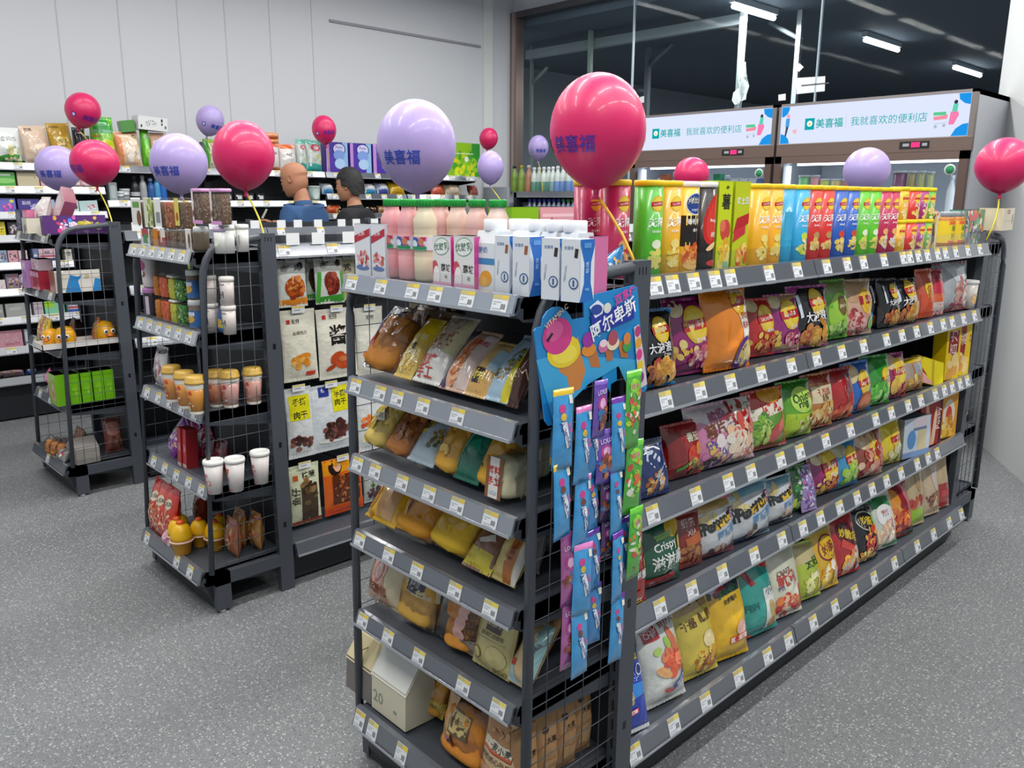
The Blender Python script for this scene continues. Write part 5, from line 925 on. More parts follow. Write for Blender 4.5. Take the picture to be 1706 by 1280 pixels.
place_bread(4, 602, 654, .15, .06, .30, lambda w, h, d, M: bag('bread_bag', w, h, d, 'd2c2a0', [('p', [(-.5, 0), (.25, 0), (.1, .5), (-.5, .8)], 'c89a80'), ('e', -.1, .66, .2, .3, 'dcb8b0'), ('e', -.1, .62, .13, .22, 'c87870'), ('e', -.1, .62, .09, .16, 'dcc0b8'), ('e', -.08, .84, .07, .1, '8a3a34'), ('t', '白面包', -.08, .3, .2, '8a4030', 0, .04)], M, m='wrap', pinch=.02), 'pink and cream bread bag with a rabbit like emblem on fifth shelf')
place_bread(4, 652, 708, .155, .06, .34, lambda w, h, d, M: toast(w, h, d, M, 'cf9a3c', 'd8a848', [('p', [(-.5, .5), (.5, .5), (.5, 1), (-.5, 1)], 'd4c694'), ('r', -.02, .74, .52, .42, '1c2236'), ('e', -.02, .84, .26, .12, '1c2236'), ('t', '软面包', -.02, .77, .13, 'c8ccd8'), ('t', '鲜蛋', -.02, .67, .13, 'c8ccd8'), ('t', '美味', .3, .1, .1, '7a6a4a')], 17, None, 2, 'egg_bread'), 'egg bread with navy label on cream header on fifth shelf')
def buns(w, h, d, M):
    o = loaf(w*.5, h*.44, d*.8, 'd2802a', 'e09434', M=M, name='bun', seed=4, sq=.5)
    for i, (x, z) in enumerate(((w*.16, h*.02), (-w*.08, h*.42), (w*.2, h*.44))):
        loaf(w*.5, h*.42, d*.75, 'd2802a', 'e09434', M=Matrix.Translation((x, 0, z)), parent=o, name='bun_half', seed=6+i, sq=.5)
    clear_bag(o, w*1.1, h*1.05, d*1.1, seed=19, ops=[('e', .22, .58, .11, .11, 'dcaaa0'), ('e', .20, .43, .11, .11, 'dcaaa0'), ('e', .19, .28, .11, .11, 'dcaaa0'), ('t', 'O BREAD', .38, .45, .13, '4a3424', -1.5, .03), ('p', [(.2, 0), (.5, 0), (.5, .25), (.2, .2)], '8a7a70')]); return o
place_bread(4, 714, 778, .165, .07, .28, buns, 'orange buns in clear bag with pink dots on fifth shelf')
place_bread(4, 778, 838, .175, .05, .26, lambda w, h, d, M: bag('bread_bag', w, h, d, 'c8bc7c', [('p', [(-.5, 0), (.5, 0), (.5, .46), (-.5, .46)], 'c4b676'), ('e', .18, .25, .26, .22, '8a8050'), ('e', .18, .25, .25, .21, 'cabe80'), ('r', .05, .76, .38, .5, '3c241c'), ('t', '厚切', .05, .80, .17, 'd8c8a8', 0, .03), ('t', '蛋糕卷', .05, .70, .13, 'd8c8a8', 0, .02), ('t', '原味烘焙面包', .05, .53, .09, '5a4a2a'), ('e', -.3, .22, .12, .11, '6a5a34'), ('e', -.3, .22, .10, .09, 'c4b676'), ('t', 'BREAD', .3, .08, .08, '6a5a34')], M, m='wrap', pinch=.015), 'cream cake roll bag with dark brown label on fifth shelf')
place_bread(4, 840, 866, .155, .055, .62, lambda w, h, d, M: bag('sandwich_bag', .075, h, d, 'd2b686', [('p', [(-.5, 0), (.1, 0), (-.5, .4)], 'a8c8cc'), ('p', [(.2, 0), (.5, 0), (.5, 1), (.1, 1)], '9ac4c4'), ('r', -.25, .3, .2, .2, 'c83a3a'), ('b', .05, .7, .1, .2, 8, ['e0a83a', 'e8d8b8'], 3, .1), ('t', '三明治', .3, .6, .13, '2a2a26', 1.2)], M, m='wrap', pinch=.02), 'pale blue sandwich bag leaning inside the wire on fifth shelf')
place_bread(4, 868, 890, .15, .05, .7, lambda w, h, d, M: bag('bread_bag', .07, h, d, 'b88a54', [('p', [(-.5, 0), (-.2, 0), (-.1, 1), (-.5, 1)], 'd8d0c4'), ('b', .1, .5, .3, .6, 10, ['c89a60', 'a87a44'], 3, .12)], M, m='wrap', pinch=.02), 'tan bread bag beside the pale blue sandwich bag', X=1.27)
def gable(w, h, d, M, body, top, logo, name='gable_bag', lo=None):
    mb = MB(); hb = h*.62; a, b2 = w/2, d/2
    mb.box(-a, a, -b2, b2, 0, hb, body)
    vs = [(-a, -b2, hb), (a, -b2, hb), (a, b2, hb), (-a, b2, hb), (-a*1.02, -.004, h), (a*1.02, -.004, h), (a*1.02, .004, h), (-a*1.02, .004, h)]
    mb.add(vs, [(0, 1, 5, 4), (2, 3, 7, 6), (1, 2, 6, 5), (3, 0, 4, 7), (4, 5, 6, 7)], [top, top, body, body, top])
    L = math.hypot(b2, h-hb); sl = Vector((0, b2/L, (h-hb)/L)); nn = Vector((0, -(h-hb)/L, b2/L))
    sf = lambda x, z: (Vector((x, -b2-.002, hb-.01))+sl*z, nn); print_on(mb, sf, w*1.04, L+.01, [('r', 0, .5, 1.0, (L+.01)/w*.98, top)]+logo, .0008, .0003)
    if lo: print_on(mb, flat_surf(-b2), w, hb, lo, .0005, .0002)
    o = mb.build(name, 'paper', M=M); return o
LOGO = [('r', .1, .62, .2, .26, '2a4a9a', .12), ('t', '友', .1, .62, .16, 'd8dcec', .12), ('t', 'YOLO', .02, .3, .11, '5a4a34', .06), ('t', '吐司面包', -.02, .16, .10, '6a5a44', .06)]
place_bread(5, 581, 622, .165, .09, .06, lambda w, h, d, M: gable(w, h, d, M, '77736f', 'cdbf96', LOGO), 'cream topped gable bread bag with grey body at aisle end', X=1.145)
place_bread(5, 624, 680, .18, .10, .04, lambda w, h, d, M: gable(w, h, d, M, 'd2cbb4', 'dedfd8', LOGO, lo=[('t', '20', -.3, .4, .22, '8a9080', 0), ('r', .2, .3, .1, .06, '9a9484')]), 'white topped cream gable bread bag on the lowest shelf', X=1.145)
place_bread(5, 664, 712, .16, .09, .02, lambda w, h, d, M: gable(w, h, d, M, '9a7a54', 'bdb8ae', []), 'brown gable bread bag behind the white topped one', X=1.29)
place_bread(5, 690, 726, .13, .06, .42, lambda w, h, d, M: toast(w, h, d, M, 'd2902c', 'e0a23a', [('p', [(-.5, 0), (.5, 0), (.5, .36), (-.5, .3)], 'd8bc3a'), ('t', '小餐包', .1, .2, .16, '6a5a1a', .1)], 21, None, 3, 'bread_roll'), 'bread rolls in clear bag with yellow foot on lowest shelf', X=1.21)
place_bread(5, 726, 792, .165, .06, .24, lambda w, h, d, M: toast(w, h, d, M, 'cf7c24', 'd98a2e', [('p', [(-.5, 0), (-.14, 0), (-.2, .9), (-.5, .9)], 'cfa068'), ('r', -.02, .58, .44, .40, '5a4a20', -.06), ('r', -.02, .58, .38, .34, 'd0b878', -.06), ('t', '香蕉牛奶', -.02, .60, .09, '5a4a20'), ('e', -.2, .16, .14, .18, 'c88a98'), ('e', -.16, .2, .09, .1, '1a1214'), ('e', -.14, .18, .05, .06, 'dcb0a0')], 23, None, 2, 'bread_rolls', bw=.96), 'orange bread rolls with round tan label on lowest shelf', X=1.15)
place_bread(5, 790, 848, .185, .055, .18, lambda w, h, d, M: bag('bread_bag', w, h, d, 'cfae82', [('p', [(-.5, .74), (.5, .62), (.5, .94), (-.5, 1)], 'c08a50'), ('r', 0, .64, .78, .26, '6a2a1a', -.06), ('r', 0, .65, .75, .22, 'e0d4bc', -.06), ('r', 0, .585, .75, .05, 'c8582a', -.06), ('t', '一麦小麦', .05, .65, .15, '2a3a2a', -.06, .04), ('t', '肉松奶心吐司', 0, .48, .13, '3a2a1a', -.06, .03), ('r', -.3, .2, .36, .5, 'c89878'), ('b', 0, .8, .4, .06, 10, ['b87a44', 'd8a874'], 3, .08)], M, m='wrap', pinch=.015), 'kraft cream filled toast bag with framed label on lowest shelf', X=1.14)
for i, (x, y) in enumerate(((1.20, 1.20), (1.275, 1.205), (1.35, 1.21), (1.42, 1.22))):
    tag(bag('kraft_bag', .075, .19+.012*(i == 3), .05, 'a98258', [('t', '大麦', .1, .66, .2, '2a2018'), ('e', -.1, .8, .14, .1, '4a3424'), ('r', 0, .3, .5, .5, 'b48e64')], TM((x, y, ZEB+.045), -.12, .03), m='paper', pinch=.01), 'brown kraft bread bag upright behind the wire, %s from the aisle' % ORD[i], 'bread', 'kraft bread bags behind the wire')
# ================================================================ hanging lollipop card with strips of packets
YC = 1.085
def cx(px, py): p = ony(px, py, YC); return p.x, p.z
out = [(890, 552), (893, 547), (903, 544), (905, 530), (912, 519), (922, 512), (932, 511), (942, 516), (950, 526), (953, 533), (973, 529), (972, 500), (976, 494), (1056, 475), (1062, 478), (1068, 560), (1078, 648), (1074, 652), (1050, 662), (1046, 640), (1042, 612), (1034, 600), (1027, 612), (1028, 634), (1018, 640), (1017, 655), (1012, 645), (1004, 650), (1004, 628), (996, 612), (984, 614), (976, 630), (977, 648), (965, 652), (958, 657), (950, 668), (948, 652), (944, 632), (934, 626), (920, 630), (914, 645), (916, 660), (920, 708), (914, 710), (908, 702)]
poly = [cx(*p) for p in out]
mb = MB(); mb.prism([(p[0], p[1]) for p in poly], YC, YC+.003, '1b84c6', 'y')
xs = [p[0] for p in poly]; zs_ = [p[1] for p in poly]; x0, x1, zb = min(xs), max(xs), min(zs_); cw, chh = x1-x0, max(zs_)-zb
def cu(px, py): x, z = cx(px, py); return (x-(x0+x1)/2)/cw, (z-zb)/chh
def cl(px, py, rx, rz, col, ro=0):
    u, v = cu(px, py); return ('e', u, v, rx/cw, rz/cw, col, ro)
ck = 0.00136
def ell(px, py, rx, ry, col, ro=0): return cl(px, py, rx*ck*1.5, ry*ck, col, ro)
def pl(pts, col): return ('p', [cu(*p) for p in pts], col)
ops = [pl([(893, 600), (930, 590), (1070, 600), (1076, 645), (1050, 655), (1030, 610), (980, 640), (920, 700)], '3aa2d6'),
       pl([(926, 606), (946, 590), (962, 560), (968, 590), (975, 618), (966, 648), (950, 655), (944, 628), (932, 620)], 'c9803c'), pl([(978, 590), (994, 585), (1000, 612), (984, 612)], 'b87038'), pl([(1028, 570), (1042, 566), (1046, 596), (1034, 596)], 'b87038'), pl([(1006, 575), (1020, 572), (1020, 600), (1010, 602)], 'b06a34'),
       ell(939, 586, 24, 24, 'e4c828'), ell(940, 590, 18, 14, 'ecd84a'), ell(928, 560, 21, 27, 'cc3a86'), ell(923, 552, 12, 14, 'd85a98', .3), pl([(909, 567), (912, 571), (921, 556), (918, 554)], '2a1420'),
       ell(980, 583, 11, 10, 'dc8a2a'), ell(979, 566, 9, 12, '9a2f9a'), ell(1004, 577, 8, 10, 'c86a9a'), ell(1004, 572, 6, 6, 'ecd0dc'), ell(1020, 572, 10, 11, 'e6d6b8'), ell(1020, 563, 8, 12, 'a84a5a'), ell(1043, 576, 7, 10, '3f9a48'), ell(1043, 564, 6, 10, 'd8803a'),
       pl([(982, 525), (1054, 500), (1055, 530), (986, 560)], '1d2f9a'), pl([(980, 512), (994, 500), (1004, 508), (1002, 522), (990, 530)], 'e4e8f2'), ell(992, 516, 9, 8, '26469a'), ell(1010, 513, 6, 8, 'd8dcd0')]
u, v = cu(1021, 530); ops.append(('t', '阿尔卑斯', u, v, .105, 'f0f2f8', .36, .04, .42))
u, v = cu(1040, 491); ops.append(('t', '双享棒', u, v, .065, 'd8409a', .3, .05))
u, v = cu(925, 527); ops.append(('t', 'VITAMIN C', u, v, .03, 'f0d0b0', .55, .03, .2))
ops += [pl([(1054, 545), (1062, 540), (1070, 590), (1076, 640), (1062, 648)], 'd8c8d0')]+[ell(1060+.14*k*10, 552+k*19, 5, 9, c) for k, c in enumerate(('b83a7a', 'e0a02a', 'd83a8a', 'e4c828', '8a2f8a'))]
sf = lambda x, z: (Vector(((x0+x1)/2+x, YC-.0004, zb+z)), Vector((0, -1, 0)))
print_on(mb, sf, cw, chh, ops, .0004, .00012)
for hx, hy in ((930, 640), (990, 628), (1036, 614), (957, 668), (1010, 655)):   # hanger cut-out rims
    pass
tag(mb.build('hanging_display_card', 'carton'), 'blue die cut display card with ice cream lollipops hooked on the wire panel', 'display card')
def packet(parent, x, y, z0, z1, w, base, sealc, kind, seed, M0=None):
    h = z1-z0; f = pillow_fn(w, h, .016, seed, seal=.09, wr=.1, pinch=.04); mb = MB(); pillow_mesh(mb, f, w, h, base, 8, 12, lambda v: lin(sealc) if v > .86 else lin(base))
    if kind == 'blue': o = [('e', -.12, .76, .16, .16, 'c83a8a'), ('e', -.08, .66, .14, .14, 'e0b83a' if seed % 2 else '7a3a2a'), ('p', [(-.2, .6), (.05, .6), (.3, .3), (.1, .26)], 'e8eef4'), ('t', 'Alpenliebe', .05, .42, .26, '1f3a8a', -1.1, .03, 1.4), ('t', '双享', .22, .52, .2, 'd84a9a', -1.2), ('r', .32, .86, .2, .3, 'e8e8d8')]
    elif kind == 'green': o = [('b', 0, .5, .4, 1.2, 18, ['e0743a', 'e8e4d8', '5ab03a', 'c84a3a', 'a8d83a'], seed, .22), ('e', 0, .8, .34, .3, '8ad03a'), ('t', '双享', 0, .8, .22, 'e04a9a', .2, .03)]
    else: o = [('e', 0, .6, .34, .36, 'b03a8a'), ('e', 0, .6, .22, .24, 'e0b0d0'), ('b', 0, .35, .36, .5, 8, ['7a3a22', 'd8803a', '9a4a2a', '3a78b8'], seed, .26), ('t', 'LOLLI', 0, .80, .2, 'e8d8ea', .1)]
    print_on(mb, surf_of(f), w, h, o, .0008, .0003)
    return mb.build('packet', 'foil', parent, M=Matrix.Translation((x, y, z0)) @ Matrix.Rotation(.12*math.sin(seed*1.9), 4, 'Z') @ Matrix.Rotation(.05*math.sin(seed), 4, 'Y'))
def strip(lb, top, bot, n, wpx, base, sealc, kind, y, seed):
    a, b_ = ony(*top, y), ony(*bot, y); w = wpx*.00138*1.3; root = empty('lollipop_packet_strip', (a.x, y, a.z)); tag(root, lb, 'candy strip', 'strips of lollipop packets under the blue card')
    for k in range(n):
        z1 = (b_.z-a.z)*k/n; z0 = (b_.z-a.z)*(k+1)/n; x = (b_.x-a.x)*(k+.5)/n
        packet(root, x, .004*(k % 2), z0-.006, z1+.006, w, base, sealc, kind, seed+k)
strip('short strip of blue packets with yellow tops, nearest the aisle', (935, 653), (941, 892), 2, 31, '3a9ad6', 'dcb81e', 'blue', 1.062, 3)
strip('long strip of blue packets with pink tops beside the yellow topped strip', (969, 682), (968, 1122), 4, 30, '3a9ad6', 'd07ab8', 'blue', 1.066, 7)
strip('strip of pink and brown chocolate packets low behind the pink topped strip', (948, 890), (948, 1110), 2, 25, 'a85a9a', 'c05aa0', 'choc', 1.078, 12)
strip('strip of blue packets with purple tops behind the pink topped strip', (988, 690), (990, 1068), 4, 26, '2f86c8', '5a2f9a', 'blue', 1.080, 16)
strip('short twisted strip of purple fruit packets in the middle of the card', (992, 640), (1014, 800), 2, 27, '6a4ab0', '8a6ac8', 'choc', 1.068, 21)
strip('brown and blue strip of packets hanging low beside the upright', (1008, 800), (1012, 925), 2, 20, '5a3a6a', '3a2a6a', 'choc', 1.084, 25)
strip('blue purple topped strip of packets nearest the upright', (1032, 665), (1027, 1098), 4, 23, '3a9ad6', '6a2f9a', 'blue', 1.062, 29)
strip('second blue strip of packets tucked behind the green strip', (1047, 665), (1040, 960), 3, 22, '2a78c0', '5a2f9a', 'blue', 1.078, 34)
strip('strip of green fruit lollipop packets at the card edge nearest the chips', (1052, 622), (1056, 958), 3, 29, '4fb03a', '6ac83a', 'green', 1.058, 38)
tag(bag('loose_packet', .035, .10, .016, '3a6a8a', [('r', 0, .1, 1, .5, 'd8a01e'), ('b', 0, .5, .3, .6, 8, ['7a3a22', 'c86a9a', 'd8d0c0'], 3, .2)], TM((ony(924, 760, 1.09).x, 1.09, ony(924, 775, 1.09).z), 0, 0, .1)), 'small packet with gold foot behind the yellow topped strip', 'candy packet')
# ================================================================ middle end unit (cups and dried snacks)
def put(fix_X, z, pxl, pxr, pyt):
    return wplace(pxl, pxr, pyt, fix_X, z)
X2 = XU+.02-.30   # rail front of the middle end unit
zz2 = [z+.042*.9+.001 for z in ZG]+[.13+.043]
def clearbox(w, d, h, fillc, M, lab=None, lid=None, name='snack_jar', labc='e6e4de', seed=1):
    mb = MB(); fh = h*.86
    mb.rbox(-w/2+.003, w/2-.003, -d/2+.003, d/2-.003, .002, fh, fillc[0], .006, 2)
    print_on(mb, flat_surf(-d/2+.0028), w-.006, fh, [('b', 0, .5, .44, .44*h/w, 34, fillc, seed, .12)], .0004, .0001)
    sf = lambda x, z: (Vector((w/2-.0028, x, z)), Vector((1, 0, 0))); print_on(mb, sf, d-.006, fh, [('b', 0, .5, .44, .44*h/d, 30, fillc, seed+1, .13)], .0004, .0001)
    o = mb.build(name, 'bread', M=M)
    MB().rbox(-w/2, w/2, -d/2, d/2, 0, h*.9, 'ffffff', .006, 2).build('clear_case', 'clear', o)
    MB().rbox(-w/2-.001, w/2+.001, -d/2-.001, d/2+.001, h*.9, h, lid or 'dfe3e4', .004, 2).build('lid', 'clear' if lid is None else 'plastic', o)
    if lab:
        l = MB(); print_on(l, flat_surf(-d/2-.0006), w, h, lab, .0003, .0001); l.build('label', 'paper', o)
    return o
NUT = ['6a5240', '8a7058', '54402e', 'a08a70']; 
z = zz2[0]; Xa = X2+.045
lower = [(231, 250, 'greenlabel', ['8a7a60', 'c8b890'], [('r', 0, .5, .8, 1.0, 'd8dcd6'), ('r', 0, .75, .6, .3, 'b04a4a'), ('r', 0, .4, .4, .3, '3f8a50')]), (252, 263, 'amber', ['c8782a', '8a4a1a'], [('r', 0, .45, .8, 1.2, 'c87a1e')]), (265, 277, 'redlabel', ['7a5a40', 'a83a44'], [('r', -.1, .6, .7, .7, 'dcd4cc'), ('r', 0, .3, .5, .5, 'a83848')]), (279, 291, 'n1', NUT, None), (293, 305, 'n2', NUT, None), (307, 318, 'acorn', NUT, [('r', 0, .5, .9, 1.8, 'dcd8d0'), ('e', .1, .45, .2, .5, '6a4a34')])]
for i, (a, b_, nm, fc, lab) in enumerate(lower):
    y, w, h = put(Xa, z, a, b_, 381); tag(clearbox(w*.95, .045, h, fc, TM((Xa+.025, y, z), WEST), lab, seed=i+3), 'clear snack jar in the lower row of the top shelf, %s from the aisle end' % ORD[i], 'jar', 'clear snack jars on the middle end unit')
up = [(217, 236, NUT, [('r', 0, .5, .9, 1.4, 'e0e0da'), ('r', 0, .75, .6, .2, '6a9a4a'), ('e', .2, .3, .2, .26, '7a5034')]), (238, 254, ['7a8a3a', 'b8c060'], [('r', 0, .5, .9, 1.6, 'd4d8c0'), ('b', .1, .5, .3, .6, 10, ['7a8a3a', 'a8b848'], 3, .16)]), (256, 268, NUT, [('r', 0, .5, .95, 2.0, 'e4e4e0'), ('r', 0, .35, .6, .6, '8a8e92')]), (270, 287, ['a8603a', 'c88a5a', '7a4424'], None), (289, 305, NUT, [('r', -.2, .55, .5, 1.2, 'd8c860'), ('e', -.2, .4, .14, .2, 'a85a1e')])]
for i, (a, b_, fc, lab) in enumerate(up):
    zu = z+onx(260, 381, Xa).z-z+.002; y, w, h = put(Xa, zu, a, b_, 329)
    tag(clearbox(w*.95, .045, h, fc, TM((Xa+.025, y, zu), WEST), lab, seed=i+13), 'clear snack jar stacked in the upper row, %s from the aisle end' % ORD[i], 'jar', 'clear snack jars on the middle end unit')
for i, (a, b_) in enumerate(((308, 338), (340, 368))):
    y, w, h = put(Xa, z, a, b_, 383); hh = onx(338, 383, Xa).z-z; w = .062
    if i == 0: tag(bottle('grain_jar', [(w*.44, 0), (w*.46, .01), (w*.46, hh*.8), (w*.4, hh*.9)], 18, '5a5040', TM((Xa+w*.5, y+.01, z), WEST), 'dde0de', None, (), 'plastic', w*.42, .016), 'dark seed jar with white lid under the pink lidded jars', 'jar')
    else: tag(cup('seed_cup', .026, .028, hh, 'dcdcd6', [('e', 0, .5, .4, .3, 'e8e8e0'), ('r', 0, .3, .8, .1, 'b8c0a0')], TM((Xa+.035, y, z), WEST), 'c8b0d0'), 'white tub with lilac lid under the pink lidded jars', 'tub')
    zu = z+hh+.018; y, w, h = put(Xa, zu, a, b_, 314); w = .085
    tag(clearbox(w, .042, h, ['6f5a48', '8a7460', '5a4636', '9a8878'], TM((Xa+.033, y, zu), WEST), [('r', -.42, .5, .2, 1.5, 'e0d4d4'), ('e', -.4, .3, .08, .16, '7a4a34'), ('r', 0, .06, 1.02, .16, 'd496c8')], 'd79ccb', 'walnut_jar', seed=i+31), 'walnut jar with pink lid, %s' % ('on the dark seed jar', 'on the tub with the lilac lid')[i], 'jar', 'walnut jars with pink lids')
for i, (px, Xp) in enumerate(((380, 1.30), (404, 1.38))):
    y = Y_on(px, Xp, z+.04); tag(cup('white_tub', .021, .023, .085, 'dfe0dc', [('r', .3, .5, .1, .8, '9aa09a')], TM((Xp, y, z), WEST), 'eceee8'), 'plain white tub inside the side frame, %s from the jars' % ORD[i], 'tub', 'plain white tubs')
for (px, Xp, yy2, lb) in ((218, Xa+.02, 0, 'lime green snack bag hanging beside the aisle end of the top shelf'),):
    p = onx(px, 445, Xp); tag(bag('snack_bag', .07, .15, .03, 'a6d42a', [('e', .2, .6, .14, .16, 'e8f0d0'), ('r', .1, .8, .5, .2, '3f9a3a'), ('e', .2, .45, .12, .12, '9a5a3a')], TM((1.50, 3.62, 1.275), WEST), m='wrap'), lb, 'snack bag')
z = zz2[1]
tag(bottle('pink_jar', [(.028, 0), (.030, .01), (.030, .145), (.026, .155)], 18, 'dcd2d4', TM((Xa+.03, Y_on(241, Xa, z+.08)+.0, z+.125), WEST), 'c98cc4', (.02, .135, 'e0d8d8'), [('e', 0, .6, .34, .36, 'c8488e'), ('e', .1, .3, .2, .2, '8a4a3a'), ('e', 0, .34, .14, .2, 'f0ece8')], 'plastic', .031, .022), 'tall jar with pink lid standing on another jar at aisle end', 'jar')
tag(bottle('pink_jar', [(.028, 0), (.030, .01), (.030, .095), (.026, .102)], 18, '2c2a30', TM((Xa+.03, Y_on(241, Xa, z+.05), z), WEST), 'c98cc4', (.01, .09, '322e36'), [('r', -.2, .5, .3, 1.4, 'e0d8e0'), ('r', .3, .5, .26, 1.2, 'd0c0d0'), ('e', -.2, .4, .1, .2, '2a2a2e')], 'plastic', .031, .02), 'black and white jar with pink lid below the tall pink jar', 'jar')
for r_ in (0, 1):
    for i, (a, b_, fc, lid) in enumerate(((254, 262, ['c8741e', 'e09a3a'], None), (264, 277, ['d8603a', 'e88a50', 'c84a24'], None), (279, 289, ['c8c83a', 'a8c050', 'e0d860'], 'e2e4de'), (290, 303, ['3f7a34', '7ab04a', '2a5a2a', 'c8e0a0'], None))):
        y, w, h = put(Xa, z, a, b_, 499 if r_ == 0 else 499); h = .095
        tag(clearbox(max(w, .028)*.95, .04, h, fc, TM((Xa+.025, y, z+r_*(h+.002)), WEST), None, lid, seed=i*3+r_), '%s dried fruit jar in the %s row of the second shelf' % (('amber', 'orange red', 'yellow', 'green')[i], ('lower', 'upper')[r_]), 'jar', 'dried fruit jars on the second shelf')
    y, w, h = put(Xa, z, 305, 320, 500); tag(bottle('blue_label_jar', [(.022, 0), (.023, .01), (.023, .085), (.02, .092)], 16, '7a6a60', TM((Xa+.03, y, z+r_*.114), WEST), 'e0e2e0', (.005, .07, '3a6aa8'), [('e', .1, .5, .4, .3, 'd8a83a'), ('r', 0, .8, 1.2, .3, 'd0d8e4')], 'plastic', .024, .018), 'small jar with blue label, %s of the pair' % ('lower', 'upper')[r_], 'jar', 'small blue label jars')
    for i, (a, b_) in enumerate(((324, 342), (347, 368))):
        hh = .105; y, w, h = put(Xa+.01*i, z, a, b_, 500); tag(cup('snack_tub', .023, .0255, hh-.012, 'd2c8c4', [('r', .1, .45, .4, .5, '3a3034'), ('t', '坚果', .1, .45, .3, 'e0d8d4', 1.57), ('r', 0, .85, .9, .1, 'a89898')], TM((Xa+.045+.02*i, y, z+r_*hh), WEST), 'dcd8d2'), 'greyish pink nut tub, %s of the stack %s the front tube' % (('lower', 'upper')[r_], ('left of', 'right of')[i]), 'tub', 'greyish pink nut tubs')
y = Y_on(377, 1.33, z+.05); tag(bottle('blue_bottle', [(.028, 0), (.03, .01), (.03, .07), (.022, .095), (.014, .105)], 16, '4a6a9a', TM((1.33, y, z), WEST), 'dfe2e0', (.012, .06, '2f6ab0'), [('e', 0, .6, .3, .2, 'd8a83a'), ('r', 0, .25, 1.2, .2, 'd8d04a')]), 'blue labelled bottle behind the wire of the second shelf', 'bottle')
tag(bottle('dark_jar', [(.024, 0), (.026, .01), (.026, .11), (.022, .12)], 18, '2e2c2a', TM((1.34, 3.12, z), WEST), 'b8bcb8', None, (), 'plastic', .024, .02), 'dark glass jar with white lid behind the nut tubs', 'jar')
z = zz2[2]
tag(bag('snack_bag', .12, .175, .05, 'dcd8d4', [('b', 0, .4, .36, .4, 18, ['a8603a', 'c8a0c0', 'b83a3a', '8a7a9a', 'e8e0e0'], 3, .1), ('r', -.3, .85, .4, .2, '7a4a9a'), ('e', .1, .9, .4, .12, '2a2a30')], TM((Xa+.02, 3.475, z), WEST, .12)), 'white snack bag with purple corner beside the milk tea cups', 'snack bag')
tea = [(276, 300, 1.21, 'c98a4a', 'c9a24a'), (296, 322, 1.205, 'cf9248', 'c9a24a'), (314, 341, 1.20, 'cc8a3c', 'd0a850'), (350, 370, 1.30, 'b87a5c', 'c9a24a'), (368, 399, 1.335, 'd0a29a', 'd0aa50'), (405, 438, 1.425, 'cb9a8c', 'd0aa50')]
for i, (a, b_, Xp, c, lc) in enumerate(tea):
    y = Y_on((a+b_)/2, Xp, z+.06); r1 = .037
    tag(cup('milk_tea_cup', .027, r1, .118, c, [('t', '优乐美', .0, .68, .34, 'd84a3a', .2, .04), ('t', '奶茶', .0, .48, .3, 'c83a34', .1, .04), ('b', 0, .3, .4, .2, 8, ['e8d0a0', 'b86a3a', 'c84a3a'], i, .1), ('r', .0, .2, .3, .34, 'dcc890') if i == 2 else ('r', 0, .14, .5, .08, 'd87a3a')], TM((Xp, y, z), WEST, 0, 0), lc, 'e4e0d6', .02, lidm='clear' if False else 'plastic'), 'milk tea cup with gold lid, %s from the aisle end of third shelf' % ORD[i], 'cup', 'milk tea cups with gold lids')
for i, (Xp, yy2) in enumerate(((1.30, 3.36), (1.33, 3.26), (1.29, 3.20))):
    tag(cup('snack_bowl', .04, .052, .06, '2a2628', [('r', 0, .5, .6, .3, 'd8d0c8')], TM((Xp, yy2, z), 0), 'b9bcc0'), 'dark snack bowl with pale lid behind the tea cups, %s from the aisle' % ORD[i], 'bowl', 'dark snack bowls')
z = zz2[3]
def curved(w, h, d, M, base, ops): return bag('candy_bag', w, h, d, base, ops, M)
for i, (y, tl, c, lb, acc) in enumerate(((3.47, .5, '8a3aa0', 'purple candy bag lying tilted at the aisle end of fourth shelf', ['e8d8ec', 'c8a0d0', 'e0b080']), (3.405, .35, 'a83a8a', 'violet and orange candy bag, second at the aisle end', ['f0d8c8', 'd8608a', 'e8a060']), (3.345, .55, 'c83a6a', 'pink candy bag leaning beside the red boxes', ['e8c8d0', 'f0e8e8', '8a2a5a']))):
    tag(bag('candy_bag', .11, .18, .05, c, [('b', 0, .5, .42, .6, 20, acc+[c], i+2, .14), ('t', '糖', 0, .65, .4, 'f0e8f0', 0, .04)], TM((Xa+.03+.02*i, y, z+.01), WEST, .35, tl)), lb, 'candy bag')
for i, (y, Xp) in enumerate(((3.285, Xa+.02), (3.245, Xa+.025))):
    tag(box('red_packet', .036, .05, .165, 'b4202a', [('t', '健康零食', .0, .5, .5, 'f0d8d0', -1.57, .03), ('r', 0, .06, 1, .4, 'd8c8c8')], TM((Xp, y, z), WEST, .05), sides='9c1a24'), 'slim red box with white characters, %s the white cups' % ('farther from', 'nearer')[i], 'box', 'slim red boxes')
for i, (a, b_, Xp) in enumerate(((340, 374, 1.22), (378, 407, 1.29), (419, 449, 1.40))):
    y = Y_on((a+b_)/2, Xp, z+.06); tag(cup('drink_cup', .026, .036, .118, 'ddd6d4', [('t', '香飘', -.02, .62, .28, 'd8607a', .15, .03), ('b', 0, .4, .4, .3, 12, ['e0a0b0', 'd84a5a', 'e8d0c8'], i+3, .1), ('r', 0, .06, .6, .08, 'd86a7a')] if i != 1 else [('p', [(-.3, .8), (.3, .8), (0, .5)], 'd8683a'), ('t', '奶茶', -.1, .4, .3, 'c83a4a', .2, .04), ('r', 0, .06, .6, .08, 'c83a5a')], TM((Xp, y, z), WEST), 'e2e2de'), 'white drink cup with white lid, %s from the red boxes' % ORD[i], 'cup', 'white drink cups')
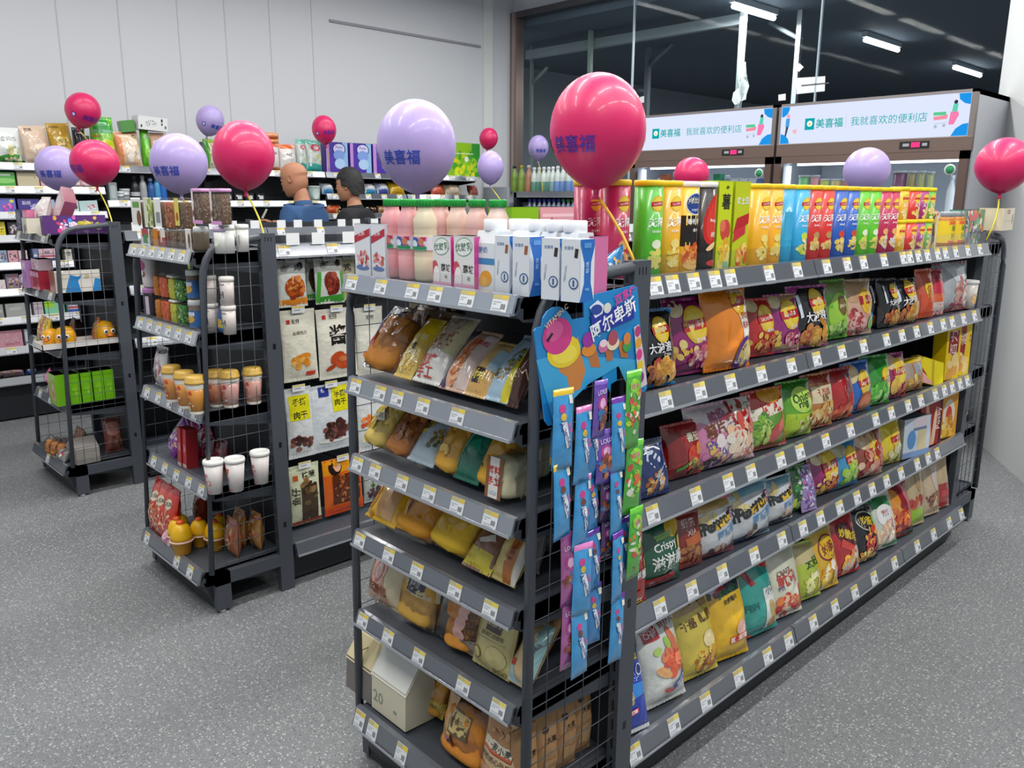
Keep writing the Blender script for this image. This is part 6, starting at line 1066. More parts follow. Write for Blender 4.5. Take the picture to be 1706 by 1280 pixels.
for i, (Xp, yy2) in enumerate(((1.36, 3.14), (1.34, 3.22))):
    tag(bag('candy_bag', .1, .13, .05, '5a1a2a', [('b', 0, .5, .4, .4, 16, ['8a2a3a', '3a1418', 'a84a4a'], i, .12)], TM((Xp, yy2, z), WEST, .1)), 'dark maroon bag at the back of the fourth shelf, %s from the wire' % ORD[i], 'snack bag', 'dark maroon bags')
z = zz2[4]; Xb = X2+.02
for i, (y, X_, c) in enumerate(((3.49, 1.18, 'c8341e'), (3.415, 1.175, 'd0402a'), (3.345, 1.18, 'c83020'))):
    tag(bag('noodle_bag', .115, .235, .06, c, [('b', 0, .36, .4, .5, 34, ['e0905a', 'e8b888', 'c85a34', 'f0d8b8', 'd88060'], i+4, .08), ('e', .1, .7, .26, .2, 'e0d0b0', .4), ('t', '火鸡面', .08, .7, .18, '20180f', .3, .05), ('r', 0, .94, 1, .14, 'a81c14')], TM((X_+.01, y, z), WEST, .2, .05)), 'red spicy noodle bag on the lowest shelf, %s from the aisle end' % ORD[i], 'snack bag', 'red spicy noodle bags')
tag(bag('candy_bag', .07, .08, .05, 'd8c0c4', [('b', 0, .5, .4, .5, 14, ['d87aa8', 'e8e0e0', 'c85a8a'], 2, .14)], TM((1.165, 3.30, z), WEST, .5)), 'small pale pink candy bag beside the yellow pudding cups', 'candy bag')
for i, (X_, y, s) in enumerate(((1.20, 3.25, 1), (1.185, 3.175, 1.08), (1.30, 3.12, 1.0), (1.27, 3.20, .95), (1.24, 3.33, .9), (1.36, 3.20, .9))):
    o = MB().lathe([(.026*s, 0), (.030*s, .004), (.036*s, .05*s), (.043*s, .053*s), (.044*s, .057*s)], 20, 'd89a2a').build('pudding_cup', 'plastic', M=TM((X_, y, z), 0))
    MB().lathe([(.040*s, .057*s), (.040*s, .075*s), (.036*s, .095*s), (.028*s, .112*s), (.012*s, .122*s)], 20, 'e8b418', smooth=True).build('domed_top', 'plastic', o)
    MB().lathe([(.041*s, .052*s), (.0455*s, .054*s), (.0455*s, .058*s), (.041*s, .060*s)], 20, 'dcb4a4', cap=False).build('rim', 'plastic', o)
    MB().lathe([(.012*s, .119*s), (.016*s, .126*s), (.010*s, .132*s), (.003*s, .134*s)], 12, 'dc5a1c').build('orange_knob', 'plastic', o)
    tag(o, ('yellow pudding cup with orange knob beside the pale pink candy bag', 'foremost yellow pudding cup by the front tube', 'yellow pudding cup behind the wire mesh', 'yellow pudding cup between the foremost one and the back row', 'yellow pudding cup beside the noodle bags', 'yellow pudding cup farthest back on the lowest shelf')[i], 'cup', 'yellow pudding cups')
for i, (X_, y, c) in enumerate(((1.40, 3.10, 'b07a3a'), (1.43, 3.02, 'a8783a'), (1.33, 3.02, '9a5a34'), (1.36, 3.40, 'b8503a'))):
    tag(bag('snack_bag', .09, .16, .06, c, [('b', 0, .5, .4, .6, 24, ['c8a06a', '8a5a34', 'd8b888', 'b84a34'], i+4, .1), ('r', 0, .9, 1, .2, '8a2a2a')], TM((X_, y, z), WEST, .05)), 'brown snack pouch at the back of the lowest shelf, %s' % ('beside the pegboard', 'nearest the upright', 'behind the wire mesh', 'behind the noodle bags')[i], 'snack pouch', 'brown snack pouches')
# ---- hooks with dried meat on the long side of the middle gondola
YH = 3.06
def hookbag(pxl, pxr, pyt, pyb, base, ops, lb, dy=0, m='wrap', n=1, holes=True):
    Y = YH+dy; a = ony(pxl, (pyt+pyb)/2, Y); b_ = ony(pxr, (pyt+pyb)/2, Y); w = b_.x-a.x; xm = (a.x+b_.x)/2
    zt = min(ony((pxl+pxr)/2, pyt, Y).z, 1.35); zb_ = max(.20, ony((pxl+pxr)/2, pyb, Y).z); h = zt-zb_
    o = bag('dried_meat_bag', w, h, .03, base, ops, TM((xm, Y, zb_), SOUTH, .04), m=m, pinch=.02)
    hk = MB(); hk.tube([(0, .0, h-.012), (0, .05, h-.01), (0, 3.212-Y, h-.008)], .003, '8a8e94', 6); hk.tube([(0, 0, h-.012), (0, -.012, h-.008), (0, -.014, h-.002)], .003, '8a8e94', 6)
    hk.build('peg_hook', 'chrome', o)
    pt = MB().box(-.03, .03, -.016, -.014, h-.014, h+.014, 'd8dce0'); print_on(pt, lambda x, z: (Vector((x, -.0162, h-.014+z)), Vector((0, -1, 0))), .06, .028, [('r', 0, .85, 1, .1, 'd0c050'), ('r', -.1, .45, .5, .06, '8a9098')], .0004, .0001); pt.build('price_tag', 'paper', o)
    tag(o, lb, 'snack bag', 'dried meat bags on hooks')
FOODM = ['b8541e', 'd87a34', '8a3a18', 'e09a50']
hookbag(462, 510, 403, 512, 'd8dcd6', [('p', [(-.46, .02), (.46, .02), (.5, .2), (-.5, .16)], 'e08a24'), ('e', .05, .42, .36, .34, 'a8481a', .3), ('b', .05, .42, .3, .34, 24, FOODM, 3, .12), ('t', '卤味鸡', -.05, .83, .22, '2a2a26', 0, .04), ('e', .28, .86, .1, .12, '1a1816')], 'foil bag of brown chicken with orange foot on the top hook')
hookbag(508, 535, 404, 500, 'b8c4b4', [('e', 0, .45, .34, .7, '3a2a20', .2), ('p', [(-.5, 0), (.5, 0), (.5, .16), (-.5, .14)], '3f9a3a')], 'green footed dark meat bag half hidden behind its twin', .045)
hookbag(524, 572, 404, 506, 'd4d8d0', [('p', [(-.48, .02), (.48, .02), (.5, .2), (-.5, .16)], '3f9a34'), ('p', [(-.5, .1), (-.38, .1), (-.3, .7), (-.42, .7)], '4aa83a'), ('p', [(.5, .1), (.38, .1), (.36, .7), (.45, .7)], '4aa83a'), ('e', .04, .45, .26, .36, '7a2a1e', .3), ('b', .04, .45, .2, .3, 14, ['8a3424', '6a2218', 'a84a34'], 3, .12), ('t', '卤味', -.1, .86, .2, '2a2a26', 0, .04), ('e', .3, .88, .09, .1, '1a1816')], 'foil bag of red meat with green foot on the top hook')
hookbag(568, 592, 400, 500, 'd6d29a', [('t', '鸡', -.1, .75, .5, '1e1c16', 0, .05), ('e', 0, .3, .4, .5, 'c88a34')], 'pale yellow chicken bag beside the drinks shelf', .02)
hookbag(470, 528, 516, 635, 'd5d3c2', [('t', '无穷', -.1, .84, .12, '2a2624', 0, .03), ('r', -.3, .84, .1, .1, 'b8302a'), ('t', '盐焗鸡爪', .0, .68, .1, '6a6458'), ('e', .0, .32, .28, .12, 'd88a2a', .3), ('b', -.02, .27, .26, .14, 16, ['e0a03a', 'd8841e', 'e8b860'], 4, .1), ('r', .26, .1, .28, .1, 'c8402a')], 'cream bag picturing golden chicken feet')
hookbag(530, 594, 514, 630, 'd6d4c6', [('t', '酱', .0, .63, .46, '1c1a18', 0, .04), ('t', '无穷', -.1, .89, .11, '2a2624', 0, .03), ('r', -.32, .89, .09, .09, 'b8302a'), ('e', -.05, .30, .2, .14, 'b84a24', .4), ('e', .12, .24, .24, .17, 'c0502a'), ('e', -.22, .17, .14, .05, 'b04420', .4), ('e', .1, .28, .12, .06, 'd07a4a')], 'cream bag with one large black brush character and drumstick')
hookbag(594, 640, 512, 628, 'd2d2c6', [('t', '无穷', 0, .86, .14, '3a3632', 0, .03), ('b', 0, .3, .3, .2, 10, FOODM, 4, .12)], 'cream meat bag seen through the wire behind the bread', .02)
hookbag(478, 522, 646, 763, 'cfd3d4', [('r', 0, .72, .78, .86, 'd6d01c'), ('t', '手撕', .0, .80, .26, '26261a', 0, .04), ('t', '肉干', .0, .62, .26, '26261a', 0, .04), ('b', 0, .22, .42, .24, 22, ['4a2a24', '6a3a30', '3a201c', '8a5a50'], 4, .13)], 'bag of torn dried meat with a large yellow label')
hookbag(518, 588, 640, 750, 'cdd3d8', [('r', .2, .78, .38, .56, 'd6d01c'), ('t', '手撕', .2, .84, .14, '26261a', 0, .04), ('t', '肉干', .2, .72, .14, '26261a', 0, .04), ('r', -.18, .9, .24, .2, '2a3a8a'), ('t', '良品', -.18, .92, .09, 'e0e4f0'), ('b', .04, .32, .3, .17, 24, ['4a2a24', '5a3028', '3a201c', '7a4a40'], 5, .12), ('e', 0, .16, .36, .05, 'e0e2de')], 'white bag of dark dried meat with blue and yellow labels')
hookbag(596, 640, 640, 750, 'd0d4d4', [('r', .1, .86, .4, .3, 'cdd02a'), ('b', 0, .42, .4, .26, 16, ['d8743a', 'e8944a', 'c85a28'], 4, .12)], 'white bag of orange dried snack seen through the wire', .02)
hookbag(484, 534, 774, 872, 'cdd0b0', [('t', '桂荣', .12, .82, .22, '2a2a20', 0, .04), ('r', -.32, .8, .16, .16, 'b85a2a'), ('r', .1, .36, .56, 1.1, '40301e'), ('b', .1, .55, .26, .4, 14, ['6a5030', '8a6a40', '3a2a1a'], 4, .12), ('t', '鱼仔', -.34, .5, .26, '2a2418', 1.57), ('r', 0, .04, 1, .1, '8a3a20')], 'pale green bag of brown dried strips with small red print')
hookbag(540, 604, 762, 880, 'd8631c', [('p', [(-.5, .72), (.5, .78), (.5, 1), (-.5, 1)], 'dc921c'), ('e', -.2, .86, .17, .2, '2a1a14'), ('e', -.14, .86, .09, .12, 'e0b08a'), ('r', .06, .45, .72, .66, '5a2a14'), ('b', .06, .46, .34, .3, 40, ['7a3a18', '9a5424', '4a2210', 'b8703a'], 5, .06), ('p', [(-.5, 0), (.5, 0), (.5, .16), (-.5, .12)], 'd84a18')], 'orange bag of dried chilli strips with oval portrait')
hookbag(606, 640, 770, 860, 'b8bcb8', [('b', 0, .6, .4, .3, 14, ['5a8a4a', '3a5a34', 'c8d0c0'], 4, .12), ('b', 0, .25, .4, .2, 14, ['4a2a34', '6a4a4a'], 5, .12)], 'grey snack bag low behind the side frame of the nearest end unit', .02)
# ================================================================ leftmost end unit (toys and green boxes)
X3 = XU+.05-.33; Xc = X3+.05; zz3 = zz2
z = zz3[0]
def place3(pxl, pxr, pyt, X, z): return wplace(pxl, pxr, pyt, X, z)
y, w, h = place3(81, 150, 365, Xc+.05, z)
p0 = onx(82, 378, Xc+.03); pm = ony(118, 378, 4.73)
tag(box('purple_box', .30, .06, .095, '52246e', [('b', -.18, .45, .2, .1, 12, ['d84a8a', '4a8ad8', 'e87ab0', 'f0e8f4', 'c83a6a'], 3, .05), ('b', .22, .4, .2, .1, 12, ['d8b83a', 'a8b03a', 'e0c860', '6a5a8a'], 4, .05), ('e', -.32, .86, .03, .04, 'dca03a'), ('e', -.02, .88, .03, .04, 'c85ab0'), ('e', .32, .84, .03, .03, 'e0b060'), ('t', '糖果', -.12, .45, .12, 'e8e0f4', .05, .05), ('t', '派对', .18, .42, .12, 'd8cc4a', .05, .05)], TM((1.36, 4.735, z), SOUTH, .06, 0), top='6a3a88'), 'purple candy box with cartoon print on the top shelf', 'box')
tag(box('pink_box', .12, .06, .2, 'dcb4bc', [('e', -.1, .6, .3, .4, 'e8d8da'), ('b', 0, .5, .4, .6, 14, ['e8d0d4', 'd890a0', 'f0e8e8'], 3, .08)], TM((1.34, 4.93, z+.05), WEST, .2, .7), sides='c86a88'), 'pale pink box tilted behind the purple candy box', 'box')
tag(bag('pink_bag', .16, .15, .07, 'e2d8d6', [('e', 0, .5, .34, .3, 'eceae6'), ('b', .2, .5, .2, .3, 8, ['e0b8c0', 'f0e8e4'], 3, .12)], TM((1.27, 5.0, z+.045), WEST, .3), m='wrap'), 'white puffy bag beside the tilted pink box', 'snack bag')
tag(box('pink_tub', .09, .07, .12, 'e07aa4', [('e', 0, .7, .4, .3, 'e890b4')], TM((1.26, 5.11, z), WEST), top='e8a0bc'), 'bright pink tub on the top shelf of leftmost end unit', 'tub')
tag(box('cream_box', .09, .07, .08, 'dcd6c4', [('b', 0, .3, .3, .2, 8, ['5a5048', '8a8070'], 3, .1)], TM((1.215, 4.95, z), WEST)), 'cream box with small dark print behind the price rail', 'box')
tag(box('dark_toy_box', .09, .06, .12, '3a4a6a', [('b', 0, .5, .4, .5, 14, ['8a4a5a', 'c8c8d0', '5a6a9a'], 3, .12)], TM((1.25, 5.23, z), WEST)), 'dark toy box at the aisle end of the top shelf', 'box')
z = zz3[1]
tag(box('sock_box', .22, .10, .115, 'dfdad0', [('p', [(-.3, 0), (.05, 0), (.0, .5), (.12, .8), (.0, .7), (-.16, .8), (-.22, .5)], '2f86c8'), ('p', [(.3, 0), (.5, 0), (.5, .55), (.38, .6)], '2f86c8'), ('r', -.4, .5, .2, .6, 'e4dcc8'), ('e', .2, .7, .06, .06, 'c8b89a')], TM((1.335, 4.735, z), SOUTH), top='ecece6', sides='9a4a42'), 'white and blue box with splash print on the second shelf', 'box')
for i, (y, c) in enumerate(((4.93, 'b02a40'), (4.985, '9a2440'), (5.04, 'c04a5a'))):
    tag(box('lollipop_box', .05, .09, .10, c, [('r', 0, .8, 1, .5, 'd8a8c0')], TM((1.25, y, z), WEST), top='c87a9a'), 'red lollipop box in a row, %s from the splash printed box' % ORD[i], 'box', 'red lollipop boxes')
    for k in range(4):
        pass
tag(box('lilac_box', .09, .10, .15, 'c08cc8', [('b', 0, .6, .4, .5, 14, ['d8c0e0', '9a5aa8', 'e8e0f0'], 3, .1)], TM((1.24, 5.12, z), WEST)), 'lilac box at the aisle end of the second shelf', 'box')
tag(bag('clear_toy_bag', .14, .08, .05, 'cdb8cc', [('b', 0, .5, .45, .3, 20, ['e0c8dc', 'a86a9a', 'd8d0dc'], 3, .08)], TM((1.20, 5.22, z), WEST, .4), m='wrap'), 'lilac tinted clear toy bag on the second shelf', 'toy bag')
tag(box('pink_stack_box', .14, .07, .06, 'd8bcc4', [('b', 0, .5, .45, .15, 14, ['b04a6a', 'e8e0e0', '8a3a5a'], 3, .06)], TM((1.25, 4.985, z+.102), WEST)), 'pale pink flat box lying on the red lollipop boxes', 'box')
z = zz3[2]
mb = MB(); mb.box(-.2, .2, -.07, .09, 0, .006, 'dcd8d4'); 
for a in ((-.2, .2, -.07, -.066), (-.2, .2, .086, .09), (-.2, -.196, -.07, .09), (.196, .2, -.07, .09)): mb.box(*a, 0, .035, 'dcd8d4')
tag(mb.build('toy_tray', 'carton', M=TM((1.33, 4.76, z), SOUTH)), 'white cardboard tray holding yellow toys', 'tray')
def duck(x, y, z, s, lb, rz):
    mb = MB().lathe([(.02*s, 0), (.036*s, .006*s), (.040*s, .03*s), (.038*s, .055*s), (.028*s, .075*s), (.008*s, .083*s)], 20, 'e2a212')
    o = mb.build('yellow_toy', 'plastic', M=TM((x, y, z), rz))
    for sx in (-1, 1):
        e = MB().lathe([(.001, 0), (.010*s, .0015), (.0095*s, .004), (.004*s, .005)], 12, 'ecebe6', Matrix.Translation((sx*.014*s, -.037*s, .045*s)) @ Matrix.Rotation(math.radians(95), 4, 'X'))
        e.lathe([(.001, .005), (.005*s, .0055), (.002*s, .007)], 10, '14100c', Matrix.Translation((sx*.014*s, -.037*s, .045*s)) @ Matrix.Rotation(math.radians(95), 4, 'X')); e.build('eye', 'plastic', o)
    MB().lathe([(.012*s, 0), (.010*s, .006*s), (.003*s, .012*s)], 12, 'd86a14', Matrix.Translation((0, -.037*s, .030*s)) @ Matrix.Rotation(math.radians(95), 4, 'X'), sx=1.3, sy=.6).build('beak', 'plastic', o)
    tag(o, lb, 'toy', 'yellow toys in the white tray')
duck(1.46, 4.76, z+.007, 1.4, 'round yellow toy alone at the upright end of the tray', .2); duck(1.26, 4.745, z+.007, 1.3, 'yellow toy at the front tube side of the tray', -.5); duck(1.215, 4.835, z+.007, 1.1, 'yellow toy behind the front tube, second in the tray', -.9)
for i, (x, y, c) in enumerate(((1.19, 4.93, 'e0c01e'), (1.19, 4.985, 'dcb81a'), (1.195, 5.04, 'c85a6a'), (1.20, 5.10, 'd8c83a'), (1.30, 4.90, '7a4a34'), (1.385, 4.765, 'b8744a'))):
    tag(bag('toy_candy_bag', .05, .14, .035, c, [('b', 0, .5, .4, .9, 12, ['e8d860', 'd87a5a', 'e8e0d0', 'c83a5a', 'b8a01e'], i, .16)], TM((x+.02, y, z+(.008 if i == 5 else 0)), WEST, .25)), ('yellow candy bag nearest the yellow toys', 'second yellow candy bag beside the pink one', 'pink candy bag between yellow ones', 'yellow candy bag nearest the aisle', 'brown candy bag behind the yellow ones', 'tan candy bag between the toys in the tray')[i], 'candy bag', 'toy candy bags on the third shelf')
tag(MB().lathe([(.05, 0), (.06, .03), (.055, .08), (.03, .11), (.01, .12)], 18, '2a2320', sx=1.2).build('dark_hat_toy', 'cloth', M=TM((1.36, 4.98, z), 0)), 'dark brown rounded toy behind the candy bags', 'toy')
z = zz3[3]
gx = [(1.175, 'g0'), (1.235, 1), (1.30, 2), (1.36, 3), (1.415, 4)]
tag(box('green_gift_box', .13, .055, .17, '9cbf4a', [('e', .1, .4, .26, .4, 'dcc8a0'), ('e', .1, .35, .16, .2, 'c89a70'), ('r', -.3, .5, .1, .9, 'b8d86a')], TM((1.20, 4.765, z), WEST), sides='6fb41a', top='84c42a'), 'green gift box with pale picture facing the aisle', 'box')
for i, x in enumerate((1.265, 1.325, 1.385, 1.44)):
    tag(box('green_gift_box', .052, .12, .165, '72b81a', [('r', .1, .45, .12, .9, 'a0d84a'), ('r', 0, .5, .9, .03, '5a9a14'), ('e', 0, .5, .3, .3, '80c42a')], TM((x, 4.765, z), SOUTH), sides='64a816', top='84c42a'), 'plain bright green box, %s behind the pictured green box' % ORD[i], 'box', 'plain bright green boxes')
tag(bag('pink_toy', .05, .10, .04, 'd85a8a', [('e', 0, .5, .4, .7, 'e07aa0')], TM((1.21, 4.925, z+.07), WEST, .1, -.5), m='wrap'), 'pink toy leaning above the lilac toy bag', 'toy')
tag(bag('toy_bag', .09, .11, .05, 'a87aa8', [('b', 0, .5, .4, .5, 16, ['d8606a', 'c8b8d8', '8a4a9a', 'e0a0a0'], 3, .14)], TM((1.20, 4.90, z), WEST, .15), m='wrap'), 'lilac and coral toy bag beside the green boxes', 'toy bag')
z = zz3[4]
tag(gable(.12, .13, .17, TM((1.285, 4.76, z), SOUTH), '9a948c', '8a8480', [], 'house_carton'), 'grey house shaped carton on the lowest shelf', 'carton')
for i, (x, y) in enumerate(((1.16, 5.03), (1.17, 4.965), (1.185, 4.90))):
    o = loaf(.06, .075, .06, 'c07026', 'cf8432', M=TM((x+.03, y, z), WEST, .2), name='bun', seed=i+3, sq=.5); clear_bag(o, .075, .10, .07, seed=i+2)
    tag(o, 'orange bun in clear bag on the lowest shelf, %s from the aisle' % ORD[i], 'bun', 'orange buns on the leftmost unit')
tag(bag('snack_bag', .12, .07, .06, '8a8886', [('b', 0, .5, .4, .25, 16, ['c8c4c0', 'b83a3a', 'e0dcd8', '6a6460'], 3, .09)], TM((1.185, 4.82, z), WEST, .5)), 'silvery snack bag with red spot in front of the house carton', 'snack bag')
tag(bag('snack_bag', .14, .13, .06, 'b06a3a', [('b', 0, .5, .4, .3, 16, ['c88a5a', '9a5a2a'], 3, .12)], TM((1.33, 4.97, z), WEST, .1), m='wrap'), 'orange brown snack bag at the back of the lowest shelf', 'snack bag')
tag(bag('snack_bag', .10, .2, .06, '8a5048', [('e', 0, .7, .4, .4, 'b07a70'), ('b', 0, .3, .4, .4, 12, ['6a3a24', 'a86a4a'], 3, .14)], TM((1.46, 4.80, z), SOUTH, .05), m='wrap'), 'dull pink snack bag beside the upright on lowest shelf', 'snack bag')
# ================================================================ goods on the wall shelves
YWF = 6.66
def wg(pxl, pxr, pyt, z, Y=YWF):
    a, b_ = X_on(pxl, Y, z+.06), X_on(pxr, Y, z+.06); h = ony((pxl+pxr)/2, pyt, Y).z-z; return (a+b_)/2, b_-a, max(h, .04)
def wbox(pxl, pxr, pyt, z, col, ops, lb, cat='box', d=.09, dy=0, lean=.03, nm='boxed_goods', grp=None, soft=False, tilt=0, m='carton', top=None):
    x, w, h = wg(pxl, pxr, pyt, z, YWF+dy); M = TM((x, YWF+dy+d/2, z), SOUTH, lean, tilt)
    o = bag(nm, w*.97, h, d, col, ops, M, m='wrap', seals=False, pinch=.015) if soft else box(nm, w*.95, d, h, col, ops, M, m=m, top=top)
    tag(o, lb, cat, grp); return o
zt = 1.775+.043
wbox(-14, 41, 211, zt, 'dfe3e0', [('p', [(-.5, 0), (.5, 0), (.5, .22), (.1, .26), (-.5, .12)], '3f9a2e'), ('t', '厨房纸巾', -.0, .66, .17, '3a3a4a', .04, .05), ('t', '厨房纸巾', -.0, .67, .165, 'e8ecec', .04, .02), ('b', .1, .1, .3, .06, 6, ['d8d0a0', 'e8e4c8'], 3, .08), ('b', .2, .36, .25, .14, 12, ['e0d08a', 'e8e8e0', 'a8b878'], 4, .1)], 'white kitchen tissue pack with green wave at the left edge', 'tissue pack', .12, 0, .1, 'tissue_pack', 'tissue packs on the wall shelf', True)
wbox(44, 90, 208, zt, 'd8bfa8', [('t', '竹浆', -.2, .88, .14, '4a3a30', 0, .03), ('b', .1, .35, .36, .24, 18, ['e8d8c8', 'd8a890', 'e8c8b0'], 3, .12)], 'pale peach tissue pack beside the white kitchen tissue pack', 'tissue pack', .12, 0, .12, 'tissue_pack', 'tissue packs on the wall shelf', True, -.05)
wbox(91, 131, 204, zt, 'b8922a', [('r', .02, .5, .5, .56, 'd2b450'), ('t', '臻选', .02, .54, .18, '4a3a10'), ('t', '竹韵', .02, .42, .18, '4a3a10'), ('r', -.2, .9, .4, .08, '8a6a14')], 'gold tissue pack on the wall shelf', 'tissue pack', .12, 0, .12, 'tissue_pack', 'tissue packs on the wall shelf', True, -.06)
wbox(128, 150, 212, zt, '1e1c24', [('r', .1, .3, .5, .3, '4a3a2a')], 'black pack half hidden behind the red wall balloon', 'tissue pack', .1, .06, .05, 'tissue_pack', 'tissue packs on the wall shelf', True)
wbox(158, 198, 194, zt, '7cc41c', [('p', [(-.5, .66), (.5, .66), (.5, 1), (-.5, 1)], '2a9a3c'), ('r', 0, .70, 1, .14, '7ab890'), ('e', .1, .4, .36, .3, 'c8d81e'), ('r', -.3, .6, .26, .1, 'a8802a'), ('p', [(-.5, 0), (.5, 0), (.5, .1), (-.5, .2)], '3aa02a')], 'tall two tone green tissue pack on the wall shelf', 'tissue pack', .12, 0, .03, 'tissue_pack', 'tissue packs on the wall shelf', True)
wbox(200, 242, 218, zt, 'dcbfa0', [('p', [(-.5, 0), (-.3, .0), (-.25, .8), (-.5, .95)], 'e0885a'), ('r', 0, .94, 1, .08, 'd89078'), ('b', .1, .45, .3, .4, 14, ['e8e0d4', 'e8d0b8'], 3, .16), ('t', '竹', .3, .84, .18, '4a3a34')], 'peach tissue pack with orange edge leaning on the wall shelf', 'tissue pack', .1, 0, .1, 'tissue_pack', 'tissue packs on the wall shelf', True, -.07)
wbox(241, 256, 214, zt, '5ab81e', [('t', '茶', 0, .8, .6, 'e0f0d0'), ('e', 0, .4, .3, .8, '8ad44a')], 'narrow green tissue pack beside the peach pack with orange edge', 'tissue pack', .1, .02, .05, 'tissue_pack', 'tissue packs on the wall shelf', True)
wbox(256, 286, 221, zt, 'd8b8a0', [('r', 0, .9, 1, .1, 'e0a088')], 'pale peach tissue pack behind the big lilac balloon', 'tissue pack', .1, .02, .05, 'tissue_pack', 'tissue packs on the wall shelf', True)
x, w, h = wg(229, 279, 194, zt+.29, YWF); tag(box('white_carton', w, .12, .10, 'd8dadb', [('b', -.1, .5, .22, .1, 24, ['8a8e90', 'b8bcbe', '6a6e70'], 3, .025), ('r', .3, .78, .06, .1, '1a1a1a'), ('r', .3, .5, .05, .08, '2a2a2a'), ('r', .42, .3, .05, .09, '2a2a2a'), ('e', -.4, .25, .03, .05, '3a3a3a')], TM((x, YWF+.07, ony(254, 217, YWF).z), .05, 0, .05)), 'white carton with printed instructions lying on top of tissue packs', 'carton')
x, w, h = wg(207, 230, 206, zt+.27, YWF); tag(box('green_carton', w, .1, .085, '4a8a3a', [], TM((x, YWF+.09, ony(216, 218, YWF).z-.005), -.1, 0, -.15)), 'small dark green carton beside the white printed carton', 'carton')
wbox(345, 366, 231, zt, '8ab84a', [('p', [(-.2, 0), (.5, 0), (.5, .85), (-.1, .85)], 'dcdcc8'), ('p', [(-.5, 0), (-.3, 0), (-.2, .9), (-.5, 1)], '4a9a3a')], 'white and green pack half hidden by the pink balloon', 'tissue pack', .1, 0, .05, 'tissue_pack', 'tissue packs on the wall shelf', True)
for i, (a, b_, t, c, l) in enumerate(((446, 470, 236, 'd9d5d0', 'first white pack with orange tied top beside the bald shopper'), (470, 498, 240, 'dcd8d4', 'second white pack with orange tied top and dark lettering'))):
    o = wbox(a, b_, t, zt, c, [('p', [(-.5, .82), (.5, .82), (.5, 1), (-.5, 1)], 'd8662a'), ('p', [(-.5, 0), (.5, 0), (.5, .14), (-.5, .14)], 'd07a3a'), ('t', 'NC' if i else 'MASK', .0, .6, .16, '3a3a3e')], l, 'pad pack', .1, 0, .02, 'pad_pack', 'white packs with orange tops', True)
    for k in range(3 if i == 0 else 0):
        pass
for i, zz in enumerate((.225, .275)):
    x, w, h = wg(446, 474, 226, zt, YWF); tag(bag('pad_pack', w, .05, .1, 'dcc8ba', [('r', 0, .5, 1, .3, 'e0905a')], TM((x, YWF+.08, zt+zz), SOUTH), m='wrap', seals=False), 'flat orange and white pack lying on the tied packs, %s of two' % ('lower', 'upper')[i], 'pad pack', 'flat orange and white packs')
for i, (a, b_, t) in enumerate(((499, 515, 231), (514, 541, 232))):
    wbox(a, b_, t, zt, 'c8d4cc', [('p', [(-.5, .86), (.5, .80), (.5, 1), (-.5, 1)], '5ab0a0'), ('p', [(-.5, 0), (.5, 0), (.4, .22), (-.5, .3)], '3ab0a4'), ('e', .05, .74, .3, .2, 'd04a64'), ('e', .05, .74, .18, .11, 'd8c8cc'), ('b', .1, .4, .2, .2, 8, ['d8d89a', 'c8dcd8'], i, .12), ('r', -.3, .35, .12, .6, 'e4ecec')], 'teal topped clear pad pack beneath the wall balloon, %s of two' % ('left', 'right')[i], 'pad pack', .1, 0, .02, 'pad_pack', 'teal topped pad packs', True)
for i, (a, b_) in enumerate(((543, 581), (583, 620), (621, 660))):
    wbox(a, b_, 237+2*i, zt, '4a2f9e', [('r', .38, .5, .26, 1.6, '8ab4dc'), ('r', -.42, .5, .14, 1.6, 'b48ac8'), ('e', .1, .78, .30, .24, '2a1a6e'), ('e', .1, .78, .26, .2, 'c8c8e8'), ('t', 'Poise', .1, .84, .1, '3a2a8a'), ('e', .1, .58, .26, .2, '7a9ad8'), ('e', .12, .3, .24, .2, 'a8c8e8')], 'purple and light blue pad pack, %s' % ('beside the teal topped packs', 'middle of the purple three', 'half hidden by the lilac balloon')[i], 'pad pack', .1, 0, .0, 'pad_pack', 'purple pad packs')
wbox(741, 801, 238, zt, '7cb81a', [('p', [(-.5, .70), (.5, .70), (.5, 1), (-.5, 1)], '8ac01e'), ('p', [(.2, 0), (.5, 0), (.5, 1), (.26, 1)], '2f9a2e'), ('b', 0, .34, .4, .3, 26, ['d8d81a', '8ac81a', 'b8d01e', '4aa020'], 3, .09), ('e', .1, .52, .06, .06, 'e0e8e0'), ('r', -.1, .68, .8, .02, 'd0e0c0')], 'green and yellow floral tissue pack near the glass partition', 'tissue pack', .12, 0, .0, 'tissue_pack', 'tissue packs on the wall shelf')
# left bay rows
def rowbox(specs, z, what, grp, dy=0):
    for (a, b_, t, c, ops, lb, *r) in specs: wbox(a, b_, t, z, c, ops, lb, 'box', .07, dy, .08, 'boxed_goods', grp, tilt=r[0] if r else 0)
PK = ['d8a0b0', 'e8d0d4', 'c86a8a', 'f0e4e4']; DK = ['2a2a30', '8a5a6a', 'd8d0d4', 'b04a5a']
zz = lambda i: ZA[i]+.043
rowbox([(-12, 26, 287, '4aa83a', [('e', 0, .4, .5, .14, '8ad06a'), ('r', 0, .8, .6, .1, 'd8ecd0')], 'green carton on the wall shelf below the kitchen tissue'), (28, 66, 286, 'c8bc9a', [('r', 0, .9, .9, .03, 'a89a74'), ('e', .3, .6, .03, .03, '8a7a5a')], 'plain beige carton on the wall shelf below the peach pack'), (67, 80, 293, 'd8a8b0', [('e', 0, .5, .3, .5, 'e8d8d8')], 'small pink carton half hidden by the lilac balloon')], zz(1), '', 'goods on the second wall row')
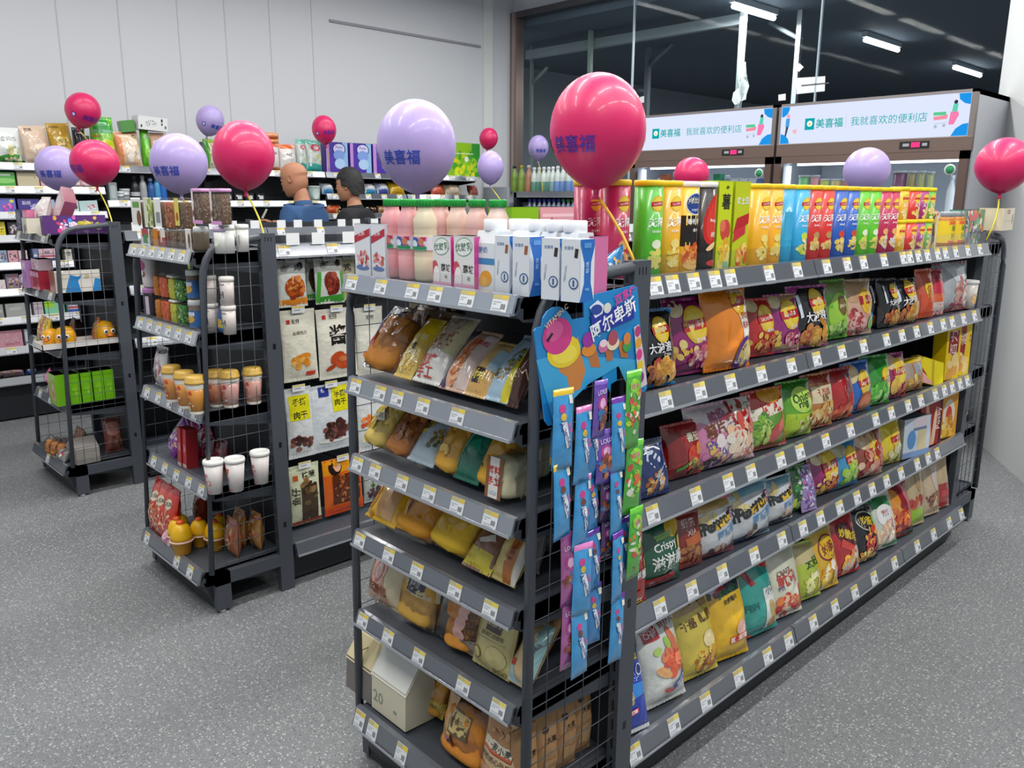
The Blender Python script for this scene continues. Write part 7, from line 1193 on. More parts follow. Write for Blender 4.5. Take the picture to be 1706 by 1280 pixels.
for i, (a, b_, t, lb) in enumerate(((122, 136, 300, 'pink pouch on the wall shelf left of the red balloon knot'), (134, 154, 297, 'pale pink drawstring pouch beside the red balloon'))):
    wbox(a, b_, t, zz(1), 'dcb0b8', [('e', 0, .5, .3, .3, 'e8d8d8')], lb, 'pouch', .06, 0, .1, 'cotton_pouch', None, True)
rowbox([(-6, 27, 331, '6a6ac8', [('b', 0, .35, .35, .2, 12, ['c84a9a', '8a3aa8', 'e87ab8'], 3, .12), ('e', .3, .8, .12, .1, 'd8e05a')], 'blue violet picture box in the third wall row'), (29, 67, 332, '3a2a8a', [('t', '贴纸', -.1, .7, .2, 'e0d8f0'), ('b', .2, .35, .2, .14, 8, ['d8d0e8', 'a89ad0'], 3, .1), ('r', 0, .06, 1, .1, 'b83a5a')], 'dark blue sticker box in the third wall row'), (68, 92, 333, '9ab8d8', [('e', 0, .5, .3, .3, 'c8dcec')], 'light blue box in the third wall row'), (121, 131, 334, 'c8d8d4', [('e', 0, .4, .3, .4, '3a3a3a')], 'slim pale box with dark figure in third wall row'), (132, 164, 335, 'b8d4d4', [('b', .1, .4, .3, .12, 10, ['d87a9a', 'e8e0e0', 'c84a6a'], 3, .08)], 'pale aqua box with pink print in third wall row', -.04)], zz(2), '', 'goods on the third wall row')
rowbox([(-4, 9, 370, 'd8c81a', [('b', 0, .5, .3, .5, 6, ['3a3014', 'e8e0a0'], 3, .14)], 'yellow card pack at the left edge of the fourth wall row'), (13, 29, 371, '26262a', [('b', 0, .5, .4, .5, 9, ['d8d0d4', 'c8a0b0', 'b8b8bc'], 3, .18)], 'black card pack with pale dots in fourth wall row'), (30, 44, 370, '8a6a9a', [('b', 0, .5, .4, .5, 9, PK, 3, .18)], 'mauve card pack in the fourth wall row')], zz(3), '', 'goods on the fourth wall row')
rowbox([(-6, 12, 418, '8aa0b8', [('b', 0, .5, .4, .4, 12, DK, 3, .12)], 'small blue print box in the fifth wall row'), (13, 30, 418, 'd0a0a8', [('b', 0, .5, .4, .4, 12, DK, 4, .12)], 'small box with dark flower print in the fifth wall row'), (31, 46, 418, 'e0c4ca', [('r', 0, .3, .8, .2, 'c88a9a')], 'small plain pink box in the fifth wall row'), (54, 64, 415, '6a7aa8', [('r', 0, .5, .6, .6, 'd0d4e0')], 'slim blue box behind the side frame in fifth wall row'), (64, 94, 415, 'd8b8c4', [('t', 'BB', 0, .7, .2, '3a3a5a'), ('r', 0, .4, .9, .1, 'a84a5a'), ('r', 0, .12, 1, .16, '2a3a6a')], 'pink and navy box behind the side frame in fifth wall row'), (108, 120, 416, 'c8c4b8', [('e', 0, .6, .3, .4, '8a8478')], 'pale round print box seen through wire in fifth wall row')], zz(4), '', 'goods on the fifth wall row')
rowbox([(-4, 9, 467, 'e0d8d8', [('b', 0, .4, .3, .3, 6, PK, 3, .12)], 'white box with pink print in the sixth wall row'), (10, 32, 457, '8a7a8a', [('b', 0, .5, .4, .5, 16, ['3a2a2e', 'd8c8d4', 'b8a04a', 'c86a7a'], 3, .12)], 'dark patterned box in the sixth wall row'), (33, 49, 458, 'd8a8b4', [('e', .1, .4, .3, .3, '8a5a6a')], 'pink box in the sixth wall row')], zz(5), '', 'goods on the sixth wall row')
rowbox([(-6, 6, 508, '9a9c9a', [('r', 0, .5, .6, .5, 'b8bab8')], 'grey box at the left edge of the seventh wall row'), (9, 43, 506, 'a8aaa6', [('r', 0, .6, .6, .2, 'b8bab6'), ('r', -.2, .8, .3, .04, '7a8aa8')], 'wide grey box in the seventh wall row'), (45, 52, 507, 'c0c2c0', [], 'slim grey box beside the side frame in seventh wall row'), (56, 72, 504, 'c8b8c0', [('r', 0, .5, .8, .3, 'a8a0b0')], 'pale mauve box behind the candy bags in seventh row'), (74, 108, 502, '8ad0a8', [('p', [(-.5, .5), (.0, .5), (-.1, 1), (-.5, 1)], 'a8d83a'), ('r', .3, .5, .2, .9, '5ab890')], 'mint green box behind the candy bags in seventh row'), (113, 130, 503, 'c8d0dc', [('r', 0, .8, 1, .3, '7a8ac0'), ('r', 0, .45, 1, .25, 'c05a6a'), ('r', 0, .15, 1, .3, '3a5ab0')], 'white box with blue and red bands in seventh row')], zz(6), '', 'goods on the seventh wall row')
rowbox([(-12, 39, 552, 'd09aa8', [('b', 0, .55, .46, .2, 30, ['d8b0b8', 'c88a9a'], 3, .04), ('t', 'BEAUTY', .15, .2, .1, 'a83a4a')], 'wide pink beauty box in the eighth wall row'), (42, 54, 549, 'c8d0d8', [('r', 0, .2, 1, .3, '5a78a8')], 'slim white box in the eighth wall row')], zz(7), '', 'goods on the eighth wall row')
wbox(-16, 44, 632, .316, 'd0a8b4', [('b', -.1, .6, .3, .12, 12, ['6a5a48', 'c8b890', '8a7a60'], 3, .08), ('p', [(.0, .5), (.4, .6), (.5, .95), (.1, .9)], 'c87a92')], 'pale pink bag lying on the lowest wall shelf', 'bag', .14, -.02, .5, 'folded_bag', None, True)
wbox(45, 62, 628, .316, '2a4aa8', [('r', 0, .9, .7, .3, 'c8b84a'), ('e', 0, .5, .3, .4, '3a6ac8')], 'small blue bag beside the pale pink bag', 'bag', .06, 0, .15, 'snack_bag', None, True)
# bay with spray bottles
zb2 = 1.52+.043
for px, t, c, capc, r, lb in ((225, 293, '1c1e20', '2a2c2e', .034, 'black spray bottle with pale ring'), (239, 292, 'a8acb0', 'b8bcc0', .028, 'silver pump bottle beside the black spray bottle'), (252, 297, '2a5a9a', '8ab0d8', .03, 'dark blue pump bottle on the wall shelf'), (262, 292, '4a9ad0', '7ac0e8', .026, 'sky blue tapered bottle on the wall shelf'), (272, 292, '1f6ac0', '5aa8e0', .028, 'bright blue bottle beside the sky blue one')):
    x = X_on(px, YWF+.05, zb2+.1); h = ony(px, t, YWF+.05).z-zb2
    tag(bottle('spray_bottle', [(r*.9, 0), (r, .01), (r, h*.55), (r*.8, h*.72), (r*.42, h*.8), (r*.4, h*.88)], 14, c, TM((x, YWF+.06, zb2), 0), capc, (h*.2, h*.36, 'b8bcc0' if px == 225 else c), [], 'plastic', r*.5, h*.12), lb, 'bottle', 'bottles on the wall shelf')
wbox(182, 196, 304, zb2, '8a9496', [('r', 0, .5, .6, 1.6, 'a8b2b4')], 'grey green upright box beside the small silver cups', 'box', .06, 0, 0)
for i, px in enumerate((203, 212)):
    x = X_on(px, YWF, zb2+.05); tag(cup('small_cup', .03, .036, .06+.02*i, 'b8bcc0', [('r', 0, .5, .8, .2, '6a6e74')], TM((x, YWF+.05, zb2), 0), 'd0d4d8'), 'small silver cup on the wall shelf, %s the spray bottles' % ('farther from', 'nearer')[i], 'cup', 'small silver cups')
for i in range(4):
    x = X_on(382+i*18, YWF, zb2+.03); tag(box('ear_bud_box', .075, .06, .065, '16181a', [('r', .1, .5, .5, .4, 'c8ccd0'), ('r', -.2, .7, .2, .16, 'e0e2e4')], TM((x, YWF+.05, zb2))), 'small black box with white print, %s from the pink balloon stick' % ORD[i], 'box', 'small black boxes on the wall shelf')
for i, px in enumerate((505, 530)):
    x = X_on(px, YWF, zb2+.05); tag(cup('glass_mug', .052, .056, .125, 'a8bcb8', [('e', -.1, .5, .3, .4, 'c8d8d4'), ('r', .2, .5, .05, .8, 'dfe8e6')], TM((x, YWF+.07, zb2), 0), 'c0ccc8'), 'pale green patterned tub %s the two shoppers' % ('between', 'right between')[i] if i == 0 else 'second pale green patterned tub nearer the younger shopper', 'tub', 'pale green tubs')
zc2, zc3 = 1.585+.043, 1.41+.043
for i, (a, b_, t, c, acc, lb) in enumerate(((541, 561, 303, 'c0d0dc', '4a90c8', 'white and blue pack left of the younger shopper'), (600, 612, 308, 'dcdcdc', 'a8b0b8', 'small white pack right of the younger shopper'), (612, 632, 303, 'ccd4dc', '3f9ac8', 'white pack with sky blue foot on the wall shelf'), (633, 654, 302, 'b8c4dc', '4a58a8', 'white pack with indigo foot on the wall shelf'), (655, 680, 300, 'd8b01e', 'c89a14', 'yellow pack on the wall shelf beneath the lilac balloon'), (724, 746, 304, 'c0402a', 'd8664a', 'red pack on the wall shelf right of the lilac balloon'), (747, 775, 305, 'b8a488', 'd8c8b0', 'tan pack on the wall shelf beside the red pack'), (788, 802, 306, '7a3430', 'a85a50', 'dark red pack at the end of the wall shelf'))):
    wbox(a, b_, t, zc2, c, [('p', [(-.5, 0), (.5, 0), (.5, .25), (-.5, .3)], acc), ('e', 0, .6, .3, .2, 'e8ecf0' if i < 4 else acc)], lb, 'pack', .10, 0, .5, 'soft_pack', 'packs on the wall shelf near the glass', True)
for i, (a, b_, t, c) in enumerate(((546, 574, 340, 'c8562a'), (610, 632, 344, '2a2a2c'), (634, 652, 342, 'a8805a'), (682, 705, 345, '8a3a2a'), (720, 738, 344, 'c0a070'))):
    wbox(a, b_, t, zc3, c, [('b', 0, .5, .4, .3, 12, ['d8a04a', 'e0d8c8', 'a84a2a'], i, .1)], '%s snack pack in the row above the shoppers shoulders' % ('orange', 'black', 'tan', 'dark red', 'pale brown')[i], 'pack', .08, 0, .4, 'soft_pack', 'packs on the lower wall row', True)
# ================================================================ drinks shelf by the glass partition
XB = 6.1
r = empty('drinks_shelf', (XB, 5.42, 0), WEST); tag(r, 'dark steel drinks shelf standing against the glass partition', 'shelf unit')
for s in (-1, 1): MB().box(s*.90-.02, s*.90+.02, 0, .4, 0, 1.66, '20262e').build('side_panel', 'metal', r)
MB().box(-.88, .88, .38, .4, .05, 1.62, '1c2028').build('back_panel', 'metal', r)
for z in (1.66, 1.36, 1.0, .6, .2):
    s_ = MB().box(-.92, .92, .02, .4, z-.03, z, '3a4048').build('shelf', 'metal', r); MB().box(-.92, .92, 0, .02, z-.05, z+.012, '7a828c').build('price_rail', 'rail', s_)
SODA = [(.03, 0), (.033, .01), (.033, .09), (.031, .1), (.033, .12), (.028, .16), (.013, .2), (.013, .212)]
k = 0
bl = []
for i, px in enumerate((857, 869, 881)):
    bl.append((px, 0, ('6f8a3a', '7a9440', 'a8745a')[i], ('2a2a24', 'b8a83a', 'd8d0c8')[i], ('green juice bottle nearest the white wall on the drinks shelf', 'green juice bottle with olive cap on the drinks shelf', 'tan juice bottle with pale cap on the drinks shelf')[i], 1.1))
for i, px in enumerate((890, 898, 906, 914, 921)): bl.append((px, .03*(i % 2), '5a8a7a' if i < 4 else '7aa0a8', 'e0e4e4', 'water bottle with white cap and green label, %s from the tan bottle' % ORD[i], 1.0))
for i, px in enumerate((929, 938, 948, 957)): bl.append((px, .02*(i % 2), '6a8ac0', 'dce0e8', 'water bottle with blue label on the drinks shelf, %s from the green labels' % ORD[i], 1.02))
for px, dy, c, capc, lb, sc in bl:
    y = Y_on(px, XB+.08+dy, 1.75); tag(bottle('water_bottle', [(r_*sc*1.1, z_*sc*1.08) for r_, z_ in SODA], 12, [lin(c)]*3+[lin('c4d0cc' if 'water' in lb else c)]*5, TM((XB+.08+dy, y, 1.66), WEST), capc, None, (), 'plastic', None, .024), lb, 'bottle', 'bottles on top of the drinks shelf')
for i in range(11):
    px = 882+i*8; y = Y_on(px, XB+.06, 1.5); c = '2a3a9a' if i < 7 else '3a8a4a'
    tag(bottle('water_bottle', [(r_, z_*1.0) for r_, z_ in SODA], 10, ['8a98b0']*8, TM((XB+.07, y, 1.36), WEST), c, (.05, .1, '3a58a8'), (), 'plastic', .02, .026), 'bottled water with %s cap on the second drinks row, %s from the left' % ('blue' if i < 7 else 'green', ORD[i]), 'bottle', 'bottles in the second row of the drinks shelf')
tag(box('dark_carton', .20, .2, .2, '2a3440', [('e', .3, .6, .06, .06, '5a7080'), ('r', -.2, .8, .3, .04, '8a949c')], TM((XB+.16, 6.17, 1.362), WEST)), 'dark crate at the wall end of the second drinks row', 'carton')
tag(MB().rbox(-.2, .2, -.15, .15, 0, 1.72, '8b929a', .01, 2).build('grey_cabinet', 'metal', M=TM((6.28, 6.66, 0), WEST)), 'plain grey cabinet in the corner beside the drinks shelf', 'cabinet')
# ================================================================ two lit drinks fridges
def fridge(Yr, label, x_f=5.6, wd=1.29, H=2.26):
    root = empty('drinks_fridge', (x_f, Yr+wd/2, 0), WEST); tag(root, label, 'fridge', 'drinks fridges'); a = wd/2; D = .68
    sh = MB(); sh.box(-a, -a+.03, .03, D, .08, H, 'b9bcc4'); sh.box(a-.03, a, .03, D, .08, H, 'b9bcc4'); sh.box(-a, a, .03, D, H-.03, H, 'c3c6cc'); sh.box(-a, a, D-.03, D, .08, H, 'd6dae0'); sh.box(-a, a, .03, D, .08, .16, '8a8e94'); sh.box(-a+.03, a-.03, .06, D-.03, 1.86, 1.885, 'c8ccd2')
    sh.box(-a+.03, a-.03, .06, D-.03, 1.885, H-.03, '8a8e94'); sh.build('cabinet_body', 'plastic', root)
    MB().box(-a+.035, a-.035, D-.034, D-.031, .17, 1.86, 'e4eaf2').build('inner_lining', 'plastic', root)
    for s in (-1, 1): MB().box(s*(a-.045)-.008, s*(a-.045)+.008, .10, .13, .3, 1.84, 'eaf2ff').build('inner_lamp', 'inner', root)
    MB().box(-a+.1, a-.1, .12, .15, 1.842, 1.858, 'eaf2ff').build('inner_lamp', 'inner', root)
    tr = MB(); z0, z1 = 1.988, H
    tr.box(-a, a, -.012, .03, z1-.018, z1, '8d8686'); tr.box(-a, -a+.016, -.012, .03, z0, z1, '8d8686'); tr.box(a-.03, a, -.012, .03, z0, z1, '857d7a'); tr.box(-a, a, -.012, .03, 1.903, z0, '7c6b62'); tr.box(-a, a, -.014, -.012, z0-.008, z0, '9a8a80'); tr.build('trim_frame', 'bronze', root)
    sg = MB().box(-a+.016, a-.03, -.004, .03, z0, z1-.018, 'd3dbf6'); W_, Hh = wd-.046, z1-.018-z0; zc0 = z0
    ink = '12a49a'
    ops = [('p', [(-.5, 1), (-.5, .74), (-.485, .72), (-.462, .80), (-.452, .9), (-.45, 1)], '1f8fdc'), ('p', [(-.5, 0), (-.44, 0), (-.45, .14), (-.47, .24), (-.5, .28)], '1f8fdc'), ('p', [(.5, 1), (.44, 1), (.445, .86), (.47, .76), (.5, .72)], '1f8fdc'), ('p', [(.5, 0), (.42, 0), (.44, .18), (.47, .28), (.5, .3)], '1f8fdc'),
           ('r', -.325, .5, .056, .062, '0f9fa0'), ('e', -.325, .51, .016, .016, 'e8f4ff'), ('e', -.325, .5, .007, .008, 'e8c84a'), ('t', '美喜福', -.212, .5, .050, ink, 0, .03, .16), ('r', -.118, .5, .0025, .075, 'b8d0c0'), ('t', '我就喜欢的便利店', .105, .5, .046, ink, 0, .0, .40),
           ('e', .43, .80, .009, .010, '3a3040'), ('p', [(.415, .56), (.44, .56), (.442, .76), (.42, .76)], '5ac8a8'), ('p', [(.405, .28), (.43, .28), (.45, .5), (.445, .58), (.41, .58)], 'ec7aa8'), ('p', [(.33, .48), (.40, .52), (.395, .42), (.335, .40)], 'e88a9a'), ('r', .36, .55, .06, .016, '58c08a'), ('p', [(.335, .3), (.40, .34), (.40, .35), (.335, .31)], '9ab0c0'), ('e', .345, .25, .008, .008, 'a8b4c0'), ('e', .385, .27, .008, .008, 'a8b4c0'),
           ('e', -.455, .74, .010, .011, 'e89ab8'), ('p', [(-.47, .46), (-.447, .46), (-.445, .68), (-.468, .68)], '4a98d8'), ('p', [(-.47, .22), (-.462, .2), (-.45, .46), (-.466, .46)], '3a4a5a'), ('p', [(-.42, .28), (-.40, .26), (-.40, .40), (-.425, .36)], 'e8b0b8')]
    sf = lambda x, z: (Vector((x-.007, -.004, zc0+z)), Vector((0, -1, 0))); print_on(sg, sf, W_, Hh, ops, .0006, .0001); sg.build('sign_panel', 'glow', root)
    cp_ = MB().box(.22, .40, -.018, -.012, 1.925, 1.968, '1c1e22'); cp_.box(.24, .28, -.0185, -.018, 1.938, 1.956, '9aa0a6'); cp_.box(.36, .39, -.0185, -.018, 1.938, 1.956, '9aa0a6'); c_ = cp_.build('control_panel', 'plastic', root)
    d_ = MB(); d_.box(.293, .345, -.0188, -.018, 1.932, 1.962, 'e8285a'); d_.build('digits', 'led', c_)
    for s in (-1, 1):
        x0, x1 = (-a+.004, -.003) if s < 0 else (.003, a-.004); dr = MB()
        dr.box(x0, x0+.05, -.03, .012, .17, 1.9, '6f5d55'); dr.box(x1-.05, x1, -.03, .012, .17, 1.9, '6f5d55'); dr.box(x0, x1, -.03, .012, 1.852, 1.9, '7a6860'); dr.box(x0, x1, -.03, .012, .17, .24, '6f5d55'); d0 = dr.build('door', 'bronze', root)
        MB().box(x0+.05, x1-.05, -.012, -.006, .24, 1.852, 'ffffff').build('glass', 'glass', d0)
        hx = x1-.07 if s < 0 else x0+.07; MB().tube([(hx, -.03, .85), (hx, -.065, .88), (hx, -.065, 1.22), (hx, -.03, 1.25)], .011, 'b8b4b0', 8).build('handle', 'chrome', d0)
        if s > 0:
            st = MB().lathe([(.034, 0), (.034, .0015)], 20, 'd8dcd8', Matrix.Translation((x1-.10, -.0135, 1.79)) @ Matrix.Rotation(math.pi/2, 4, 'X')); st.lathe([(.025, .0016), (.025, .0022)], 20, '2a8a5a', Matrix.Translation((x1-.10, -.0135, 1.79)) @ Matrix.Rotation(math.pi/2, 4, 'X')); st.build('round_sticker', 'paper', d0)
    for z in (1.50, 1.15, .8, .46):
        w_ = MB(); y = .1
        for k in range(12): w_.tube([(-a+.035, .08+k*.045, z), (a-.035, .08+k*.045, z)], .0025, 'e0e4e8', 4)
        w_.box(-a+.035, a-.035, .07, .075, z-.012, z+.03, 'e8ecf2'); w_.build('wire_shelf', 'plastic', root)
    return root
Rf = fridge(1.80, 'right drinks fridge with lit sign, beside the white wall'); Lf = fridge(3.11, 'left drinks fridge with lit sign, half behind the big pink balloon')
def fdrink(px0, px1, pyt, c, lb, kind='box', lid=None, ops=()):
    Xp = 5.72; z = 1.505; y0, y1 = Y_on(px0, Xp, z+.1), Y_on(px1, Xp, z+.1); h = max(.06, onx((px0+px1)/2, pyt, Xp).z-z); w = y0-y1
    M = TM((Xp+.03, (y0+y1)/2, z), WEST)
    if kind == 'box': o = box('drink_carton', w*.95, .06, h, c, list(ops) or [('r', 0, .5, .7, .5, 'e0e4e0')], M)
    elif kind == 'can': o = can('drink_can', w*.47, h, c, list(ops) or [('r', 0, .5, 1, .4, 'd8dcdc')], M, lid or 'c8ccd0')
    else: o = bottle('drink_bottle', [(w*.42, 0), (w*.46, .01), (w*.46, h*.6), (w*.2, h*.85), (w*.2, h*.9)], 12, c, M, lid or 'e0e4e8', None, (), 'plastic', None, h*.1)
    tag(o, lb, 'drink', 'drinks inside the lit fridges')
for i, (a, b_, t, c, kd, nm, ops) in enumerate(((1089, 1097, 297, 'b82a34', 'bottle', 'small red bottle', ()), (1098, 1111, 291, 'd8764a', 'box', 'orange carton', ()), (1113, 1126, 287, 'b8924a', 'bottle', 'amber bottle', ()), (1186, 1198, 290, '3fa878', 'box', 'green carton', ()), (1200, 1213, 292, '7ab0a8', 'bottle', 'pale teal bottle', ()), (1215, 1229, 297, 'd4d8dc', 'box', 'first white carton', ()), (1230, 1243, 297, 'd8dce0', 'box', 'second white carton', ()), (1245, 1258, 297, 'd2d6dc', 'box', 'third white carton', ()), (1260, 1269, 298, '5a78b8', 'box', 'slim blue carton', ()), (1271, 1279, 299, '8aa0cc', 'box', 'slim pale blue carton', ()))):
    fdrink(a, b_, t, c, '%s on the top rack inside the left drinks fridge' % nm, kd, None, ops)
for i, (a, b_, t, c, kd, nm) in enumerate(((1325, 1343, 292, '8ac88a', 'can', 'pale green can'), (1345, 1360, 292, 'd89aa0', 'can', 'pink can'), (1361, 1377, 298, 'c8d06a', 'can', 'lime can'), (1379, 1396, 298, 'd8c084', 'can', 'cream can'), (1398, 1409, 298, 'c07070', 'can', 'dull red can'), (1481, 1504, 285, '8a5a78', 'can', 'mauve can'), (1506, 1520, 285, 'a89a64', 'can', 'olive can'), (1523, 1536, 285, 'b0b078', 'can', 'pale olive can'), (1538, 1550, 286, 'b4b884', 'can', 'greenish can'), (1572, 1588, 292, 'dde0e4', 'bottle', 'white bottle'))):
    fdrink(a, b_, t, c, '%s on the top rack inside the right drinks fridge' % nm, kd)
# ================================================================ balloons
def balloon(px, py, rx, ry, base, col, label, knot=None, text=None, tang=0, tilt=0, depth=None, stickcol='d8c83a', stick_r=.0035, ttilt=0):
    """centre pixel and pixel radii at the base point's distance; base = foot of the stick"""
    Bp = Vector(base); d0 = (Bp-CAMP).dot(FW)-(.21 if base[1] > 6.59 else 0)
    c = CAMP+ray(px, py)*d0; rr = rx*d0/FPX; rh = ry*d0/FPX
    prof = []; n = 26
    for i in range(n+1):
        t = math.pi*i/n; z = -math.cos(t); r_ = math.sin(t)
        k = 1 if z > 0 else (1-.10*(-z)**2.0*(1) if True else 1)
        r_ = math.sin(t)**(1 if z > 0 else 1.12); prof.append((max(r_*rr*k, .0012), (z*rh if z > 0 else z*rh*1.06)))
    view = (CAMP-c); va = math.atan2(view.y, view.x)+math.pi/2
    Mb = Matrix.Translation(c) @ Matrix.Rotation(tilt, 4, FW.normalized()) @ Matrix.Rotation(va, 4, 'Z')
    mb = MB().lathe(prof, 36, col)
    if text:
        def rz(z):
            for (r0, a), (r1, b) in zip(prof[:-1], prof[1:]):
                if a <= z <= b: return r0+(r1-r0)*((z-a)/max(b-a, 1e-9))
            return .01
        z0 = -.28*rh; hh = rr*.40
        def sf(x, z):
            zz = z0+z-hh/2; r_ = rz(zz); a = x/rr+tang; nn = Vector((math.sin(a), -math.cos(a), 0)); return Vector((nn.x*r_, nn.y*r_, zz)), (nn+Vector((0, 0, -.25))).normalized()
        tc_ = '2a4ab8' if col != PK_ else '5a2a9a'
        print_on(mb, sf, rr*2.2, hh, [('r', -.40, .5, .12, .12, tc_), ('e', -.40, .5, .04, .04, 'd8d0ea'), ('t', text, .08, .5, .155, tc_, 0, .03, .9)], .0009, .0002)
    o = mb.build('balloon', 'rubber', M=Mb)
    inv = Mb.inverted(); zb_ = prof[0][1]
    MB().lathe([(.012, zb_-.022), (.007, zb_-.014), (.006, zb_-.004), (.012, zb_+.006)], 12, col if stick_r < .02 else col).build('knot', 'rubber', o)
    top = Vector((0, 0, zb_-.01)); bot = inv @ Bp
    pts = [top.lerp(bot, t)+Vector((.012*math.sin(t*3.1), 0, 0)) for t in (0, .25, .5, .75, 1)]
    MB().tube(pts, stick_r, stickcol, 8).build('balloon_stick', 'plastic', o)
    tag(o, label, 'balloon', 'balloons on sticks'); return o
PK_, LV = 'd01f62', 'ab9bd0'
T0 = '美喜福'
balloon(996, 217, 80, 91, (1.49, 1.14, 1.43), PK_, 'largest pink balloon with blue characters, tied above the lollipop card', text=T0, tang=-.75, stickcol='e0a81e')
balloon(694, 243, 66, 74, (1.49, 1.80, 1.43), LV, 'largest lilac balloon with blue characters, above the milk bottles', text=T0, tang=-.62)
balloon(406, 258, 50, 55, (1.505, 2.93, 1.43), PK_, 'plain pink balloon on the middle end unit in front of the bald shopper')
balloon(298, 272, 46, 48, (1.505, 3.55, 1.43), LV, 'lilac balloon with blue characters behind the jar stacks', text=T0, tang=-.72)
balloon(158, 271, 38, 37, (1.535, 4.68, 1.43), PK_, 'pink balloon on the upright of the leftmost end unit', text=T0, tang=-1.25)
balloon(97, 280, 35, 36, (1.535, 5.30, 1.43), LV, 'lilac balloon with blue characters at the far left', text=T0, tang=-.6)
balloon(138, 184, 27.5, 28.5, (2.16, 6.606, 1.83), PK_, 'upper pink balloon among the tissue packs on the wall shelf', tilt=.35, text=T0, tang=.5)
balloon(350, 201, 22.5, 24.5, (3.05, 6.606, 1.83), LV, 'small lilac balloon against the white wall', tilt=.3, text=T0, tang=.55)
balloon(540, 216, 20, 23, (4.05, 6.606, 1.83), PK_, 'small pink balloon above the teal topped packs', tilt=-.1, text=T0, tang=.2)
balloon(814, 231, 15.5, 17.5, (5.84, 6.60, 1.80), PK_, 'tiny pink balloon in the corner by the glass partition', tilt=.15)
balloon(817, 279, 22, 27, (4.52, 4.72, 1.43), LV, 'plain pale lilac balloon in front of the grey cabinet')
balloon(897, 246, 17, 20, (6.13, 5.95, 1.67), LV, 'small lilac balloon on the drinks shelf by the glass', text=T0, tang=.1)
balloon(1152, 291, 29, 28, (4.25, 2.92, 1.43), PK_, 'plain magenta balloon in front of the left fridge door')
balloon(1444, 284, 37, 37, (4.13, 1.86, 1.43), LV, 'plain pale lilac balloon in front of the right fridge door')
balloon(1672, 275, 43, 44, (4.10, 1.21, 1.43), PK_, 'plain pink balloon at the right edge, above the far end unit')
# ================================================================ the two shoppers
def skin_mesh(name, verts, edges, radii, sub=2):
    me = bpy.data.meshes.new(name); me.from_pydata([tuple(v) for v in verts], edges, []); o = bpy.data.objects.new(name, me); COL.objects.link(o)
    sk = o.modifiers.new('skin', 'SKIN'); sk.use_smooth_shade = True
    for i, r_ in enumerate(radii):
        d = me.skin_vertices[0].data[i]; d.radius = r_ if isinstance(r_, tuple) else (r_, r_); d.use_root = (i == 0)
    ss = o.modifiers.new('sub', 'SUBSURF'); ss.levels = sub; ss.render_levels = sub
    dg = bpy.context.evaluated_depsgraph_get(); ev = o.evaluated_get(dg); m2 = ev.to_mesh()
    vs = [v.co.copy() for v in m2.vertices]; fs = [tuple(p.vertices) for p in m2.polygons]; ev.to_mesh_clear()
    bpy.data.objects.remove(o); return vs, fs
def head_geo(bald=True):
    """head facing -y, chin at z=0, crown at z=.235"""
    nu, nv = 28, 22; vs = []; fs = []
    for j in range(nv+1):
        t = j/nv; z = .235*t; ph = math.pi*t
        for i in range(nu):
            a = 2*math.pi*i/nu; x = math.cos(a); y = math.sin(a)
            wid = .078*(math.sin(min(1, .10+t*1.02)*math.pi)**.50) if t < .5 else .078*max(0, 1-((t-.5)/.5)**2.6)**.5
            dep = .098*(math.sin(min(1, .14+t*.98)*math.pi)**.46) if t < .55 else .100*max(0, 1-((t-.55)/.45)**2.6)**.5
            px, py = x*wid, y*dep
            if y < 0:
                py += .012*math.exp(-((t-.02)/.08)**2)*-1*abs(y)          # chin
                nose = math.exp(-((t-.43)/.075)**2)*math.exp(-(px/.014)**2); py -= .022*nose
                brow = math.exp(-((t-.60)/.035)**2)*math.exp(-(px/.05)**2); py -= .004*brow
                for s in (-1, 1): py += .009*math.exp(-((t-.52)/.035)**2)*math.exp(-((px-s*.032)/.014)**2)
                py -= .005*math.exp(-((t-.23)/.03)**2)*math.exp(-(px/.026)**2)
            else: py += .012*math.exp(-((t-.62)/.25)**2)*y-.02*math.exp(-((t-.05)/.14)**2)*y
            vs.append((px, py, z))
    for j in range(nv):
        for i in range(nu): fs.append((j*nu+i, j*nu+(i+1) % nu, (j+1)*nu+(i+1) % nu, (j+1)*nu+i))
    fs.append(tuple(range(nu))[::-1]); fs.append(tuple(nv*nu+i for i in range(nu)))
    return vs, fs
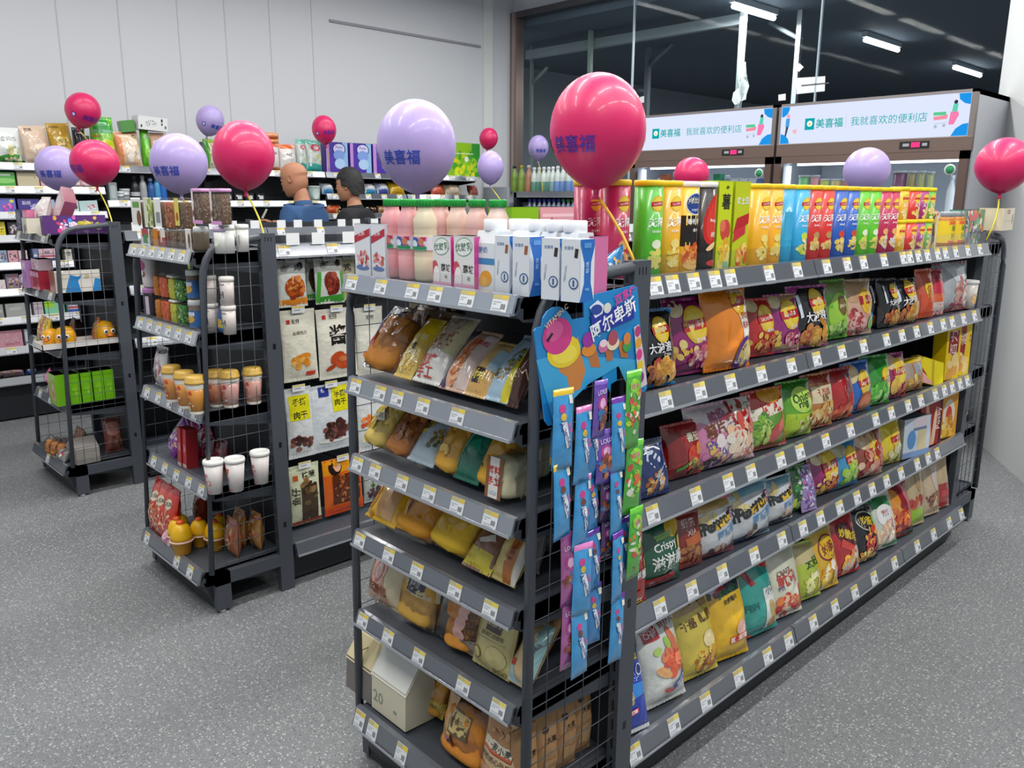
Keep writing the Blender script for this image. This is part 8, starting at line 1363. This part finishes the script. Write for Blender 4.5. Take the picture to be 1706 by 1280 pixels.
def person(name, loc, face, label, H, shirt, trousers, skinc, pose, hair=None, head_pitch=.0):
    s = H/1.75
    P = [('pelvis', (0, 0, .93), (.15, .11)), ('waist', (0, .0, 1.08), (.14, .105)), ('chest', (0, .015, 1.28), (.165, .12)), ('neckbase', (0, .02, 1.44), (.075, .065)), ('neck', (0, .0, 1.52), (.052, .055)), ('skull', (0, -.012, 1.60), (.05, .06))]
    idx = {n: i for i, (n, _, _) in enumerate(P)}; E = [(0, 1), (1, 2), (2, 3), (3, 4), (4, 5)]
    def addc(prev, chain):
        for n, p, r_ in chain: P.append((n, p, r_)); idx[n] = len(P)-1; E.append((idx[prev], idx[n])); prev = n
    for sd, x in (('l', 1), ('r', -1)):
        addc('chest', [('sh'+sd, (x*.185, .02, 1.40), (.062, .06)), ('el'+sd, pose['el'+sd], (.042, .042)), ('wr'+sd, pose['wr'+sd], (.027, .024)), ('pa'+sd, pose['pa'+sd], (.034, .018))])
        addc('pelvis', [('hip'+sd, (x*.09, 0, .86), (.09, .09)), ('kn'+sd, (x*.10, -.015, .48), (.058, .058)), ('an'+sd, (x*.10, .02, .09), (.038, .04)), ('to'+sd, (x*.115, -.13, .035), (.042, .03))])
    vs, fs = skin_mesh('figure', [Vector(p)*s for _, p, _ in P], E, [(a*s, b*s) for _, _, (a, b) in P])
    root_m = MB().add(vs, fs, skinc, None, True)
    hv, hf = head_geo(); HM = Matrix.Translation(Vector((0, -.035, 1.53))*s) @ Matrix.Rotation(head_pitch, 4, 'X') @ Matrix.Scale(s, 4)
    root_m.add(hv, hf, skinc, HM, True)
    for x in (-1, 1):      # ears
        e = [(x*.076, .012+.020*math.cos(a)*r_, .115+.032*math.sin(a)*r_) for r_ in (1, .6) for a in [2*math.pi*k/14 for k in range(14)]]
        e = [(p[0]+x*(.014 if k < 14 else .006), p[1]+.008, p[2]) for k, p in enumerate(e)]+[(x*.070, .012+.018*math.cos(2*math.pi*k/14), .115+.028*math.sin(2*math.pi*k/14)) for k in range(14)]
        f = [(k, (k+1) % 14, 14+(k+1) % 14, 14+k) for k in range(14)]+[(k, 28+k, 28+(k+1) % 14, (k+1) % 14) for k in range(14)]+[tuple(14+k for k in range(14))]
        root_m.add(e, f, skinc, HM, True)
        # eyes, brows
        root_m.lathe([(.001, 0), (.011, .003), (.012, .006), (.004, .011)], 10, 'e4ddd6', HM @ Matrix.Translation((x*.032, -.078, .122)) @ Matrix.Rotation(math.pi/2, 4, 'X'), sy=.6)
        root_m.lathe([(.001, .010), (.005, .0115), (.001, .0125)], 8, '1a1210', HM @ Matrix.Translation((x*.032, -.078, .122)) @ Matrix.Rotation(math.pi/2, 4, 'X'))
        root_m.box(x*.033-.016, x*.033+.016, -.094, -.086, .139, .144, '3a2c24', HM)
    root_m.box(-.022, .022, -.101, -.094, .050, .056, '9a5a4e', HM)
    # fingers: four and a thumb on each hand
    for sd, x in (('l', 1), ('r', -1)):
        pa, wr = Vector(pose['pa'+sd])*s, Vector(pose['wr'+sd])*s; d = (pa-wr).normalized(); side = d.cross(Vector((0, 0, 1)));
        if side.length < .1: side = Vector((1, 0, 0))
        side.normalize(); dn = side.cross(d).normalized(); dn = dn if dn.z < 0 else -dn
        for k, (o_, L_) in enumerate(((-.028, .066), (-.009, .076), (.010, .072), (.028, .056))):
            b0 = pa+side*o_*s+d*.02*s
            root_m.tube([b0-d*.02*s, b0+d*L_*.35*s, b0+d*L_*.72*s+dn*.012*s, b0+d*L_*.93*s+dn*.028*s], .0078*s, skinc, 7)
        b0 = wr+d*.03*s-side*.03*s; root_m.tube([b0, b0-side*.025*s+d*.02*s, b0-side*.028*s+d*.05*s+dn*.012*s], .009*s, skinc, 7)
    o = root_m.build(name, 'skin', M=Matrix.Translation(Vector(loc)) @ Matrix.Rotation(face, 4, 'Z'))
    def garment(nm, names, edges, col, grow, cutz=None, mat_='cloth'):
        pv = [Vector(P[idx[n]][1])*s for n in names]; rr = [(P[idx[n]][2][0]*s+grow, P[idx[n]][2][1]*s+grow) for n in names]
        return skin_mesh(nm, pv, edges, rr)
    nm = ['waist', 'pelvis', 'chest', 'neckbase', 'shl', 'ell', 'shr', 'elr']
    pv = [Vector(P[idx[n]][1])*s for n in nm]; rr = [(P[idx[n]][2][0]*s+.03, P[idx[n]][2][1]*s+.034) for n in nm]
    for a in ('ell', 'elr'): k = nm.index(a); pv[k] = pv[nm.index('sh'+a[-1])].lerp(pv[k], .72); rr[k] = (.060*s, .060*s)
    rr[nm.index('neckbase')] = (.098*s, .088*s)
    for a in ('shl', 'shr'): rr[nm.index(a)] = (.082*s, .084*s)
    v2, f2 = skin_mesh('shirt_shape', pv, [(0, 1), (0, 2), (2, 3), (2, 4), (4, 5), (2, 6), (6, 7)], rr)
    MB().add(v2, f2, shirt, None, True).build('shirt', 'cloth', o)
    cm = MB().lathe([(.078, 0), (.070, .03), (.064, .038)], 20, shirt, Matrix.Translation(Vector((0, .012, 1.455))*s) @ Matrix.Rotation(.15, 4, 'X'), cap=False, sx=1.05, sy=.95); cm.build('collar', 'cloth', o)
    nm = ['pelvis', 'hipl', 'knl', 'anl', 'hipr', 'knr', 'anr']; pv = [Vector(P[idx[n]][1])*s for n in nm]; rr = [(P[idx[n]][2][0]*s+.014, P[idx[n]][2][1]*s+.014) for n in nm]
    v2, f2 = skin_mesh('trouser_shape', pv, [(0, 1), (1, 2), (2, 3), (0, 4), (4, 5), (5, 6)], rr); MB().add(v2, f2, trousers, None, True).build('trousers', 'cloth', o)
    for x in (1, -1):
        MB().rbox(x*.105*s-.05, x*.105*s+.05, -.19*s, .07*s, 0, .085, '26262a', .03, 3).build('shoe', 'cloth', o)
    if hair:
        nu, nv = 28, 16; v3 = []; f3 = []; rg = random.Random(7)
        for j in range(nv+1):
            t = j/nv
            for i in range(nu):
                a = 2*math.pi*i/nu; y = math.sin(a); x = math.cos(a)
                low = .045 if y > .25 else (.105 if y > -.35 else .168)         # nape, sideburn, fringe
                lo = low+(.0 if abs(y) > .5 else .02*abs(y)); z = lo+(.262-lo)*t; q = (z-.11)/.155
                k = max(.02, 1-max(0, q)**2.3)**.5
                v3.append((x*.093*k*(1+.03*math.sin(i*2.6+j)), (y*.118*k+.012)*(1+.03*math.sin(i*1.9+j*1.3)), z+.004*math.sin(i*3.1+j*2)))
        for j in range(nv):
            for i in range(nu): f3.append((j*nu+i, j*nu+(i+1) % nu, (j+1)*nu+(i+1) % nu, (j+1)*nu+i))
        f3.append(tuple(nv*nu+i for i in range(nu))); n0 = len(v3)
        MB().add(v3, f3, hair, HM, True).build('hair', 'hair', o)
    tag(o, label, 'person'); return o
left_dir = -RT
def face_to(v): return math.atan2(v.y, v.x)+math.pi/2      # local -y looks along v
hd1 = (-RT*.95+Vector((FW.x, FW.y, 0)).normalized()*.35)
p1 = (3.26, 5.72, 0)
POSE1 = dict(ell=(.25, .02, 1.12), wrl=(.18, -.2, 1.16), pal=(.15, -.27, 1.18), elr=(-.24, -.05, 1.16), wrr=(-.16, -.30, 1.30), par=(-.13, -.37, 1.33))
person('person', p1, face_to(hd1), 'bald person in a blue polo shirt behind the plain pink balloon', 1.845, '2a4d78', '26282e', 'b07a5c', POSE1, None, .18)
POSE2 = dict(ell=(.25, .04, 1.12), wrl=(.20, -.18, 1.04), pal=(.18, -.25, 1.04), elr=(-.25, .03, 1.12), wrr=(-.22, -.16, 1.02), par=(-.20, -.23, 1.01))
hd2 = (-RT*.96+Vector((FW.x, FW.y, 0)).normalized()*.30)
person('person', (3.83, 5.88, 0), face_to(hd2), 'younger person with short black hair and black t-shirt', 1.80, '15161a', '1c2230', 'b98566', POSE2, '0f0e10', .05)
h1 = Matrix.Translation(Vector(p1)) @ Matrix.Rotation(face_to(hd1), 4, 'Z')
hp = h1 @ (Vector((-.12, -.44, 1.36))*1.845/1.75)
tag(box('folded_card', .10, .015, .08, 'b8bcb4', [('r', 0, .5, .6, .4, 'c8ccc4')], Matrix.Translation(hp) @ Matrix.Rotation(face_to(hd1)+.6, 4, 'Z') @ Matrix.Rotation(-.5, 4, 'X')), 'pale folded pack held up by the bald shopper', 'pack')
